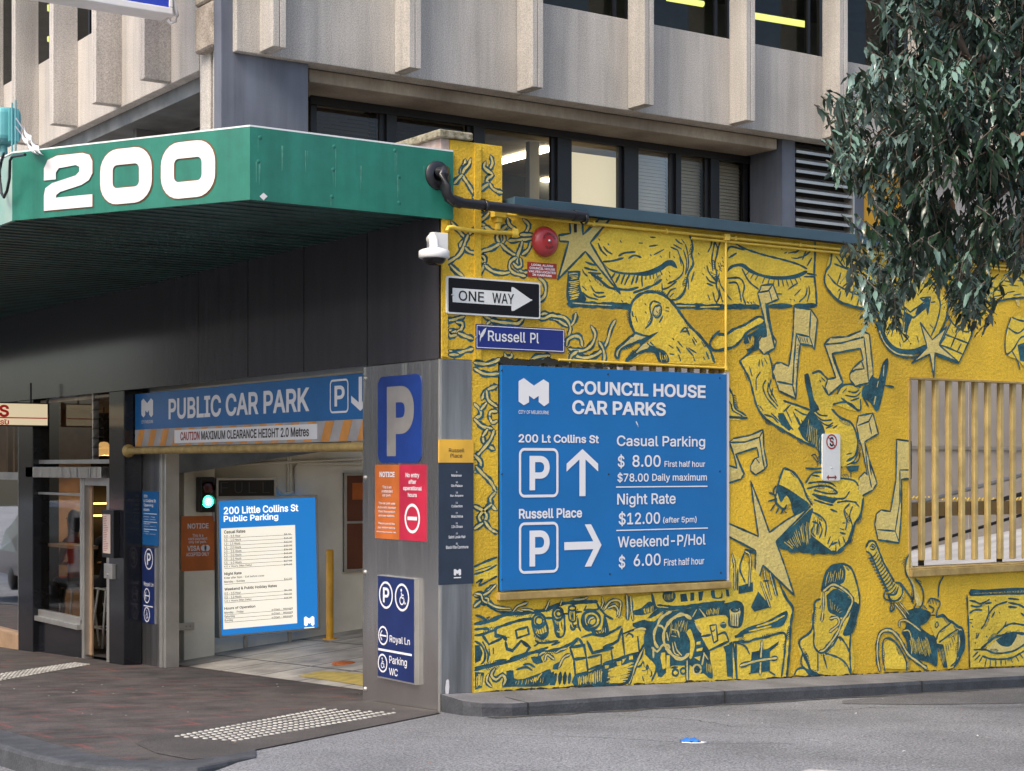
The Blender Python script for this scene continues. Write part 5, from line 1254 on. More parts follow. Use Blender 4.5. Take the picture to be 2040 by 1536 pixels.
# --- two closed eyes in a long frame
area('D', [(-150, 960), (-150, 560), (80, 330), (300, 180), (1536, 290), (1536, 960)], LEM)
area('G', [(60, 170), (650, 240), (655, 600), (60, 600)], LEM)
draw('B', 'X 1380,0 1510,0 1500,80 1520,200 1570,300 1380,310')
hatch('B', [(1390, 20), (1390, 300), (1500, 270), (1500, 10)], 14, 2.2, 'Y')
outline('A', '1290,1065 1410,1045 1400,935 1530,935 1535,1060 1700,900 1810,900 1610,1140 1915,1660 1560,1230 1280,1515 1390,1130 1300,1125', 5)
draw('D', '''
i 13 -145,950 480,972
i 12 940,970 1536,982
H 2 -100,940 100,955 300,965
Y 2.2 960,968 1150,972
Y 2.2 1200,982 1400,978
X 200,510 260,580 380,620 520,630 660,610 780,560 850,510 900,500 940,520 970,590 900,560 860,570 790,620 660,665 520,655 380,645 280,610 215,540
i 5.5 330,640 290,700;380,650 340,730;430,650 395,745;480,650 430,755;530,660 500,750;570,650 545,735;690,640 690,690;720,630 725,690;750,610 760,670;790,600 810,650
I 4.5 610,650 605,700 612,770
I 4.5 650,640 645,700
I 6 90,640 170,700 270,780 380,800 480,805 570,780
I 5.5 520,835 640,795 740,750 810,700
I 4.5 30,520 90,545 150,555;20,580 90,600 150,610;60,630 130,640 190,640;90,650 150,675 200,690;150,660 200,720 230,740
I 4 0,600 20,640 50,665;0,770 40,810;85,765 130,830 220,835;110,845 160,880 235,870;0,830 60,880 160,905
I 4.5 370,460 430,430 540,420;470,485 530,455 600,475;210,520 310,510 420,480;160,330 190,400 250,460;215,365 250,410 300,440
i 3.5 690,268 745,272;575,328 615,330;680,362 765,350;730,448 830,395
I 4 165,285;260,335;385,305;690,445;795,460;930,465;880,620;885,660;855,695;1180,430;70,705;485,880;400,915
I 4 950,290 980,320 1020,340;1010,290 1040,330;900,370 970,400;930,345 1010,390;890,420 890,480
I 4 970,400 1000,480 1030,560 1020,640 960,700 870,745
I 3.5 990,470 1010,560;1030,400 1060,500 1060,580 1050,650;1050,340 1075,450 1080,570 1050,650;1140,620 1110,720;1080,690 1080,800
I 6 1090,240 1115,310 1125,390 1110,440 1130,540 1080,640 1060,740 1030,840 950,910
I 4 810,740 815,830;860,870 900,810 950,790;890,880 930,840;900,910 980,900 1030,850;820,800 880,780 960,720
I 4.5 1320,300 1310,360 1280,420;1350,310 1330,420 1320,500 1330,610;1410,310 1380,390 1360,480 1350,560 1370,640 1360,700;1270,560 1290,630 1350,700 1370,740;1260,670 1300,720 1360,740;1270,740 1330,765
I 3.5 1240,575;1225,640;1295,525;1400,530;1430,555;1400,575;1410,605;1370,600;1385,560;1420,470
I 4 1280,860 1300,910;1330,830 1350,910 1370,930;1390,690 1410,760 1450,820 1490,880 1520,910;1390,790 1410,860 1430,930
''')
draw('G', '''
X 90,390 110,350 190,335 240,370 300,400 380,415 470,415 540,400 590,380 600,395 540,428 470,438 380,438 300,418 230,392 180,357 130,362
i 4.5 230,385 210,410;260,400 240,430;290,410 270,440;330,425 315,460;360,430 350,465;390,435 385,475;415,435 420,480;440,435 450,480;465,435 480,480;490,430 510,475;515,420 540,465;545,410 560,440
I 4.5 185,370 230,450 290,500;90,430 170,430 200,480 190,540 210,600;100,460 150,460 170,520 180,580
I 4.5 130,200 200,240 320,280 440,310 540,340 600,370;80,280 110,230 200,250;100,300 150,270;600,240 570,310;560,240 520,270;600,400 660,410;580,420 650,420;600,350 630,300
i 3.5 480,270 530,260;455,270 470,266;400,530 440,530;500,300 545,305
I 4 540,300 580,290 620,260;520,540 560,500;550,580 590,540 600,490;600,580 615,520 610,480;540,460 480,500
I 4 515,565;490,560;220,580;240,582;258,580;435,240;30,330;50,345;40,370;60,320;40,350
I 4.5 10,190 30,250 10,330;40,400 20,470 40,540 20,590;50,190 30,240
I 6 650,200 650,300 645,400 655,500 660,600
i 11 90,608 290,612;360,608 500,606;520,606 660,603
''')
# --- bird
draw('D', '''
L 500,960 560,880 650,840 760,840 860,880 930,960 1020,1080 1100,1170 1200,1280 1290,1400 1340,1550 870,1550 850,1440 740,1380 640,1310 540,1250 490,1150 480,1030
P 340,1480 350,1410 430,1340 490,1275 560,1255 650,1275 560,1340 480,1375 400,1410 370,1495
P 440,1545 520,1450 600,1370 700,1330 720,1390 620,1440 540,1500
I 7 490,1285 530,1250 495,1160 480,1050 500,950 560,870 650,830 740,830 830,860 920,940 1000,1050 1090,1170 1200,1280 1290,1400 1345,1545
I 6 490,1280 430,1340 350,1410 335,1480 365,1500 390,1420 480,1370 600,1320
I 5 530,1240 600,1265 690,1285
X 560,1330 680,1270 775,1235 700,1300 620,1360 540,1450 450,1536 440,1510 540,1420 590,1370
I 6 440,1540 560,1460 640,1425 740,1390
X 690,1370 760,1400 850,1440 885,1540 780,1540 730,1450 640,1440
I 4.5 720,920 690,960 690,1020 710,1090 690,1150 640,1200
P 735,980 715,1040 745,1090 790,1070 805,1010 790,965
I 4.5 735,980 715,1040 745,1090 790,1070 805,1010 790,965 735,980
I 5 755,1025
I 4 820,1070 800,1110 780,1140;850,990 880,990;850,1020 880,1025;720,920 760,930 800,950;505,1020 510,1060 520,1080;540,1075 560,1135;635,945;640,1030
I 4.5 1000,1240 1050,1190 1090,1270;1020,1230 1080,1230;880,1370 925,1400;970,1330 1020,1390;960,1385 1000,1450;1060,1400 1130,1480;1080,1400 1160,1450;1120,1310 1150,1370;1130,1290 1165,1340;890,1460 930,1465;980,1470 1000,1530;1130,1490 1145,1530;1260,1440 1290,1510;1230,1490 1250,1520;920,1300;690,1340 720,1370;660,1350 700,1390
''')
hatch('D', [(780, 1440), (860, 1460), (870, 1540), (800, 1540)], 4, 2, 'Y')
draw('O', '''
L 25,240 75,330 85,410 150,460 175,485 25,480
I 5 25,240 70,320 85,410 140,450 170,470
i 6 25,478 175,485
I 4 30,340 60,390 70,430 140,470
''')
# --- pointing hand and music notes
draw('E', '''
L -110,700 -20,610 50,590 250,490 400,410 460,430 460,480 300,570 180,690 110,740 0,765 -80,760
I 6 -60,600 40,600 110,550 250,490 390,405 460,425 455,475 350,530 270,580 190,680 120,740 30,765 -40,770
I 6 -40,560 -120,640 -150,710 -120,770 -60,785 40,762
X 250,620 330,580 460,500 480,600 440,610 400,650 390,760 300,800 260,770 340,740 350,640 320,620 290,700 230,700
H 3 285,640 300,690;320,640 325,690;345,650 345,690;270,705 262,750
''')
draw('O', '''
L 120,70 200,30 330,30 350,110 330,200 380,300 440,360 500,380 640,430 610,250 590,170 680,145 760,220 770,310 830,310 870,250 1000,260 990,430 800,390 850,480 950,540 980,640 970,780 940,830 730,830 690,720 590,660 440,580 310,490 240,410 200,260
I 6 120,70 190,200 220,310 250,410 310,490 430,570 590,660 690,710 710,820
I 5 120,70 190,15 250,-20 330,-30
I 5 330,10 345,60 360,130 365,200
I 5 440,360 560,400 640,430
X 590,170 620,160 640,240 650,330 700,420 640,440 620,330 600,250
I 6 650,160 700,145 740,180
I 5 740,180 770,210
I 6 790,420 850,480 930,520 970,600 980,680 960,760 900,800
X 545,560 600,480 640,430 690,490 740,580 735,800 700,800 690,710 590,640
X 400,450 440,450 500,560 480,580 420,530
I 4 310,210 290,260 320,340 390,420;330,230 330,310 400,400;350,200 340,270 390,370;240,190 240,280;270,150 240,200;190,110 210,180;280,60 290,110;265,60 260,110;300,50 320,90
I 4 400,470 430,540;430,450 470,530 510,570;460,430 500,520;510,440 560,540;300,460 360,480 400,520;350,450 420,520;490,390 440,440;520,420 590,460 640,460;540,480 600,620;570,500 640,650
I 4 640,400 700,460 760,470;660,450 720,500 790,500;690,500 760,540 800,520;640,260 660,360 700,430;800,560 830,540;750,560 800,540;610,200 620,290
I 4 980,700 960,790 900,830;1000,740 980,800 930,820;900,750 940,740;270,400 290,430;360,270 350,320;320,290 350,340
X 1060,240 1090,180 1130,200 1160,90 1200,50 1195,150 1130,430 1070,370 1010,330 1020,260
H 6 1110,330 1098,385
H 3 1172,100 1166,180;1130,220 1120,260
i 5 1180,250 1243,260
I 5 1015,330 1060,400
I 5 830,310 870,250 940,240 1000,260;860,340 990,430 1000,350;800,385 900,370 985,430
I 4 910,290 960,300 990,280;890,320 960,330 1000,300;930,360 990,340;870,300 900,270
I 3 640,760 670,750 690,790;650,760 690,810
''')
hatch('O', [(620, 470), (720, 620), (720, 760), (600, 640)], 9, 1.4, 'Y')
outline('E', '390,140 420,90 430,50 560,35 625,205 540,240 490,260 530,560 600,680 580,760 460,830 400,760 400,680 430,630 490,620 470,460 430,300', 5)
draw('E', '''
i 4 400,130 510,110 560,40;520,110 550,220;505,260 520,420 550,570 580,740
i 5 480,250 500,420 540,560 575,740
''')
outline('E', '800,290 900,310 990,320 1065,430 1030,770 1000,730 870,710 850,860 830,1120 820,1330 630,1240 590,1120 555,1020 590,930 650,920 740,960 770,760 790,560', 5)
draw('E', '''
i 4.5 990,330 980,480 975,630 825,595 870,705;975,630 1020,760;785,1180 815,1320
i 5 825,600 800,900 785,1170 610,1135
''')
hatch('E', [(850, 620), (960, 640), (980, 715), (870, 695)], 6, 2.2, 'I'); hatch('E', [(830, 700), (815, 1000), (830, 1000), (855, 700)], 7, 2.2, 'I')
outline('E', '1140,710 1210,640 1390,630 1560,560 1650,600 1690,1000 1690,1060 1640,1150 1490,1190 1430,1110 1430,1050 1470,980 1560,900 1580,890 1550,760 1230,820 1270,920 1350,1150 1190,1290 1150,1200 1180,1110 1270,1090 1190,850', 5)
draw('E', '''
i 4.5 1150,715 1330,700 1590,630;1590,640 1620,900 1640,1130;1440,1030 1500,1000 1590,990 1560,900
i 7 1230,820 1290,1000 1350,1140
I 5 1110,1090 1150,1130;1120,1180 1180,1280;1090,1120
''')
outline('O', '45,660 75,635 200,610 290,570 295,700 320,830 300,860 235,900 200,870 200,830 230,780 260,770 245,700 90,750 155,890 130,930 35,960 35,830 100,850 80,760', 4.5)
draw('O', 'i 4 50,665 160,660 265,625 290,575;265,630 280,740 300,850;240,780 262,812\ni 6 95,755 120,820 150,890')
outline('O', '970,540 985,470 1090,450 1130,600 1060,640 1030,660 1060,780 1120,960 1090,1010 1000,1060 980,1000 990,920 1030,880 1050,900 1010,700 990,640', 4.5)
draw('O', 'i 4 980,540 1060,510 1090,450;1060,510 1080,600;1030,660 1050,850 1080,990;1060,780 1080,900')
outline('H', '1170,305 1262,318 1262,555 1200,560 1200,760 1185,965 1050,945 1030,850 1040,780 1070,755 1130,765 1165,560', 5)
draw('H', 'i 4 1190,500 1250,500;1190,505 1190,700 1160,890 1045,880;1160,890 1185,960')
# --- upside down figure
draw('O', '''
L 440,850 520,890 580,970 650,890 720,880 980,930 980,1000 1020,1070 1000,1190 960,1250 920,1380 830,1465 640,1460 440,1430 380,1385 640,1120 600,1130 520,1190 490,1110 440,1150 370,1090 400,960
X 390,1385 520,1260 650,1140 630,1250 640,1330 720,1400 790,1465 620,1460 440,1430
X 390,1020 400,970 470,1000 560,1060 625,1120 520,1190 490,1100 460,1050 420,1100
X 640,1040 740,1050 830,1080 800,1110 700,1080
I 6 440,850 410,930 395,1000 380,1090 440,1150 460,1120
I 6 440,850 510,880 570,960 610,1060 650,1120
I 5 600,960 650,890 720,880;720,930 850,925 950,940 985,980
I 7 1020,1070 1000,1190 960,1250 930,1350 890,1410 830,1465
I 8 830,1465 640,1460 440,1430 380,1385
I 5 370,1040 335,1030;370,1080 328,1092;380,1110 345,1160;410,1130 385,1178;440,1140 420,1182;385,980 365,1020 390,1090
I 4.5 610,1000 700,980 780,990 830,1030 760,1035 660,1010;620,960 700,950 780,960 820,985;650,1040 740,1060 830,1080;660,1080 750,1110 800,1120;780,1150 830,1170;800,1070 880,1070 920,1020;830,1100 900,1090 970,1100
I 4.5 920,1110 880,1160 900,1240 890,1300;940,1130 920,1200 940,1280 910,1370;960,1100 990,1130;630,1160 720,1210 750,1270 740,1350;650,1240 690,1260 680,1330;660,1270 640,1310 670,1350;700,1240 720,1300 700,1360
I 4.5 780,1410 830,1390;800,1380 770,1430;840,1370 850,1420;870,1350 890,1400;820,1410 820,1475;850,1290 880,1300;870,1250 890,1250;850,1320 890,1330;760,1400 780,1350
I 5 600,850 660,856 730,850
X 890,840 990,830 980,870 920,880
I 4 860,840;930,880 930,920;640,900 700,910
''')
hatch('O', [(430, 1390), (640, 1190), (640, 1400), (500, 1440)], 16, 1.5, 'Y'); hatch('O', [(660, 1180), (720, 1230), (700, 1340), (640, 1340)], 5, 2, 'I')
outline('K', '287,-83 360,110 430,310 560,215 745,110 480,380 545,560 620,790 380,560 320,760 290,1000 278,1130 300,800 320,600 325,450 115,340 115,240 345,340 310,100', 4.8)
draw('K', 'i 3.5 290,1000 278,1230')
# --- hooded figure
draw('K', '''
L 890,590 980,550 1060,590 1100,690 1120,830 1100,930 1055,1080 1050,1390 620,1400 630,1370 690,1340 660,1240 650,1150 740,1070 760,900 810,820 830,750
X 830,745 860,640 900,580 980,555 1010,600 1000,690 930,715 860,735
X 1060,830 1110,860 1090,960 1050,1085 990,1090 1040,960
X 865,790 940,740 1050,820 1030,890 990,960 930,940 880,910
I 6 830,760 850,660 890,580 980,552 1050,580 1090,670 1118,800 1110,900 1060,1070 1000,1090
C 12 840,760 930,710 1060,810 1030,920 980,1000 950,1080 860,1200 810,1225
C 10 845,770 840,900 830,990
C 10 890,970 950,960 960,1010 890,1070
I 6 820,820 780,840 770,930 750,1060 660,1140 680,1220 710,1290 750,1370 800,1390
I 5 780,880 760,960 770,1060 770,1170 800,1220 840,1230 910,1180 960,1110 1010,1160 1045,1230
I 4.5 850,1230 960,1270 1020,1320 1050,1390;800,1230 800,1370;840,1240 870,1350;680,1240 670,1310 690,1340;700,1240 740,1340;820,870 815,890
I 6 1050,1080 1045,1230 1052,1390
I 6 620,1400 640,1360 690,1345 730,1390
X 690,1340 760,1370 830,1400 730,1405
''')
hatch('K', [(880, 610), (1000, 580), (990, 680), (850, 730)], 8, 1.6, 'Y'); hatch('K', [(880, 800), (1000, 920), (960, 930), (900, 900)], 6, 1.1, 'Y')
# --- machine at lower right
draw('N', '''
L 40,190 80,180 130,220 290,560 380,650 370,740 280,760 220,650 30,290
P 450,240 470,560 560,800 500,800 470,640 400,480 410,380
L 620,960 690,910 780,900 940,1010 960,1180 880,1340 850,1390 790,1390 690,1130
L 180,1400 180,1200 230,1130 310,1180 400,1330 410,1400
L 985,710 1536,690 1536,1370 1010,1390
X 400,850 520,820 640,870 600,960 540,1000 640,1080 690,1110 700,1370 620,1340 440,1280 400,1120 360,1060 400,1000
I 6 20,240 50,185 100,185 130,240 190,390 290,570
I 6 25,280 70,320 140,480 230,660
I 4 55,240 80,210 110,235 90,265 60,255
X 65,230 85,222 100,240 85,252
I 5 300,580 350,590 370,670 330,740 270,750 235,700 300,690 330,620
I 5 350,580 400,650 460,740 470,780;200,670 190,710 210,740 260,760 250,850 290,830 280,770
C 8 300,780 380,880 410,930
C 8 340,770 430,880
I 5 440,290 400,380 400,480 440,560 470,640 475,730 450,760
I 5 490,540 550,620 570,700 560,780 530,830;760,520 720,600 710,720
I 7 690,910 760,895 810,940 850,960 900,1000 945,1030 960,1180 920,1290 860,1390
I 4.5 690,1130 720,1050 810,980 840,950;720,1150 760,1120 890,1030 900,1070 890,1300 830,1380
X 690,1160 760,1170 800,1390 760,1390
X 900,1040 945,1040 955,1180 910,1300 900,1250 920,1150
I 4 700,950 680,980 690,1010 712,985 700,950
C 9 340,1000 340,950 400,940 480,990 540,1040
C 8 370,1040 430,1040 460,1130
I 4.5 610,770 640,730 710,750 730,780 700,850 690,910;620,800 670,830 650,870;500,780 480,830 520,850;570,800 600,830;540,880 560,860 600,880 590,930 550,930
I 4 625,740 640,780;650,735 665,780;680,740 695,790;640,890 680,890
C 12 150,1420 130,1300 130,1150 170,1050 260,1040 340,1120 420,1260 520,1340 600,1400
I 5 200,1420 180,1300 180,1160 210,1110 280,1130 340,1200 400,1320 410,1420
C 8 430,1400 430,1330
X 1020,640 1150,645 1300,635 1536,630 1536,690 1300,695 1020,705
i 6 985,700 1000,1000 1010,1390
P 1160,1220 1250,1150 1330,1090 1536,1075 1536,1160 1420,1230 1260,1255
X 1260,1130 1330,1090 1460,1070 1430,1150 1390,1190 1310,1180
I 7 1120,1210 1240,1110 1330,1080 1430,1060 1536,1070
I 5 1340,1000 1420,970 1536,985;1270,1070 1340,1000 1360,950
I 5 1050,1220 1160,1220 1260,1255 1420,1235 1536,1170;1130,1280 1230,1310 1400,1300 1536,1230
i 4.5 1130,1290 1100,1340;1170,1310 1155,1380;1210,1315 1205,1380;1260,1320 1260,1380;1310,1310 1310,1370;1350,1310 1355,1360;1400,1300 1420,1340;1110,1270 1060,1320;1090,1240 1040,1290;1450,1280 1480,1330;1490,1260 1520,1300
I 5 1010,750 1060,760 1120,780 1200,740;1020,800 1080,810 1130,800;1010,870 1060,840 1130,840;1190,800 1190,880 1150,980 1120,1020;1190,880 1260,800 1370,760;1220,910 1250,860;1380,730 1480,740;1380,770 1480,790 1536,820;1380,810 1460,815;1080,1110 1100,1060;1160,780 1220,770;1080,1060 1070,1110;1500,870 1536,900
I 4 1290,860;1195,1020;1035,995;1255,745;1170,1090;1060,1150
i 4 1010,930 1040,930;1010,960 1030,965
''')
hatch('N', [(1040, 680), (1536, 650), (1536, 675), (1040, 690)], 40, 1.2, 'Y'); hatch('N', [(430, 1100), (600, 1090), (660, 1300), (450, 1260)], 16, 1.6, 'Y')
hatch('N', [(700, 1180), (750, 1180), (780, 1380), (760, 1380)], 4, 1.2, 'Y'); hatch('N', [(770, 1170), (860, 1070), (880, 1130), (790, 1300)], 5, 2, 'I')
for t in range(13):
    k = t / 12; c = Vector((85, 320)).lerp(Vector((265, 660)), k); d = Vector((.47, .88)); nn = Vector((d.y, -d.x)); hw = 52 + 8 * k
    q = [c - nn * hw, c - nn * hw * .4 + d * 14, c + nn * hw * .3 + d * 6, c + nn * hw - d * 16]; ribbon([wpt('N', a) for a in q], 3.6 * PX, INK, .3)
# --- clock, shells and the creature at the far end
draw('F', '''
L 50,480 250,480 400,620 400,830 300,900 110,830 0,720 10,620
L 420,900 500,760 700,680 870,760 940,900 880,1080 760,1220 600,1220 480,1120
L 880,1180 970,1000 1150,1040 1060,1260 1030,1320
L 1210,700 1536,640 1536,815 1250,850
P 1465,835 1492,835 1502,885 1482,882
L 1390,1100 1440,970 1536,1000 1560,1350 1480,1290 1400,1250
I 6 60,470 50,560 15,620 10,720 110,840 210,880 310,905
I 4.5 80,560 180,600 300,640;30,640 100,720 240,790 380,830;130,630 100,720;190,610 170,660;130,770 110,840;270,820 250,890;90,500 150,580 190,590;250,680 230,780;180,660 250,680 390,700;350,660 340,730
I 3 120,490 150,540 160,570;160,490 190,570;200,500 210,560;240,500 250,560;280,520 270,580;320,690 330,720;345,690 355,720;320,760 340,790
X 400,1000 450,1010 480,1120 560,1200 680,1210 800,1170 800,1220 680,1255 540,1240 440,1140
I 5 400,1010 440,1130 520,1235 640,1278 760,1262
I 5 940,600 930,700 950,800 950,900 920,1030 850,1145;870,780 890,880 860,1020 820,1110;800,670 860,740 875,830
H 3 420,1060 470,1170 560,1245 680,1262
i 4.5 620,890 600,1080 580,1070 610,1160 650,1120 628,1100 660,970 690,970 785,890 795,950 815,815 735,820 770,850 660,930 620,890
X 650,940 680,960 630,1085 612,1085 622,930
X 720,880 770,860 760,830 805,825 795,920 780,890 700,950
i 4.5 500,1060 530,1040;710,1110 725,1160;810,1025 835,1050;820,855 850,850;585,1190 580,1160
I 4.5 950,870 950,950 1000,1030 1090,1080 1150,1040
I 5 1150,1050 1110,1150 1060,1260
i 4.5 1060,1260 1030,1320 860,1260;970,1010 890,1180 970,1210 1060,1250;930,1100 1110,1170;1020,1080 970,1200;1050,1170 1020,1230
I 3 910,1150 930,1120;980,1060 990,1090;1070,1120 1080,1150;940,630 930,670;900,600 920,650
I 5 1220,850 1300,855 1400,830 1536,815
I 3.5 1230,780 1290,790;1320,760 1380,770;1400,780 1460,770;1300,810 1360,800;1420,720 1490,730;1340,720 1400,730;1260,820 1320,825;1250,730 1310,740;1450,800 1510,790;1480,690 1536,690;1380,690 1440,700
I 4.5 1430,970 1395,1080 1385,1200 1400,1250 1450,1210 1500,1130 1540,1110;1440,970 1490,990 1540,1000;1410,1050 1480,1090 1540,1050;1440,1230 1480,1300 1500,1370
X 1480,1180 1540,1160 1540,1310 1500,1300
''')
outline('F', '735,1005 830,1140 940,1040 880,1180 1030,1310 850,1240 840,1430 810,1250 670,1320 790,1200', 4.5)
# --- machinery along the foot of the wall
LEMP = [(943, 1247), (985, 1236), (1020, 1222), (1080, 1216), (1118, 1205), (1190, 1197), (1232, 1222), (1252, 1236), (1258, 1190), (1300, 1184), (1450, 1172), (1455, 1100), (1500, 1130), (1520, 1160), (1552, 1170), (1562, 1186), (1578, 1212), (1574, 1243), (1570, 1300), (1566, 1352), (1300, 1366), (943, 1384)]
mu.flat([FR.px(*q) for q in LEMP], lay(), LEM, FR)
draw('P', '''
I 8 30,530 200,500 300,460 420,410 540,400 760,380 930,350 1080,290 1250,260 1590,245
I 6 280,590 480,520 620,480 760,460;930,455 1020,455;1170,400 1220,400;1310,380 1390,375
I 5.5 30,600 190,590 200,620;30,675 120,665 290,610 290,690 370,690 430,740
i 6 120,665 210,790 370,715
i 7 420,760 440,850 510,870 620,745 730,830 680,900
X 280,590 320,590 310,650 420,680 445,730 400,730 370,700 310,700
X 30,800 90,800 130,900 100,1000 30,1030
I 5 30,750 110,800 160,900 150,1000 110,1040;130,760 170,830;160,830 200,920 190,1010;210,850 220,930;265,840 265,910
I 6 30,1090 150,1070 260,1040 480,1000 700,920 960,830
I 6 30,1120 250,1060 560,980 740,900 1000,870 1200,810 1350,710
I 4 480,970 620,920 700,890;290,1000 430,985
i 5 550,610 700,570 720,660 570,710 550,610
X 800,640 880,660 960,620 940,690 900,720 860,690
I 5 755,500 800,660 900,720 960,640 930,480
i 3 810,590 830,650;840,590 860,650;870,580 890,650;905,570 920,640;790,570 805,630
I 5 1020,420 1060,640 1100,700 1170,650 1170,400
X 1060,630 1110,640 1115,700 1080,690
i 3 1050,500 1075,620;1090,510 1105,620;1130,500 1145,600;1070,505 1090,620
I 4.5 1225,340 1235,480 1310,490 1310,330;1270,500 1290,560 1320,540 1300,600 1260,600 1250,540
i 3 1250,380 1260,480;1280,380 1285,480;1265,380 1272,480
X 1440,390 1390,470 1400,570 1480,630 1530,590 1450,540 1430,460
X 1500,590 1640,600 1680,400 1740,640 1620,690 1520,640
I 5 1580,250 1600,340 1420,355;1600,300 1700,420 1792,470;1450,300 1420,360;1340,450 1350,560 1380,620
C 8 1650,190 1665,260 1640,330
C 8 1560,440 1490,470 1480,540 1540,560
C 9 30,140 110,160 130,230 190,260 200,210 160,200
C 9 300,30 200,130 140,160
C 9 200,260 290,310 400,330 480,330
C 9 520,370 570,310 700,260
C 7 570,360 640,370
C 7 620,350 720,350 780,370
C 8 930,350 960,290 980,230
C 8 1120,290 1140,220
C 8 1290,220 1400,215 1470,190
I 5 800,740 850,770 920,770 1090,745;790,810 850,770;1010,800 1110,760;40,420 110,440 190,490
X 430,1130 520,1120 530,1220 640,1230 850,1160 960,1110 1000,1130 960,1310 500,1330 370,1340 430,1300
X 30,1140 150,1150 130,1250 120,1340 30,1370
C 12 280,1100 240,1180 300,1240 380,1180 420,1240 390,1310
C 10 200,1170 180,1260 240,1330
X 740,950 800,940 830,1050 770,1020
I 5 650,1050 720,1040 790,1080;560,1110 680,1080 760,1120
X 1030,1050 1100,1010 1090,1110 1020,1110
C 9 850,1000 860,920 920,890
C 9 920,1000 950,920 1040,980
C 9 1100,1080 1160,960 1240,920
C 8 1060,900 1120,860 1200,840
X 800,950 860,930 900,1020 830,1040
i 6 1240,830 1420,800 1450,960 1290,980 1240,830
i 5 1290,980 1310,1180 1470,1140 1450,960;1470,960 1640,920 1640,1050 1480,1110
i 7 1360,720 1410,800;1460,750 1530,900 1792,830
i 5 1390,700 1520,660 1680,690;1240,830 1330,740
X 1320,1180 1480,1140 1640,1060 1792,1020 1792,1300 1300,1330 1290,1200
X 1000,1150 1040,1130 1030,1310 980,1310
i 9 1060,1170 1040,1300;1120,1150 1110,1290;1180,1150 1170,1290;1240,1160 1230,1280
''')
ringline('P', (845, 490), 80, 88, 6); ringline('P', (848, 492), 48, 52, 4.5); ringline('P', (1088, 402), 66, 78, 6); ringline('P', (1095, 400), 34, 36, 4.5); ringline('P', (1270, 330), 46, 30, 4.5)
ringline('P', (1510, 480), 118, 115, 6); ringline('P', (1515, 485), 62, 66, 4)
hatch('P', [(1330, 1200), (1780, 1060), (1780, 1280), (1340, 1310)], 26, 2.4, 'Y', .8); hatch('P', [(720, 1240), (900, 1150), (820, 1260), (760, 1280)], 6, 2.4, 'Y'); hatch('P', [(50, 1160), (130, 1160), (110, 1330), (50, 1340)], 4, 2.6, 'Y')
hatch('P', [(1560, 640), (1700, 560), (1700, 640), (1600, 660)], 6, 1.8, 'Y'); hatch('P', [(540, 1250), (940, 1200), (930, 1290), (520, 1310)], 9, 1.2, 'Y', .9)
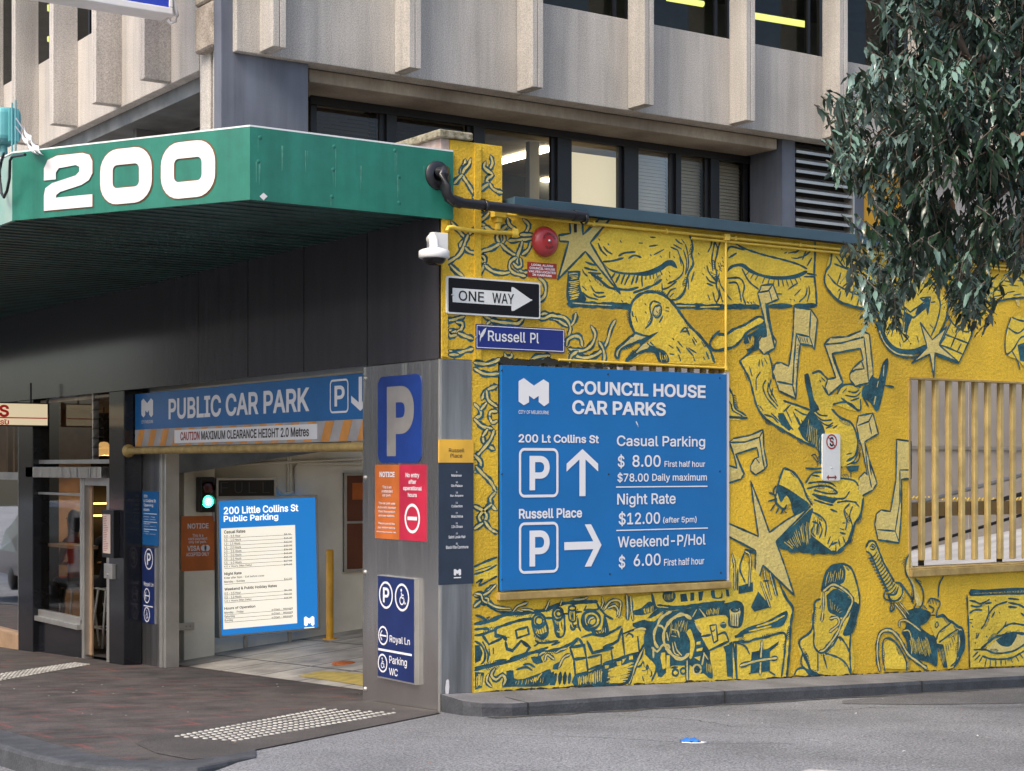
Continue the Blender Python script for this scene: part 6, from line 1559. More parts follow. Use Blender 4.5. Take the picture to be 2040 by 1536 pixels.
draw('Q', '''
X 540,480 680,350 840,370 1100,330 1580,260 1700,230 1792,300 1760,560 1600,560 1560,420 1180,480 1250,640 1350,880 1370,1000 1400,1200 1360,1220 1240,1160 1100,1050 1050,1060 860,1070 850,1180 700,1200 680,1080 540,920
X 380,520 560,480 700,640 600,640 520,620 380,560
X 380,360 480,330 600,240 680,340 560,400 480,420 390,410
Y 8 400,440 480,430
Y 7 540,470 640,470 760,380
H 6 870,365 740,450 690,550 650,650 660,770 700,830
H 7 1120,460 1020,410 920,440 830,520 780,620 770,720 790,800 840,880 930,960 1020,970 1090,910
H 6 1180,520 1250,640
H 4 700,550 750,560 770,600;810,640 830,740
H 5 620,830 690,880 760,800 830,800 850,840;640,830 640,970
L 1060,640 1110,590 1150,700 1170,800 1130,960 1100,960 1110,760
L 740,900 790,890 800,1090 760,1110 730,960
L 810,930 850,930 850,1170 800,1160
H 3 880,770 910,900 970,930;910,760 940,860 1000,930;1000,490 970,560;1030,490 1010,570;870,600 950,620 970,700;870,680 930,690;1190,350 1140,440;1230,340 1290,420 1310,450
l 1350,900 1500,860 1560,900 1560,990 1370,1000
l 1420,1060 1560,1050 1560,1210 1430,1190
l 1160,960 1240,940 1230,1000
l 1190,850 1270,830 1260,870 1190,880
l 1190,760 1240,750 1240,790 1190,795
L 870,1080 1040,1070 1040,1200 860,1230 700,1260
I 4.5 870,1090 950,1080
L 1110,1250 1150,1180 1280,1160 1360,1230 1300,1260
C 12 1070,1000 1072,1250
H 4 1280,900 1350,1000;1290,900 1260,1050
l 460,930 540,910 660,1030 680,1100 620,1260 320,1300 400,1080
C 12 520,800 460,950 400,1090 330,1290
I 6 540,910 640,1000 680,1100 620,1250
I 4.5 440,1080 480,1060 510,1010 520,1050;560,1050 575,1090 550,1110 555,1060;610,1130 620,1180 600,1200;500,1200 520,1260
i 7 0,830 130,780 190,740 240,590
i 6 0,680 130,620 230,560
i 5 240,600 260,800 275,940;100,840 120,1000;440,690 460,880;530,660 530,780 460,900
i 6 0,1040 150,990 300,940 460,890
X 0,1050 60,1060 240,960 240,1040 330,930 450,920 400,1060 310,1290 0,1310
l 20,1060 70,1055 70,1090 25,1100
l 170,1010 230,1000 230,1060 180,1060
l 330,940 375,930 380,980 330,985
I 4 290,690 330,650 380,680 370,700
I 4 240,660 400,600 480,590
H 5 400,610 470,590 540,600
C 10 300,160 310,320 310,470
C 9 350,180 360,330 380,480
C 9 10,350 100,240 220,250 200,440
C 8 60,330 150,300 190,360 170,430
l 620,140 1600,90 1620,160 1500,250 960,330 690,320
I 7 620,150 690,330 960,330 1160,300 1540,260
I 4.5 690,290 960,310 1270,270 1550,240
X 840,105 910,130 925,190 880,250 800,250 755,190 770,130
X 980,150 1060,140 1080,240 990,250
X 1110,130 1160,130 1160,230 1110,240
X 1210,120 1280,110 1260,230 1220,240
X 1370,110 1420,100 1430,190 1500,180 1510,100 1520,200 1390,200
X 1560,90 1600,90 1610,180 1570,180
P 1610,350 1650,320 1740,330 1750,380 1720,560 1630,550
i 3 1640,410 1640,550;1670,410 1670,560;1700,410 1700,560;1730,400 1730,540
I 4 1625,350 1680,325 1735,350 1680,375 1625,350
X 1650,350 1680,340 1705,352 1680,362
l 1160,480 1550,430 1600,570 1640,640 1600,740 1350,870 1250,690 1260,600
I 5.5 1250,690 1370,670;1460,670 1550,640 1600,740
i 6 1350,870 1600,750;1260,740 1350,890 1350,1000
i 4.5 1360,550 1440,540 1460,740 1410,770 1360,550
I 3.5 1375,610 1400,625 1425,600
X 1530,500 1565,520 1570,560 1540,590 1500,570 1490,530
H 2.5 1500,530 1555,525
X 1530,820 1630,780 1640,1200 1580,1200 1560,900
l 1640,760 1690,770 1700,1230 1640,1220
i 5 1640,760 1645,1220;1690,770 1700,1230
X 1670,680 1792,640 1792,690 1680,710
i 5 1660,770 1792,740
''')
ringline('Q', (920, 1150), 38, 40, 5); ringline('Q', (1020, 1130), 34, 36, 5); ringline('Q', (1195, 1110), 52, 58, 5, 'H'); ringline('Q', (1195, 1110), 28, 34, 5)
hatch('Q', [(420, 1000), (300, 1280), (40, 1290), (60, 1100)], 26, 2.2, 'Y', .9); hatch('Q', [(500, 330), (640, 290), (640, 390), (520, 400)], 8, 1.8, 'Y'); hatch('Q', [(1320, 340), (1490, 320), (1470, 420), (1310, 420)], 9, 1.6, 'Y')
hatch('Q', [(1310, 1020), (1390, 1010), (1380, 1180), (1320, 1160)], 5, 1.2, 'Y'); hatch('Q', [(780, 130), (900, 120), (900, 230), (780, 230)], 6, 1.2, 'Y'); hatch('Q', [(860, 500), (1080, 480), (1060, 640), (830, 700)], 9, 1.2, 'Y', .9)
draw('K', '''
X 190,720 300,690 300,760 190,780
C 8 140,470 160,570 160,745
C 8 240,450 280,500 270,720
I 5 240,450 200,580 240,690;185,590 180,750
X 340,760 440,880 310,915 285,880
I 6 325,470 240,440;520,740 560,820 605,890
C 8 390,600 390,640 440,820
C 7 430,620 480,800
C 7 360,690 430,880
I 4.5 450,640 490,790;500,690 530,760;380,680 420,680
I 7 520,740 560,820 605,890 590,1010 580,1200 560,1410
X 160,1105 250,1040 400,990 560,910 530,1020 400,1045 290,1075
Y 4 330,1030 440,995 540,945
Y 3.5 270,1065 360,1045 440,1025
I 5.5 150,1150 270,1145 300,1130 400,1110 540,1080 545,1200 520,1410
I 5 150,1150 165,1300 180,1425;140,1150 120,1160
X 290,1225 430,1195 430,1370 280,1390
C 11 370,1140 360,1280 355,1395
C 11 200,1330 340,1290 485,1270
X 400,1210 500,1140 490,1170 420,1230
I 4.5 170,1150 240,1180 275,1240;420,1370 470,1400;270,1390 300,1380
''')
# dirt along the foot of the wall
for k in range(70):
    x = .33 + k * .1 + mrnd.uniform(-.04, .04); y = .140 - .037 * x + mrnd.uniform(-.003, .010)
    ribbon([(x, y), (x + .06, y + mrnd.uniform(-.006, .008)), (x + mrnd.uniform(.1, .22), y - .006)], mrnd.choice((.004, .006, .009, .014)), GRM, 1.1)
mu.build('mural', ['gold', 'ink', 'pale', 'lemon', 'grime'], wall, recalc=False)
# ------------------------------------------------------------------ shop on Little Collins Street
sh = thing('shop', 'glazed shop front with a steel framed window and door under the black fascia', 'shop front', (.1, 8.5, 0))
f1 = FLx(.10)
def fbox(b, TL, BR, w0, w1, fr=f1):
    u0, v1 = fr.px(*TL); u1, v0 = fr.px(*BR); b.box(u0, u1, v0, v1, w0, w1, 0, fr); return u0, u1, v0, v1
b = MB(); fbox(b, (66, 930), (217, 953), 0, .10); b.build('header_box', ['stainless'], sh, bevel=.004)
uL, uM, uR_ = f1.px(62, 1000)[0], f1.px(166, 1000)[0], f1.px(216.5, 1000)[0]
vt, vb = f1.px(166, 952)[1], f1.px(165, 1236)[1]
vT = 2.815; vh = f1.px(217, 915)[1]
b = MB(); fw2 = .05
for a in ((uL, uL + .09, vb, vt), (uM - .04, uM, vb, vt), (uL + .09, uM - .04, vb - .05, vb + .03), (uL + .09, uM - .04, vt - .22, vt - .19)): b.box(*a, -.05, .03, 0, f1)
b.box(uL - .05, uM, vb - .11, vb - .05, -.05, .08, 0, f1); fr_ = b.build('window_frame', ['alu'], sh, bevel=.004)
b = MB(); b.flat(rect(uL + .09, uM - .04, vb + .03, vt), -.01, 0, f1); b.build('window_pane', ['shopglass'], sh)
b = MB(); b.box(uL - .05, uM, -1, vb - .11, -.04, .02, 0, f1); b.build('stall_riser', ['colblack'], sh)
b = MB()
for a in ((uM, uM + .075, -.42, vt), (uR_ - .02, uR_ + .3, -.42, vt), (uM + .10, uR_ - .02, vt - .09, vt)): b.box(*a, -.06, .02, 0, f1)
b.build('door_frame', ['alu'], sh, bevel=.004)
b = MB(); ud = f1.px(183, 1000, -.05)[0]; b.box(f1.px(176.5, 1000, -.05)[0], ud, -.38, vt - .09, -.07, -.05, 0, f1); b.build('door_edge', ['tan'], sh)
b = MB(); b.box(uM - .15, uR_ + .2, -1, -.36, -.1, .16, 0, f1); b.build('door_step', ['stainless_worn'], sh, bevel=.006)
b = MB(); ut = f1.px(75, 860)[0]; ux = f1.px(189, 860)[0]
for a in ((ut, ut + .05, vh, vT), (ux - .04, ux, vh, vT), (ut, uR_ + .3, vh - .05, vh)): b.box(*a, -.05, .02, 0, f1)
b.build('transom_frame', ['alu'], sh)
b = MB(); b.flat(rect(ut + .05, ux - .04, vh, vT), -.01, 0, f1); b.build('transom_pane', ['shopglass'], sh)
b = MB(); n = 7
for i in range(n):
    v = vh + (vT - vh) * (i + .2) / n; b.add([f1.P(u, v + dv, w) for u, dv, w in ((ux, 0, .04), (uR_ + .2, 0, .04), (uR_ + .2, .11, -.06), (ux, .11, -.06))], [(0, 1, 2, 3)])
b.build('glass_louvres', ['shopglass'], sh, recalc=False)
b = MB(); b.box(-10.44, -9.84, 0, .1, 0, .1, 0, f1) if False else None
# interior shell: floor, tan side lining, dark back bar with glowing shelves
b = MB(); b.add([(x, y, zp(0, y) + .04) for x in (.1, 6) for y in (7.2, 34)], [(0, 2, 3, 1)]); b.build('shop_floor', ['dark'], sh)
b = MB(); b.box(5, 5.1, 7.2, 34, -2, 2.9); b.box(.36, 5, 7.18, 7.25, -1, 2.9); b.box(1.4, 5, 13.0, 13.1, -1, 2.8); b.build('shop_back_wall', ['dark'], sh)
b = MB(); b.box(.34, 1.42, 11.6, 11.7, -1, 2.8); b.build('tan_lining', ['tan'], sh)
b = MB(); b.box(.1, 6, 7.2, 34, 2.76, 2.8); b.build('shop_ceiling', ['room'], sh)
f13 = FRy(12.9); b = MB()
for yy in (1003, 1027): p = f13.P(*f13.px(200, yy)); b.box(p.x - .5, p.x + .9, 12.86, 12.92, p.z - .012, p.z + .012)
b.build('back_bar_shelf', ['shelfglow'], sh)
b = MB(); b.box(.2, .46, 8.75, 10.9, .93, .97); b.build('window_counter', ['tan'], sh)
# neighbouring shop at the far left
ns_ = thing('shop', 'beige framed shop window at the left edge, beyond the black column', 'shop front', (.1, 11.5, 0))
b = MB(); b.box(-34, -10.43, -1, vb - .35, -.06, .08, 0, f1); b.build('sill_box', ['tan'], ns_, bevel=.01)
b = MB(); b.box(-10.58, -10.43, vb - .35, vT, -.05, .05, 0, f1); b.box(-34, -10.58, 1.78, 1.88, -.05, .03, 0, f1); b.build('frame', ['alu'], ns_)
b = MB(); b.flat(rect(-34, -10.58, vb - .35, 1.78), -.02, 0, f1); b.flat(rect(-34, -10.58, 1.88, vT), -.02, 0, f1); b.build('pane', ['shopglass'], ns_)
b = MB(); b.box(.34, 1.2, 11.9, 12, -1, 2.75); b.box(1.2, 1.3, 11.9, 34, -2, 2.75); b.build('tan_lining', ['tan'], ns_)
# menu case, white box, pendant
mc = thing('menu_case', 'framed menu case with a lit pink menu on the black column', 'menu case', (0, 7, 1.2))
u0, u1, v0, v1 = -7.22, -6.86, f1.px(226, 1103)[1] - .03, f1.px(226, 1018)[1] + .02
b = MB(); b.box(u0, u1, v0, v1, 0, .07, 0, FL); b.build('case', ['black'], mc, bevel=.006)
M['menu'] = mat('menu_paper', (.62, .50, .44), .6, var=.05)
b = MB(); b.flat(rect(u0 + .04, u1 - .09, v0 + .05, v1 - .05), .072, 0, FL); b.build('menu_sheet', ['menu'], mc)
b = MB(); R2 = random.Random(4)
for i in range(20):
    v = v1 - .075 - i * (v1 - v0 - .14) / 20; b.flat(rect(u0 + .06, u0 + .06 + R2.uniform(.08, .15), v - .006, v), .074, 0, FL)
b.build('menu_lines', ['redtext'], mc)
sb_ = thing('wall_box', 'small pale metal box fixed below the menu case on the column', 'wall box', (0, 7.1, .7))
u, v = FL.px(215, 1122); u2, v2 = FL.px(231, 1154); b = MB(); b.box(u, u2, v2, v, 0, .05, 0, FL); b.build('box', ['alu'], sb_, bevel=.006)
b = MB(); b.lathe([(.012, 0), (.012, .01), (0, .012)], FL.P((u + u2) / 2, v2 + .05, .05), (-1, 0, 0), 10); b.build('lock', ['steel'], sb_)
pd_ = thing('pendant_lamp', 'warm glowing pendant lamp inside the shop behind the louvred transom', 'lamp', (1.3, 10.6, 2.2))
fp2 = FRy(10.6); c = fp2.P(*fp2.px(207, 896)); b = MB(); b.lathe([(.0, .11), (.05, .10), (.09, .05), (.115, -.02), (.125, -.08)], c, (0, 0, 1), 24); b.build('shade', ['warm'], pd_, recalc=False)
b = MB(); b.lathe([(0, .03), (.03, .015), (.035, -.01), (.02, -.035), (0, -.04)], c, (0, 0, 1), 14); b.build('bulb', ['bulb'], pd_)
b = MB(); b.tube([c + Vector((0, 0, .13)), (c.x, c.y, 2.76)], .008, 6); b.build('cord', ['black'], pd_)
# blade sign
f9 = FRy(9.25)
ss = thing('shop_sign', 'cream backlit shop sign with red lettering hanging at the left edge', 'sign', (-.4, 9.25, 2.6))
e, v1 = f9.px(97, 803); _, v0 = f9.px(97, 850)
b = MB(); b.box(e - 1.6, e, v0, v1, -.16, 0, 0, f9); b.build('case', ['black'], ss, bevel=.004)
b = MB(); b.flat(rect(e - 1.6 + .015, e - .015, v0 + .015, v1 - .015), .002, 0, f9); b.build('face', ['shopsign'], ss)
b = MB(); w = .004; textpx(b, f9, 'S', (-2, 806), (18, 831), w, .03); u0 = e - 1.58; a_ = f9.px(20, 832)[1]; b.flat(rect(u0, e - .02, a_ - .008, a_ + .006), w, 0, f9); textpx(b, f9, 'S\u00d9'.replace('\u00d9', 'U'), (0, 837), (18, 846), w, .03)
q0, q1 = f9.px(8, 834)[0], f9.px(14, 836)[0]; bar(b, f9, (q0, f9.px(9, 832)[1] - .022), (q1, f9.px(9, 832)[1] - .032), .008, w + .0003)
b.build('lettering', ['brightred'], ss)
b = MB(); b.tube([(e - .2, 9.33, v1), (e - .2, 9.33, v1 + .25)], .012, 6); b.tube([(e, 9.33, v1 - .05), (.02, 9.33, v1 + .05)], .015, 6); b.build('bracket', ['black'], ss)
# stools
def stool(x, y, label):
    z = zp(0, y) + .04; t = thing('bar_stool', label, 'stool', (x, y, z), 'metal bar stools in the shop')
    b = MB(); b.box(x - .17, x + .17, y - .17, y + .17, z + .74, z + .765); b.build('seat', ['camwhite'], t, bevel=.02)
    for sx in (-1, 1):
        for sy in (-1, 1):
            q = MB(); q.tube([(x + sx * .13, y + sy * .13, z + .75), (x + sx * .21, y + sy * .21, z)], .016, 8); q.build('leg', ['camwhite'], t)
    b = MB(); k = .185; b.tube([(x - k, y - k, z + .25), (x + k, y - k, z + .25), (x + k, y + k, z + .25), (x - k, y + k, z + .25), (x - k, y - k, z + .25)], .012, 6); b.build('foot_rail', ['camwhite'], t)
stool(.85, 9.3, 'pale metal bar stool inside the open door, nearest the black column')
stool(.66, 10.0, 'pale metal bar stool behind the window with the seated person')
# seated person behind the glass
def skin(name, chain, edges, mats, parent, sub=1):
    me = bpy.data.meshes.new(name); me.from_pydata([c[0] for c in chain], edges, []); o = bpy.data.objects.new(name, me); COL.objects.link(o)
    s = o.modifiers.new('skin', 'SKIN'); s.use_smooth_shade = True
    for i, c in enumerate(chain):
        r = c[1] if isinstance(c[1], tuple) else (c[1], c[1]); me.skin_vertices[0].data[i].radius = r
    me.skin_vertices[0].data[0].use_root = True
    sb = o.modifiers.new('sub', 'SUBSURF'); sb.levels = sb.render_levels = sub
    dg = bpy.context.evaluated_depsgraph_get(); m2 = bpy.data.meshes.new_from_object(o.evaluated_get(dg)); bpy.data.objects.remove(o)
    m2.materials.clear(); [m2.materials.append(M[m]) for m in mats]
    for p in m2.polygons: p.use_smooth = True
    inv = INV[parent.name]; m2.transform(inv); m2.update()
    n = bpy.data.objects.new(name, m2); COL.objects.link(n); n.parent = parent; INV[n.name] = inv; return n
def person(x, y, face, label, group, top, trous):
    """seated on a stool at x, y; face = unit vector in plan"""
    z = zp(0, y) + .04; f = Vector((face[0], face[1], 0)).normalized(); r = Vector((f.y, -f.x, 0)); O = Vector((x, y, z))
    p = lambda a, c, h: tuple(O + f * a + r * c + Vector((0, 0, h)))
    t = thing('person', label, 'person', O, group)
    ch = [(p(-.02, 0, .86), (.15, .12)), (p(.0, 0, 1.05), (.135, .10)), (p(.03, 0, 1.25), (.15, .11)), (p(.05, 0, 1.38), (.13, .09)), (p(.07, 0, 1.46), .055), (p(.09, 0, 1.55), (.07, .085)), (p(.10, 0, 1.66), (.075, .09)), (p(.10, 0, 1.73), (.05, .06))]
    ed = [(i, i + 1) for i in range(7)]
    def limb(pts, root):
        b0 = len(ch); ch.extend(pts); ed.append((root, b0)); ed.extend((b0 + i, b0 + i + 1) for i in range(len(pts) - 1))
    for s in (-1, 1):
        limb([(p(.05, s * .17, 1.37), .06), (p(.10, s * .22, 1.12), .045), (p(.32, s * .14, 1.06), .036), (p(.40, s * .10, 1.07), .028), (p(.46, s * .09, 1.06), (.035, .018))], 3)
        limb([(p(.05, s * .10, .83), .095), (p(.42, s * .12, .86), .065), (p(.42 + .06 * (s < 0), s * .11, .62), .052), (p(.38 + .08 * (s < 0), s * .11, .46), .034), (p(.39 + .08 * (s < 0), s * .11, .40), .036), (p(.54 + .08 * (s < 0), s * .12, .36), (.045, .025))], 0)
    o = skin('body', ch, ed, ['skin', top, trous, 'blackfab', 'camwhite'], t)
    for q in o.data.polygons:
        c = Vector(q.center); h = c.z; a = c.dot(f)
        q.material_index = 1 if (.90 < h < 1.44 and a < .30) else 2 if .52 < h <= .95 else (4 if .43 < h <= .52 else 3 if h <= .43 else 0)
    hb = MB(); cz = Vector(p(.085, 0, 1.69))
    hb.lathe([(0, .095), (.05, .085), (.083, .045), (.092, 0), (.088, -.05), (.07, -.13), (.05, -.2)], cz - f * .025, (0, 0, 1), 16); hb.build('hair', ['hair'], t)
    fb_ = MB(); hc = Vector(p(.10, 0, 1.645))
    fb_.lathe([(.014, 0), (.01, .025), (0, .03)], hc + f * .07 + Vector((0, 0, -.01)), f, 8); fb_.build('nose', ['skin'], t)
    for s in (-1, 1):
        eb = MB(); eb.lathe([(.011, 0), (.008, .005), (0, .006)], hc + f * .078 + r * s * .03 + Vector((0, 0, .02)), f, 8); eb.build('eye', ['blackfab'], t)
        hd = MB(); base = Vector(p(.475, s * .09, 1.06))
        for k in range(4): q0 = base + r * ((k - 1.5) * .017); hd.tube([q0, q0 + f * .035 + Vector((0, 0, .004)), q0 + f * (.060 + .008 * (k in (1, 2))) - Vector((0, 0, .012))], .008, 6, rs=[.009, .008, .006])
        q0 = base - f * .02 - r * s * .03; hd.tube([q0, q0 + f * .03 - r * s * .015, q0 + f * .05 - r * s * .012], .009, 6, rs=[.010, .009, .007]); hd.build('hand', ['skin'], t)
    return t
person(.66, 10.0, (-.45, .9), 'person in a coral top and grey trousers sitting on a stool at the shop window', None, 'coral', 'trouser')
person(.85, 9.3, (-.1, 1), 'person in a dark top sitting on the stool inside the open shop door', None, 'blackfab', 'blackfab')

# ------------------------------------------------------------------ across the street: what the glass and steel reflect
M['oppwall'] = mat('pale_opposite_render', (.50, .46, .42), .8, var=.1, vs=.5); M['oppbrown'] = mat('brown_opposite_brick', (.34, .22, .15), .85, var=.15, vs=1)
def facade(name, label, x0, y0, y1, h, wallm):  # unseen frontages added to tone down sky reflections in glass and steel
    t = thing(name, label, 'building', (x0, (y0 + y1) / 2, 0)); b = MB(); z0 = -1.5
    b.box(x0 - 6, x0, y0, y1, z0, h); b.build('wall', [wallm], t)
    q = MB(); g = MB(); k = int((y1 - y0) // 2.4)
    for i in range(k):
        for j in range(int((h - 4) // 3.2)):
            a = y0 + .6 + i * 2.4; z = 4.6 + j * 3.2
            g.box(x0 - .02, x0 + .02, a, a + 1.3, z, z + 1.9); q.box(x0, x0 + .12, a - .08, a + 1.38, z - .12, z - .02)
    g.build('window', ['glassopp'], t); q.build('sill', [wallm], t)
    s = MB(); [s.box(x0 - .02, x0 + .03, a, a + 2.6, -.2, 3.0) for a in [y0 + .4 + 3.2 * i for i in range(int((y1 - y0) // 3.2))]]; s.build('shop_window', ['glassopp'], t)
    c = MB(); c.box(x0, x0 + 1.2, y0, y1, 3.4, 3.7); c.build('awning', ['soffit'], t)
M['glassopp'] = mat('dark_opposite_glass', (.02, .025, .03), .08, var=0)
facade('opposite_building', 'pale rendered building across Little Collins Street, unseen, added to be reflected', -17, 2, 24, 8, 'oppwall')
facade('opposite_building', 'brown brick building across Little Collins Street, farther down the row added for reflections', -17, 24.2, 48, 8, 'oppbrown')
# white van whose rear shows mirrored in the shop window
vy, vx = 23.5, -6.0; vz = zg(vx, vy)
vn = thing('parked_van', 'white van with a lit red brake lamp, mirrored in the shop window', 'van', (vx, vy + 2.3, vz))
prof = [(-.92, .35), (.92, .35), (.95, .9), (.90, 1.35), (.80, 1.98), (.70, 2.08), (-.70, 2.08), (-.80, 1.98), (-.90, 1.35), (-.95, .9)]
b = MB(); n = len(prof); st = [(0, .97), (.06, 1.0), (3.3, 1.0), (3.9, .80), (4.7, .62), (4.8, .55)]
vs = []
for d, k in st:
    for x, z in prof: vs.append((vx + x * (.9 + .1 * min(1, k)), vy + d, vz + .35 + (z - .35) * (k if z > 1.2 else 1)))
b.add(vs, [list(range(n))] + [(r * n + i, r * n + (i + 1) % n, (r + 1) * n + (i + 1) % n, (r + 1) * n + i) for r in range(len(st) - 1) for i in range(n)] + [list(range((len(st) - 1) * n, len(st) * n))])
b.build('body', ['vanwhite'], vn, bevel=.04)
for s in (-1, 1): q = MB(); q.box(vx + s * .42 - .34, vx + s * .42 + .34, vy - .015, vy + .03, vz + 1.2, vz + 1.78); q.build('rear_window', ['black'], vn, bevel=.01)
M['brake'] = mat('lit_brake_lamp', (.6, .02, .02), .3, var=0, emit=(1, .03, .04), es=2.5)
q = MB(); q.box(vx - .17, vx + .17, vy - .02, vy + .03, vz + 1.93, vz + 1.99); q.build('brake_lamp', ['brake'], vn)
for s in (-1, 1): q = MB(); q.box(vx + s * .84 - .07, vx + s * .84 + .07, vy - .02, vy + .05, vz + .8, vz + 1.25); q.build('tail_lamp', ['redsign'], vn)
for s in (-1, 1):
    for d in (.85, 3.8):
        w_ = MB(); w_.lathe([(.0, 0), (.19, 0), (.22, .02), (.33, .03), (.33, .2), (.2, .22), (0, .22)], (vx + s * .92, vy + d, vz + .33), (-s, 0, 0), 24); w_.build('wheel', ['pvc'], vn)
q = MB(); q.box(vx - .9, vx + .9, vy - .08, vy + .06, vz + .42, vz + .62); q.build('bumper', ['soffitgrey'], vn, bevel=.02)
# scraps on the road
LR = random.Random(5); b = MB()
for k in range(46):
    x, y = LR.uniform(-2.4, 6.5), LR.uniform(-4.4, -.85); s = LR.uniform(.006, .018); a = LR.uniform(0, 3.1); z = zg(x, y) + .008
    b.add([(x + s * math.cos(a + t) * (1 if i % 2 else .5), y + s * math.sin(a + t) * (1 if i % 2 else .5), z + LR.uniform(0, .006)) for i, t in enumerate((0, 1.6, 3.1, 4.7))], [(0, 1, 2, 3)], LR.choice((0, 0, 1)))
for k in range(26):
    x, y = LR.uniform(-2.6, .3), LR.uniform(.1, 4.5); s = LR.uniform(.006, .016); a = LR.uniform(0, 3.1); z = zp(x, y) + .018
    b.add([(x + s * math.cos(a + t), y + s * math.sin(a + t) * .6, z) for t in (0, 1.6, 3.1, 4.7)], [(0, 1, 2, 3)], 0)
o = tag(b.build('litter', ['silver', 'leaf_dead']), 'tiny scraps of paper and leaf scattered over the asphalt', 'litter'); o['kind'] = 'stuff'
# ------------------------------------------------------------------ street tree reaching in at upper right
tr = thing('street_tree', 'drooping evergreen street tree with glossy lance shaped leaves at upper right', 'tree', (4.0, -4.3, zg(4, -4.3)))
TR = random.Random(11)
def at_d(px_, py_, d):
    r = ray(px_, py_); return CAM + r * d       # d: distance along the view axis
trunk = [(4.0, -4.3, -.3), (4.02, -4.28, 1.2), (3.95, -4.2, 2.6), (3.85, -4.1, 3.8), (3.75, -4.0, 5.0), (3.5, -3.9, 6.2), (3.3, -3.8, 7.2)]
b = MB(); b.tube(trunk, .1, 12, rs=[.17, .14, .125, .115, .10, .075, .05]); b.build('trunk', ['bark'], tr)
SIL = [(1775, -60), (1772, 8), (1738, 60), (1745, 75), (1790, 60), (1800, 110), (1730, 190), (1690, 235), (1652, 262), (1640, 300), (1680, 320), (1690, 345), (1640, 365), (1650, 385), (1716, 392), (1760, 395), (1748, 440), (1725, 480), (1700, 545), (1688, 590), (1735, 560), (1745, 600), (1722, 640), (1726, 665), (1765, 690), (1790, 650), (1800, 590), (1850, 580), (1900, 575), (1888, 612), (1910, 655), (1950, 665), (1975, 650), (1950, 600), (1935, 545), (1990, 540), (2010, 565), (2040, 545), (2300, 560), (2400, 200), (2300, -250), (1900, -250)]
def inside(x, y):
    c = False; n = len(SIL)
    for i in range(n):
        (x0, y0), (x1, y1) = SIL[i], SIL[i - 1]
        if (y0 > y) != (y1 > y) and x < (x1 - x0) * (y - y0) / (y1 - y0) + x0: c = not c
    return c
leafv = MB()
def leaf(p, d, up, L, wd, which):
    d = d.normalized(); s = d.cross(up)
    if s.length < .05: s = d.cross(Vector((1, 0, 0)))
    s.normalize(); nrm = s.cross(d); vs = []; n = 6
    prof = [.10, .62, .95, 1.0, .72, .30, .0]; ph = TR.random() * 6
    cur = TR.uniform(.05, .35)
    for i in range(n + 1):
        t = i / n; c = p + d * (L * t) - nrm * (cur * L * t * t); k = wd * prof[i] / 2
        wv = .16 * wd * math.sin(i * 2.4 + ph)
        vs += [c + s * k + nrm * (k * .25 + wv), c, c - s * k + nrm * (k * .25 - wv)]
    fs = []
    for i in range(n): fs += [(3 * i, 3 * i + 1, 3 * i + 4, 3 * i + 3), (3 * i + 1, 3 * i + 2, 3 * i + 5, 3 * i + 4)]
    leafv.add(vs, fs, which, True)
tw = MB()
def spray(x, y, dep, lit):
    """a drooping twig hung so that its leaves fall around the survey point"""
    tip = at_d(x, y, dep); a = TR.uniform(0, 6.28); out = Vector((math.cos(a), math.sin(a), 0))
    Lt = TR.uniform(.22, .42); base = tip + Vector((0, 0, Lt * .8)) - out * Lt * .45
    mid = (base + tip) / 2 + out * .03 + Vector((0, 0, .05))
    tw.tube([base, mid, tip], .004, 4, cap=False, rs=[.005, .004, .002])
    n = TR.randint(8, 12)
    for i in range(n):
        t = i / (n - 1); q = base.lerp(mid, t * 2) if t < .5 else mid.lerp(tip, t * 2 - 1)
        a2 = a + (1 if i % 2 else -1) * TR.uniform(.6, 1.3); droop = TR.uniform(.55, 1.5) if not lit else TR.uniform(.35, 1.1)
        d = Vector((math.cos(a2), math.sin(a2), -droop)); L = TR.uniform(.085, .165)
        up = Vector((0, 0, 1)) + out * TR.uniform(-.2, .5)
        w_ = 1 if TR.random() < (.60 if lit else .08) else 0  # painted-in sky sheen goes mostly to the lit sprays
        if TR.random() < .006: w_ = 2
        leaf(q, d, up, L, L * TR.uniform(.22, .31), w_)
cnt = 0; tries = 0
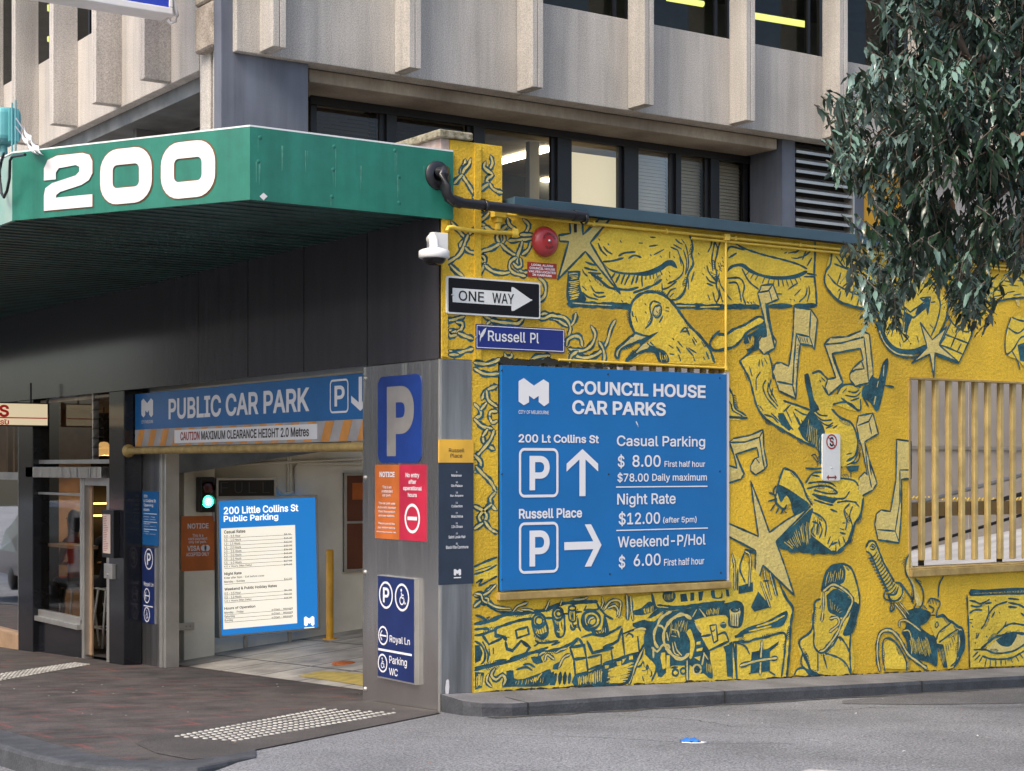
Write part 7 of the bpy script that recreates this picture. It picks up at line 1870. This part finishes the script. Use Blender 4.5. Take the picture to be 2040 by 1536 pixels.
GAPS = [(1880, 425, 38, 26), (1925, 440, 30, 30), (1985, 450, 26, 40), (1850, 380, 18, 30), (1800, 470, 16, 22), (2010, 480, 18, 20), (1760, 560, 20, 24), (1835, 560, 18, 24), (1800, 350, 14, 16), (1720, 330, 16, 12), (1968, 545, 16, 20), (1700, 430, 26, 30), (1790, 110, 20, 40), (1905, 60, 24, 30), (1845, 45, 20, 18), (1900, 540, 18, 24)]
while cnt < 1280 and tries < 60000:
    tries += 1; x, y = TR.uniform(1640, 2260), TR.uniform(-200, 665)
    if not inside(x, y): continue
    if any(((x - g[0]) / (g[2])) ** 2 + ((y - g[1]) / (g[3])) ** 2 < 1 for g in GAPS): continue
    cl = math.sin(x * .031 + 2 * math.sin(y * .027)) + math.sin(y * .052 + x * .019 + 1)
    if cl < -.55 and TR.random() < .85: continue
    if x > 2060 and TR.random() < .45: continue
    e = sum(inside(x + dx, y + dy) for dx, dy in ((-40, 0), (-25, -30), (0, -45), (-60, 20))) / 4
    dep = 12.2 + TR.uniform(-1.0, 1.1) + (0 if e > .9 else .1)
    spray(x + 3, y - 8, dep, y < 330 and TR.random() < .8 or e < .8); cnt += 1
limbs = [((3.75, -4.0, 5.0), [(1930, 120), (1880, 30), (1830, 40), (1790, 90)], 12), ((3.85, -4.1, 3.9), [(2060, 260), (1960, 230), (1880, 260), (1800, 330)], 12), ((3.5, -3.9, 6.2), [(2000, -60), (1920, 20), (1925, 90), (1900, 150)], 12.2), ((3.85, -4.1, 3.8), [(2080, 350), (2000, 380), (1935, 470), (1915, 560)], 12.1)]
for o_, ps, d in limbs:
    pts = [Vector(o_)] + [at_d(*q, d) for q in ps]; c = [pts[0]]
    for a, e in zip(pts, pts[1:]): c += [a.lerp(e, .5) + Vector((0, 0, .04)), e]
    n = len(c); tw.tube(c, .02, 6, rs=[.045 - .040 * i / (n - 1) for i in range(n)])
tw.build('branch', ['bark'], tr)
leafv.build('crown', ['leaf', 'leaf_skylit', 'leaf_dead'], tr, recalc=False)
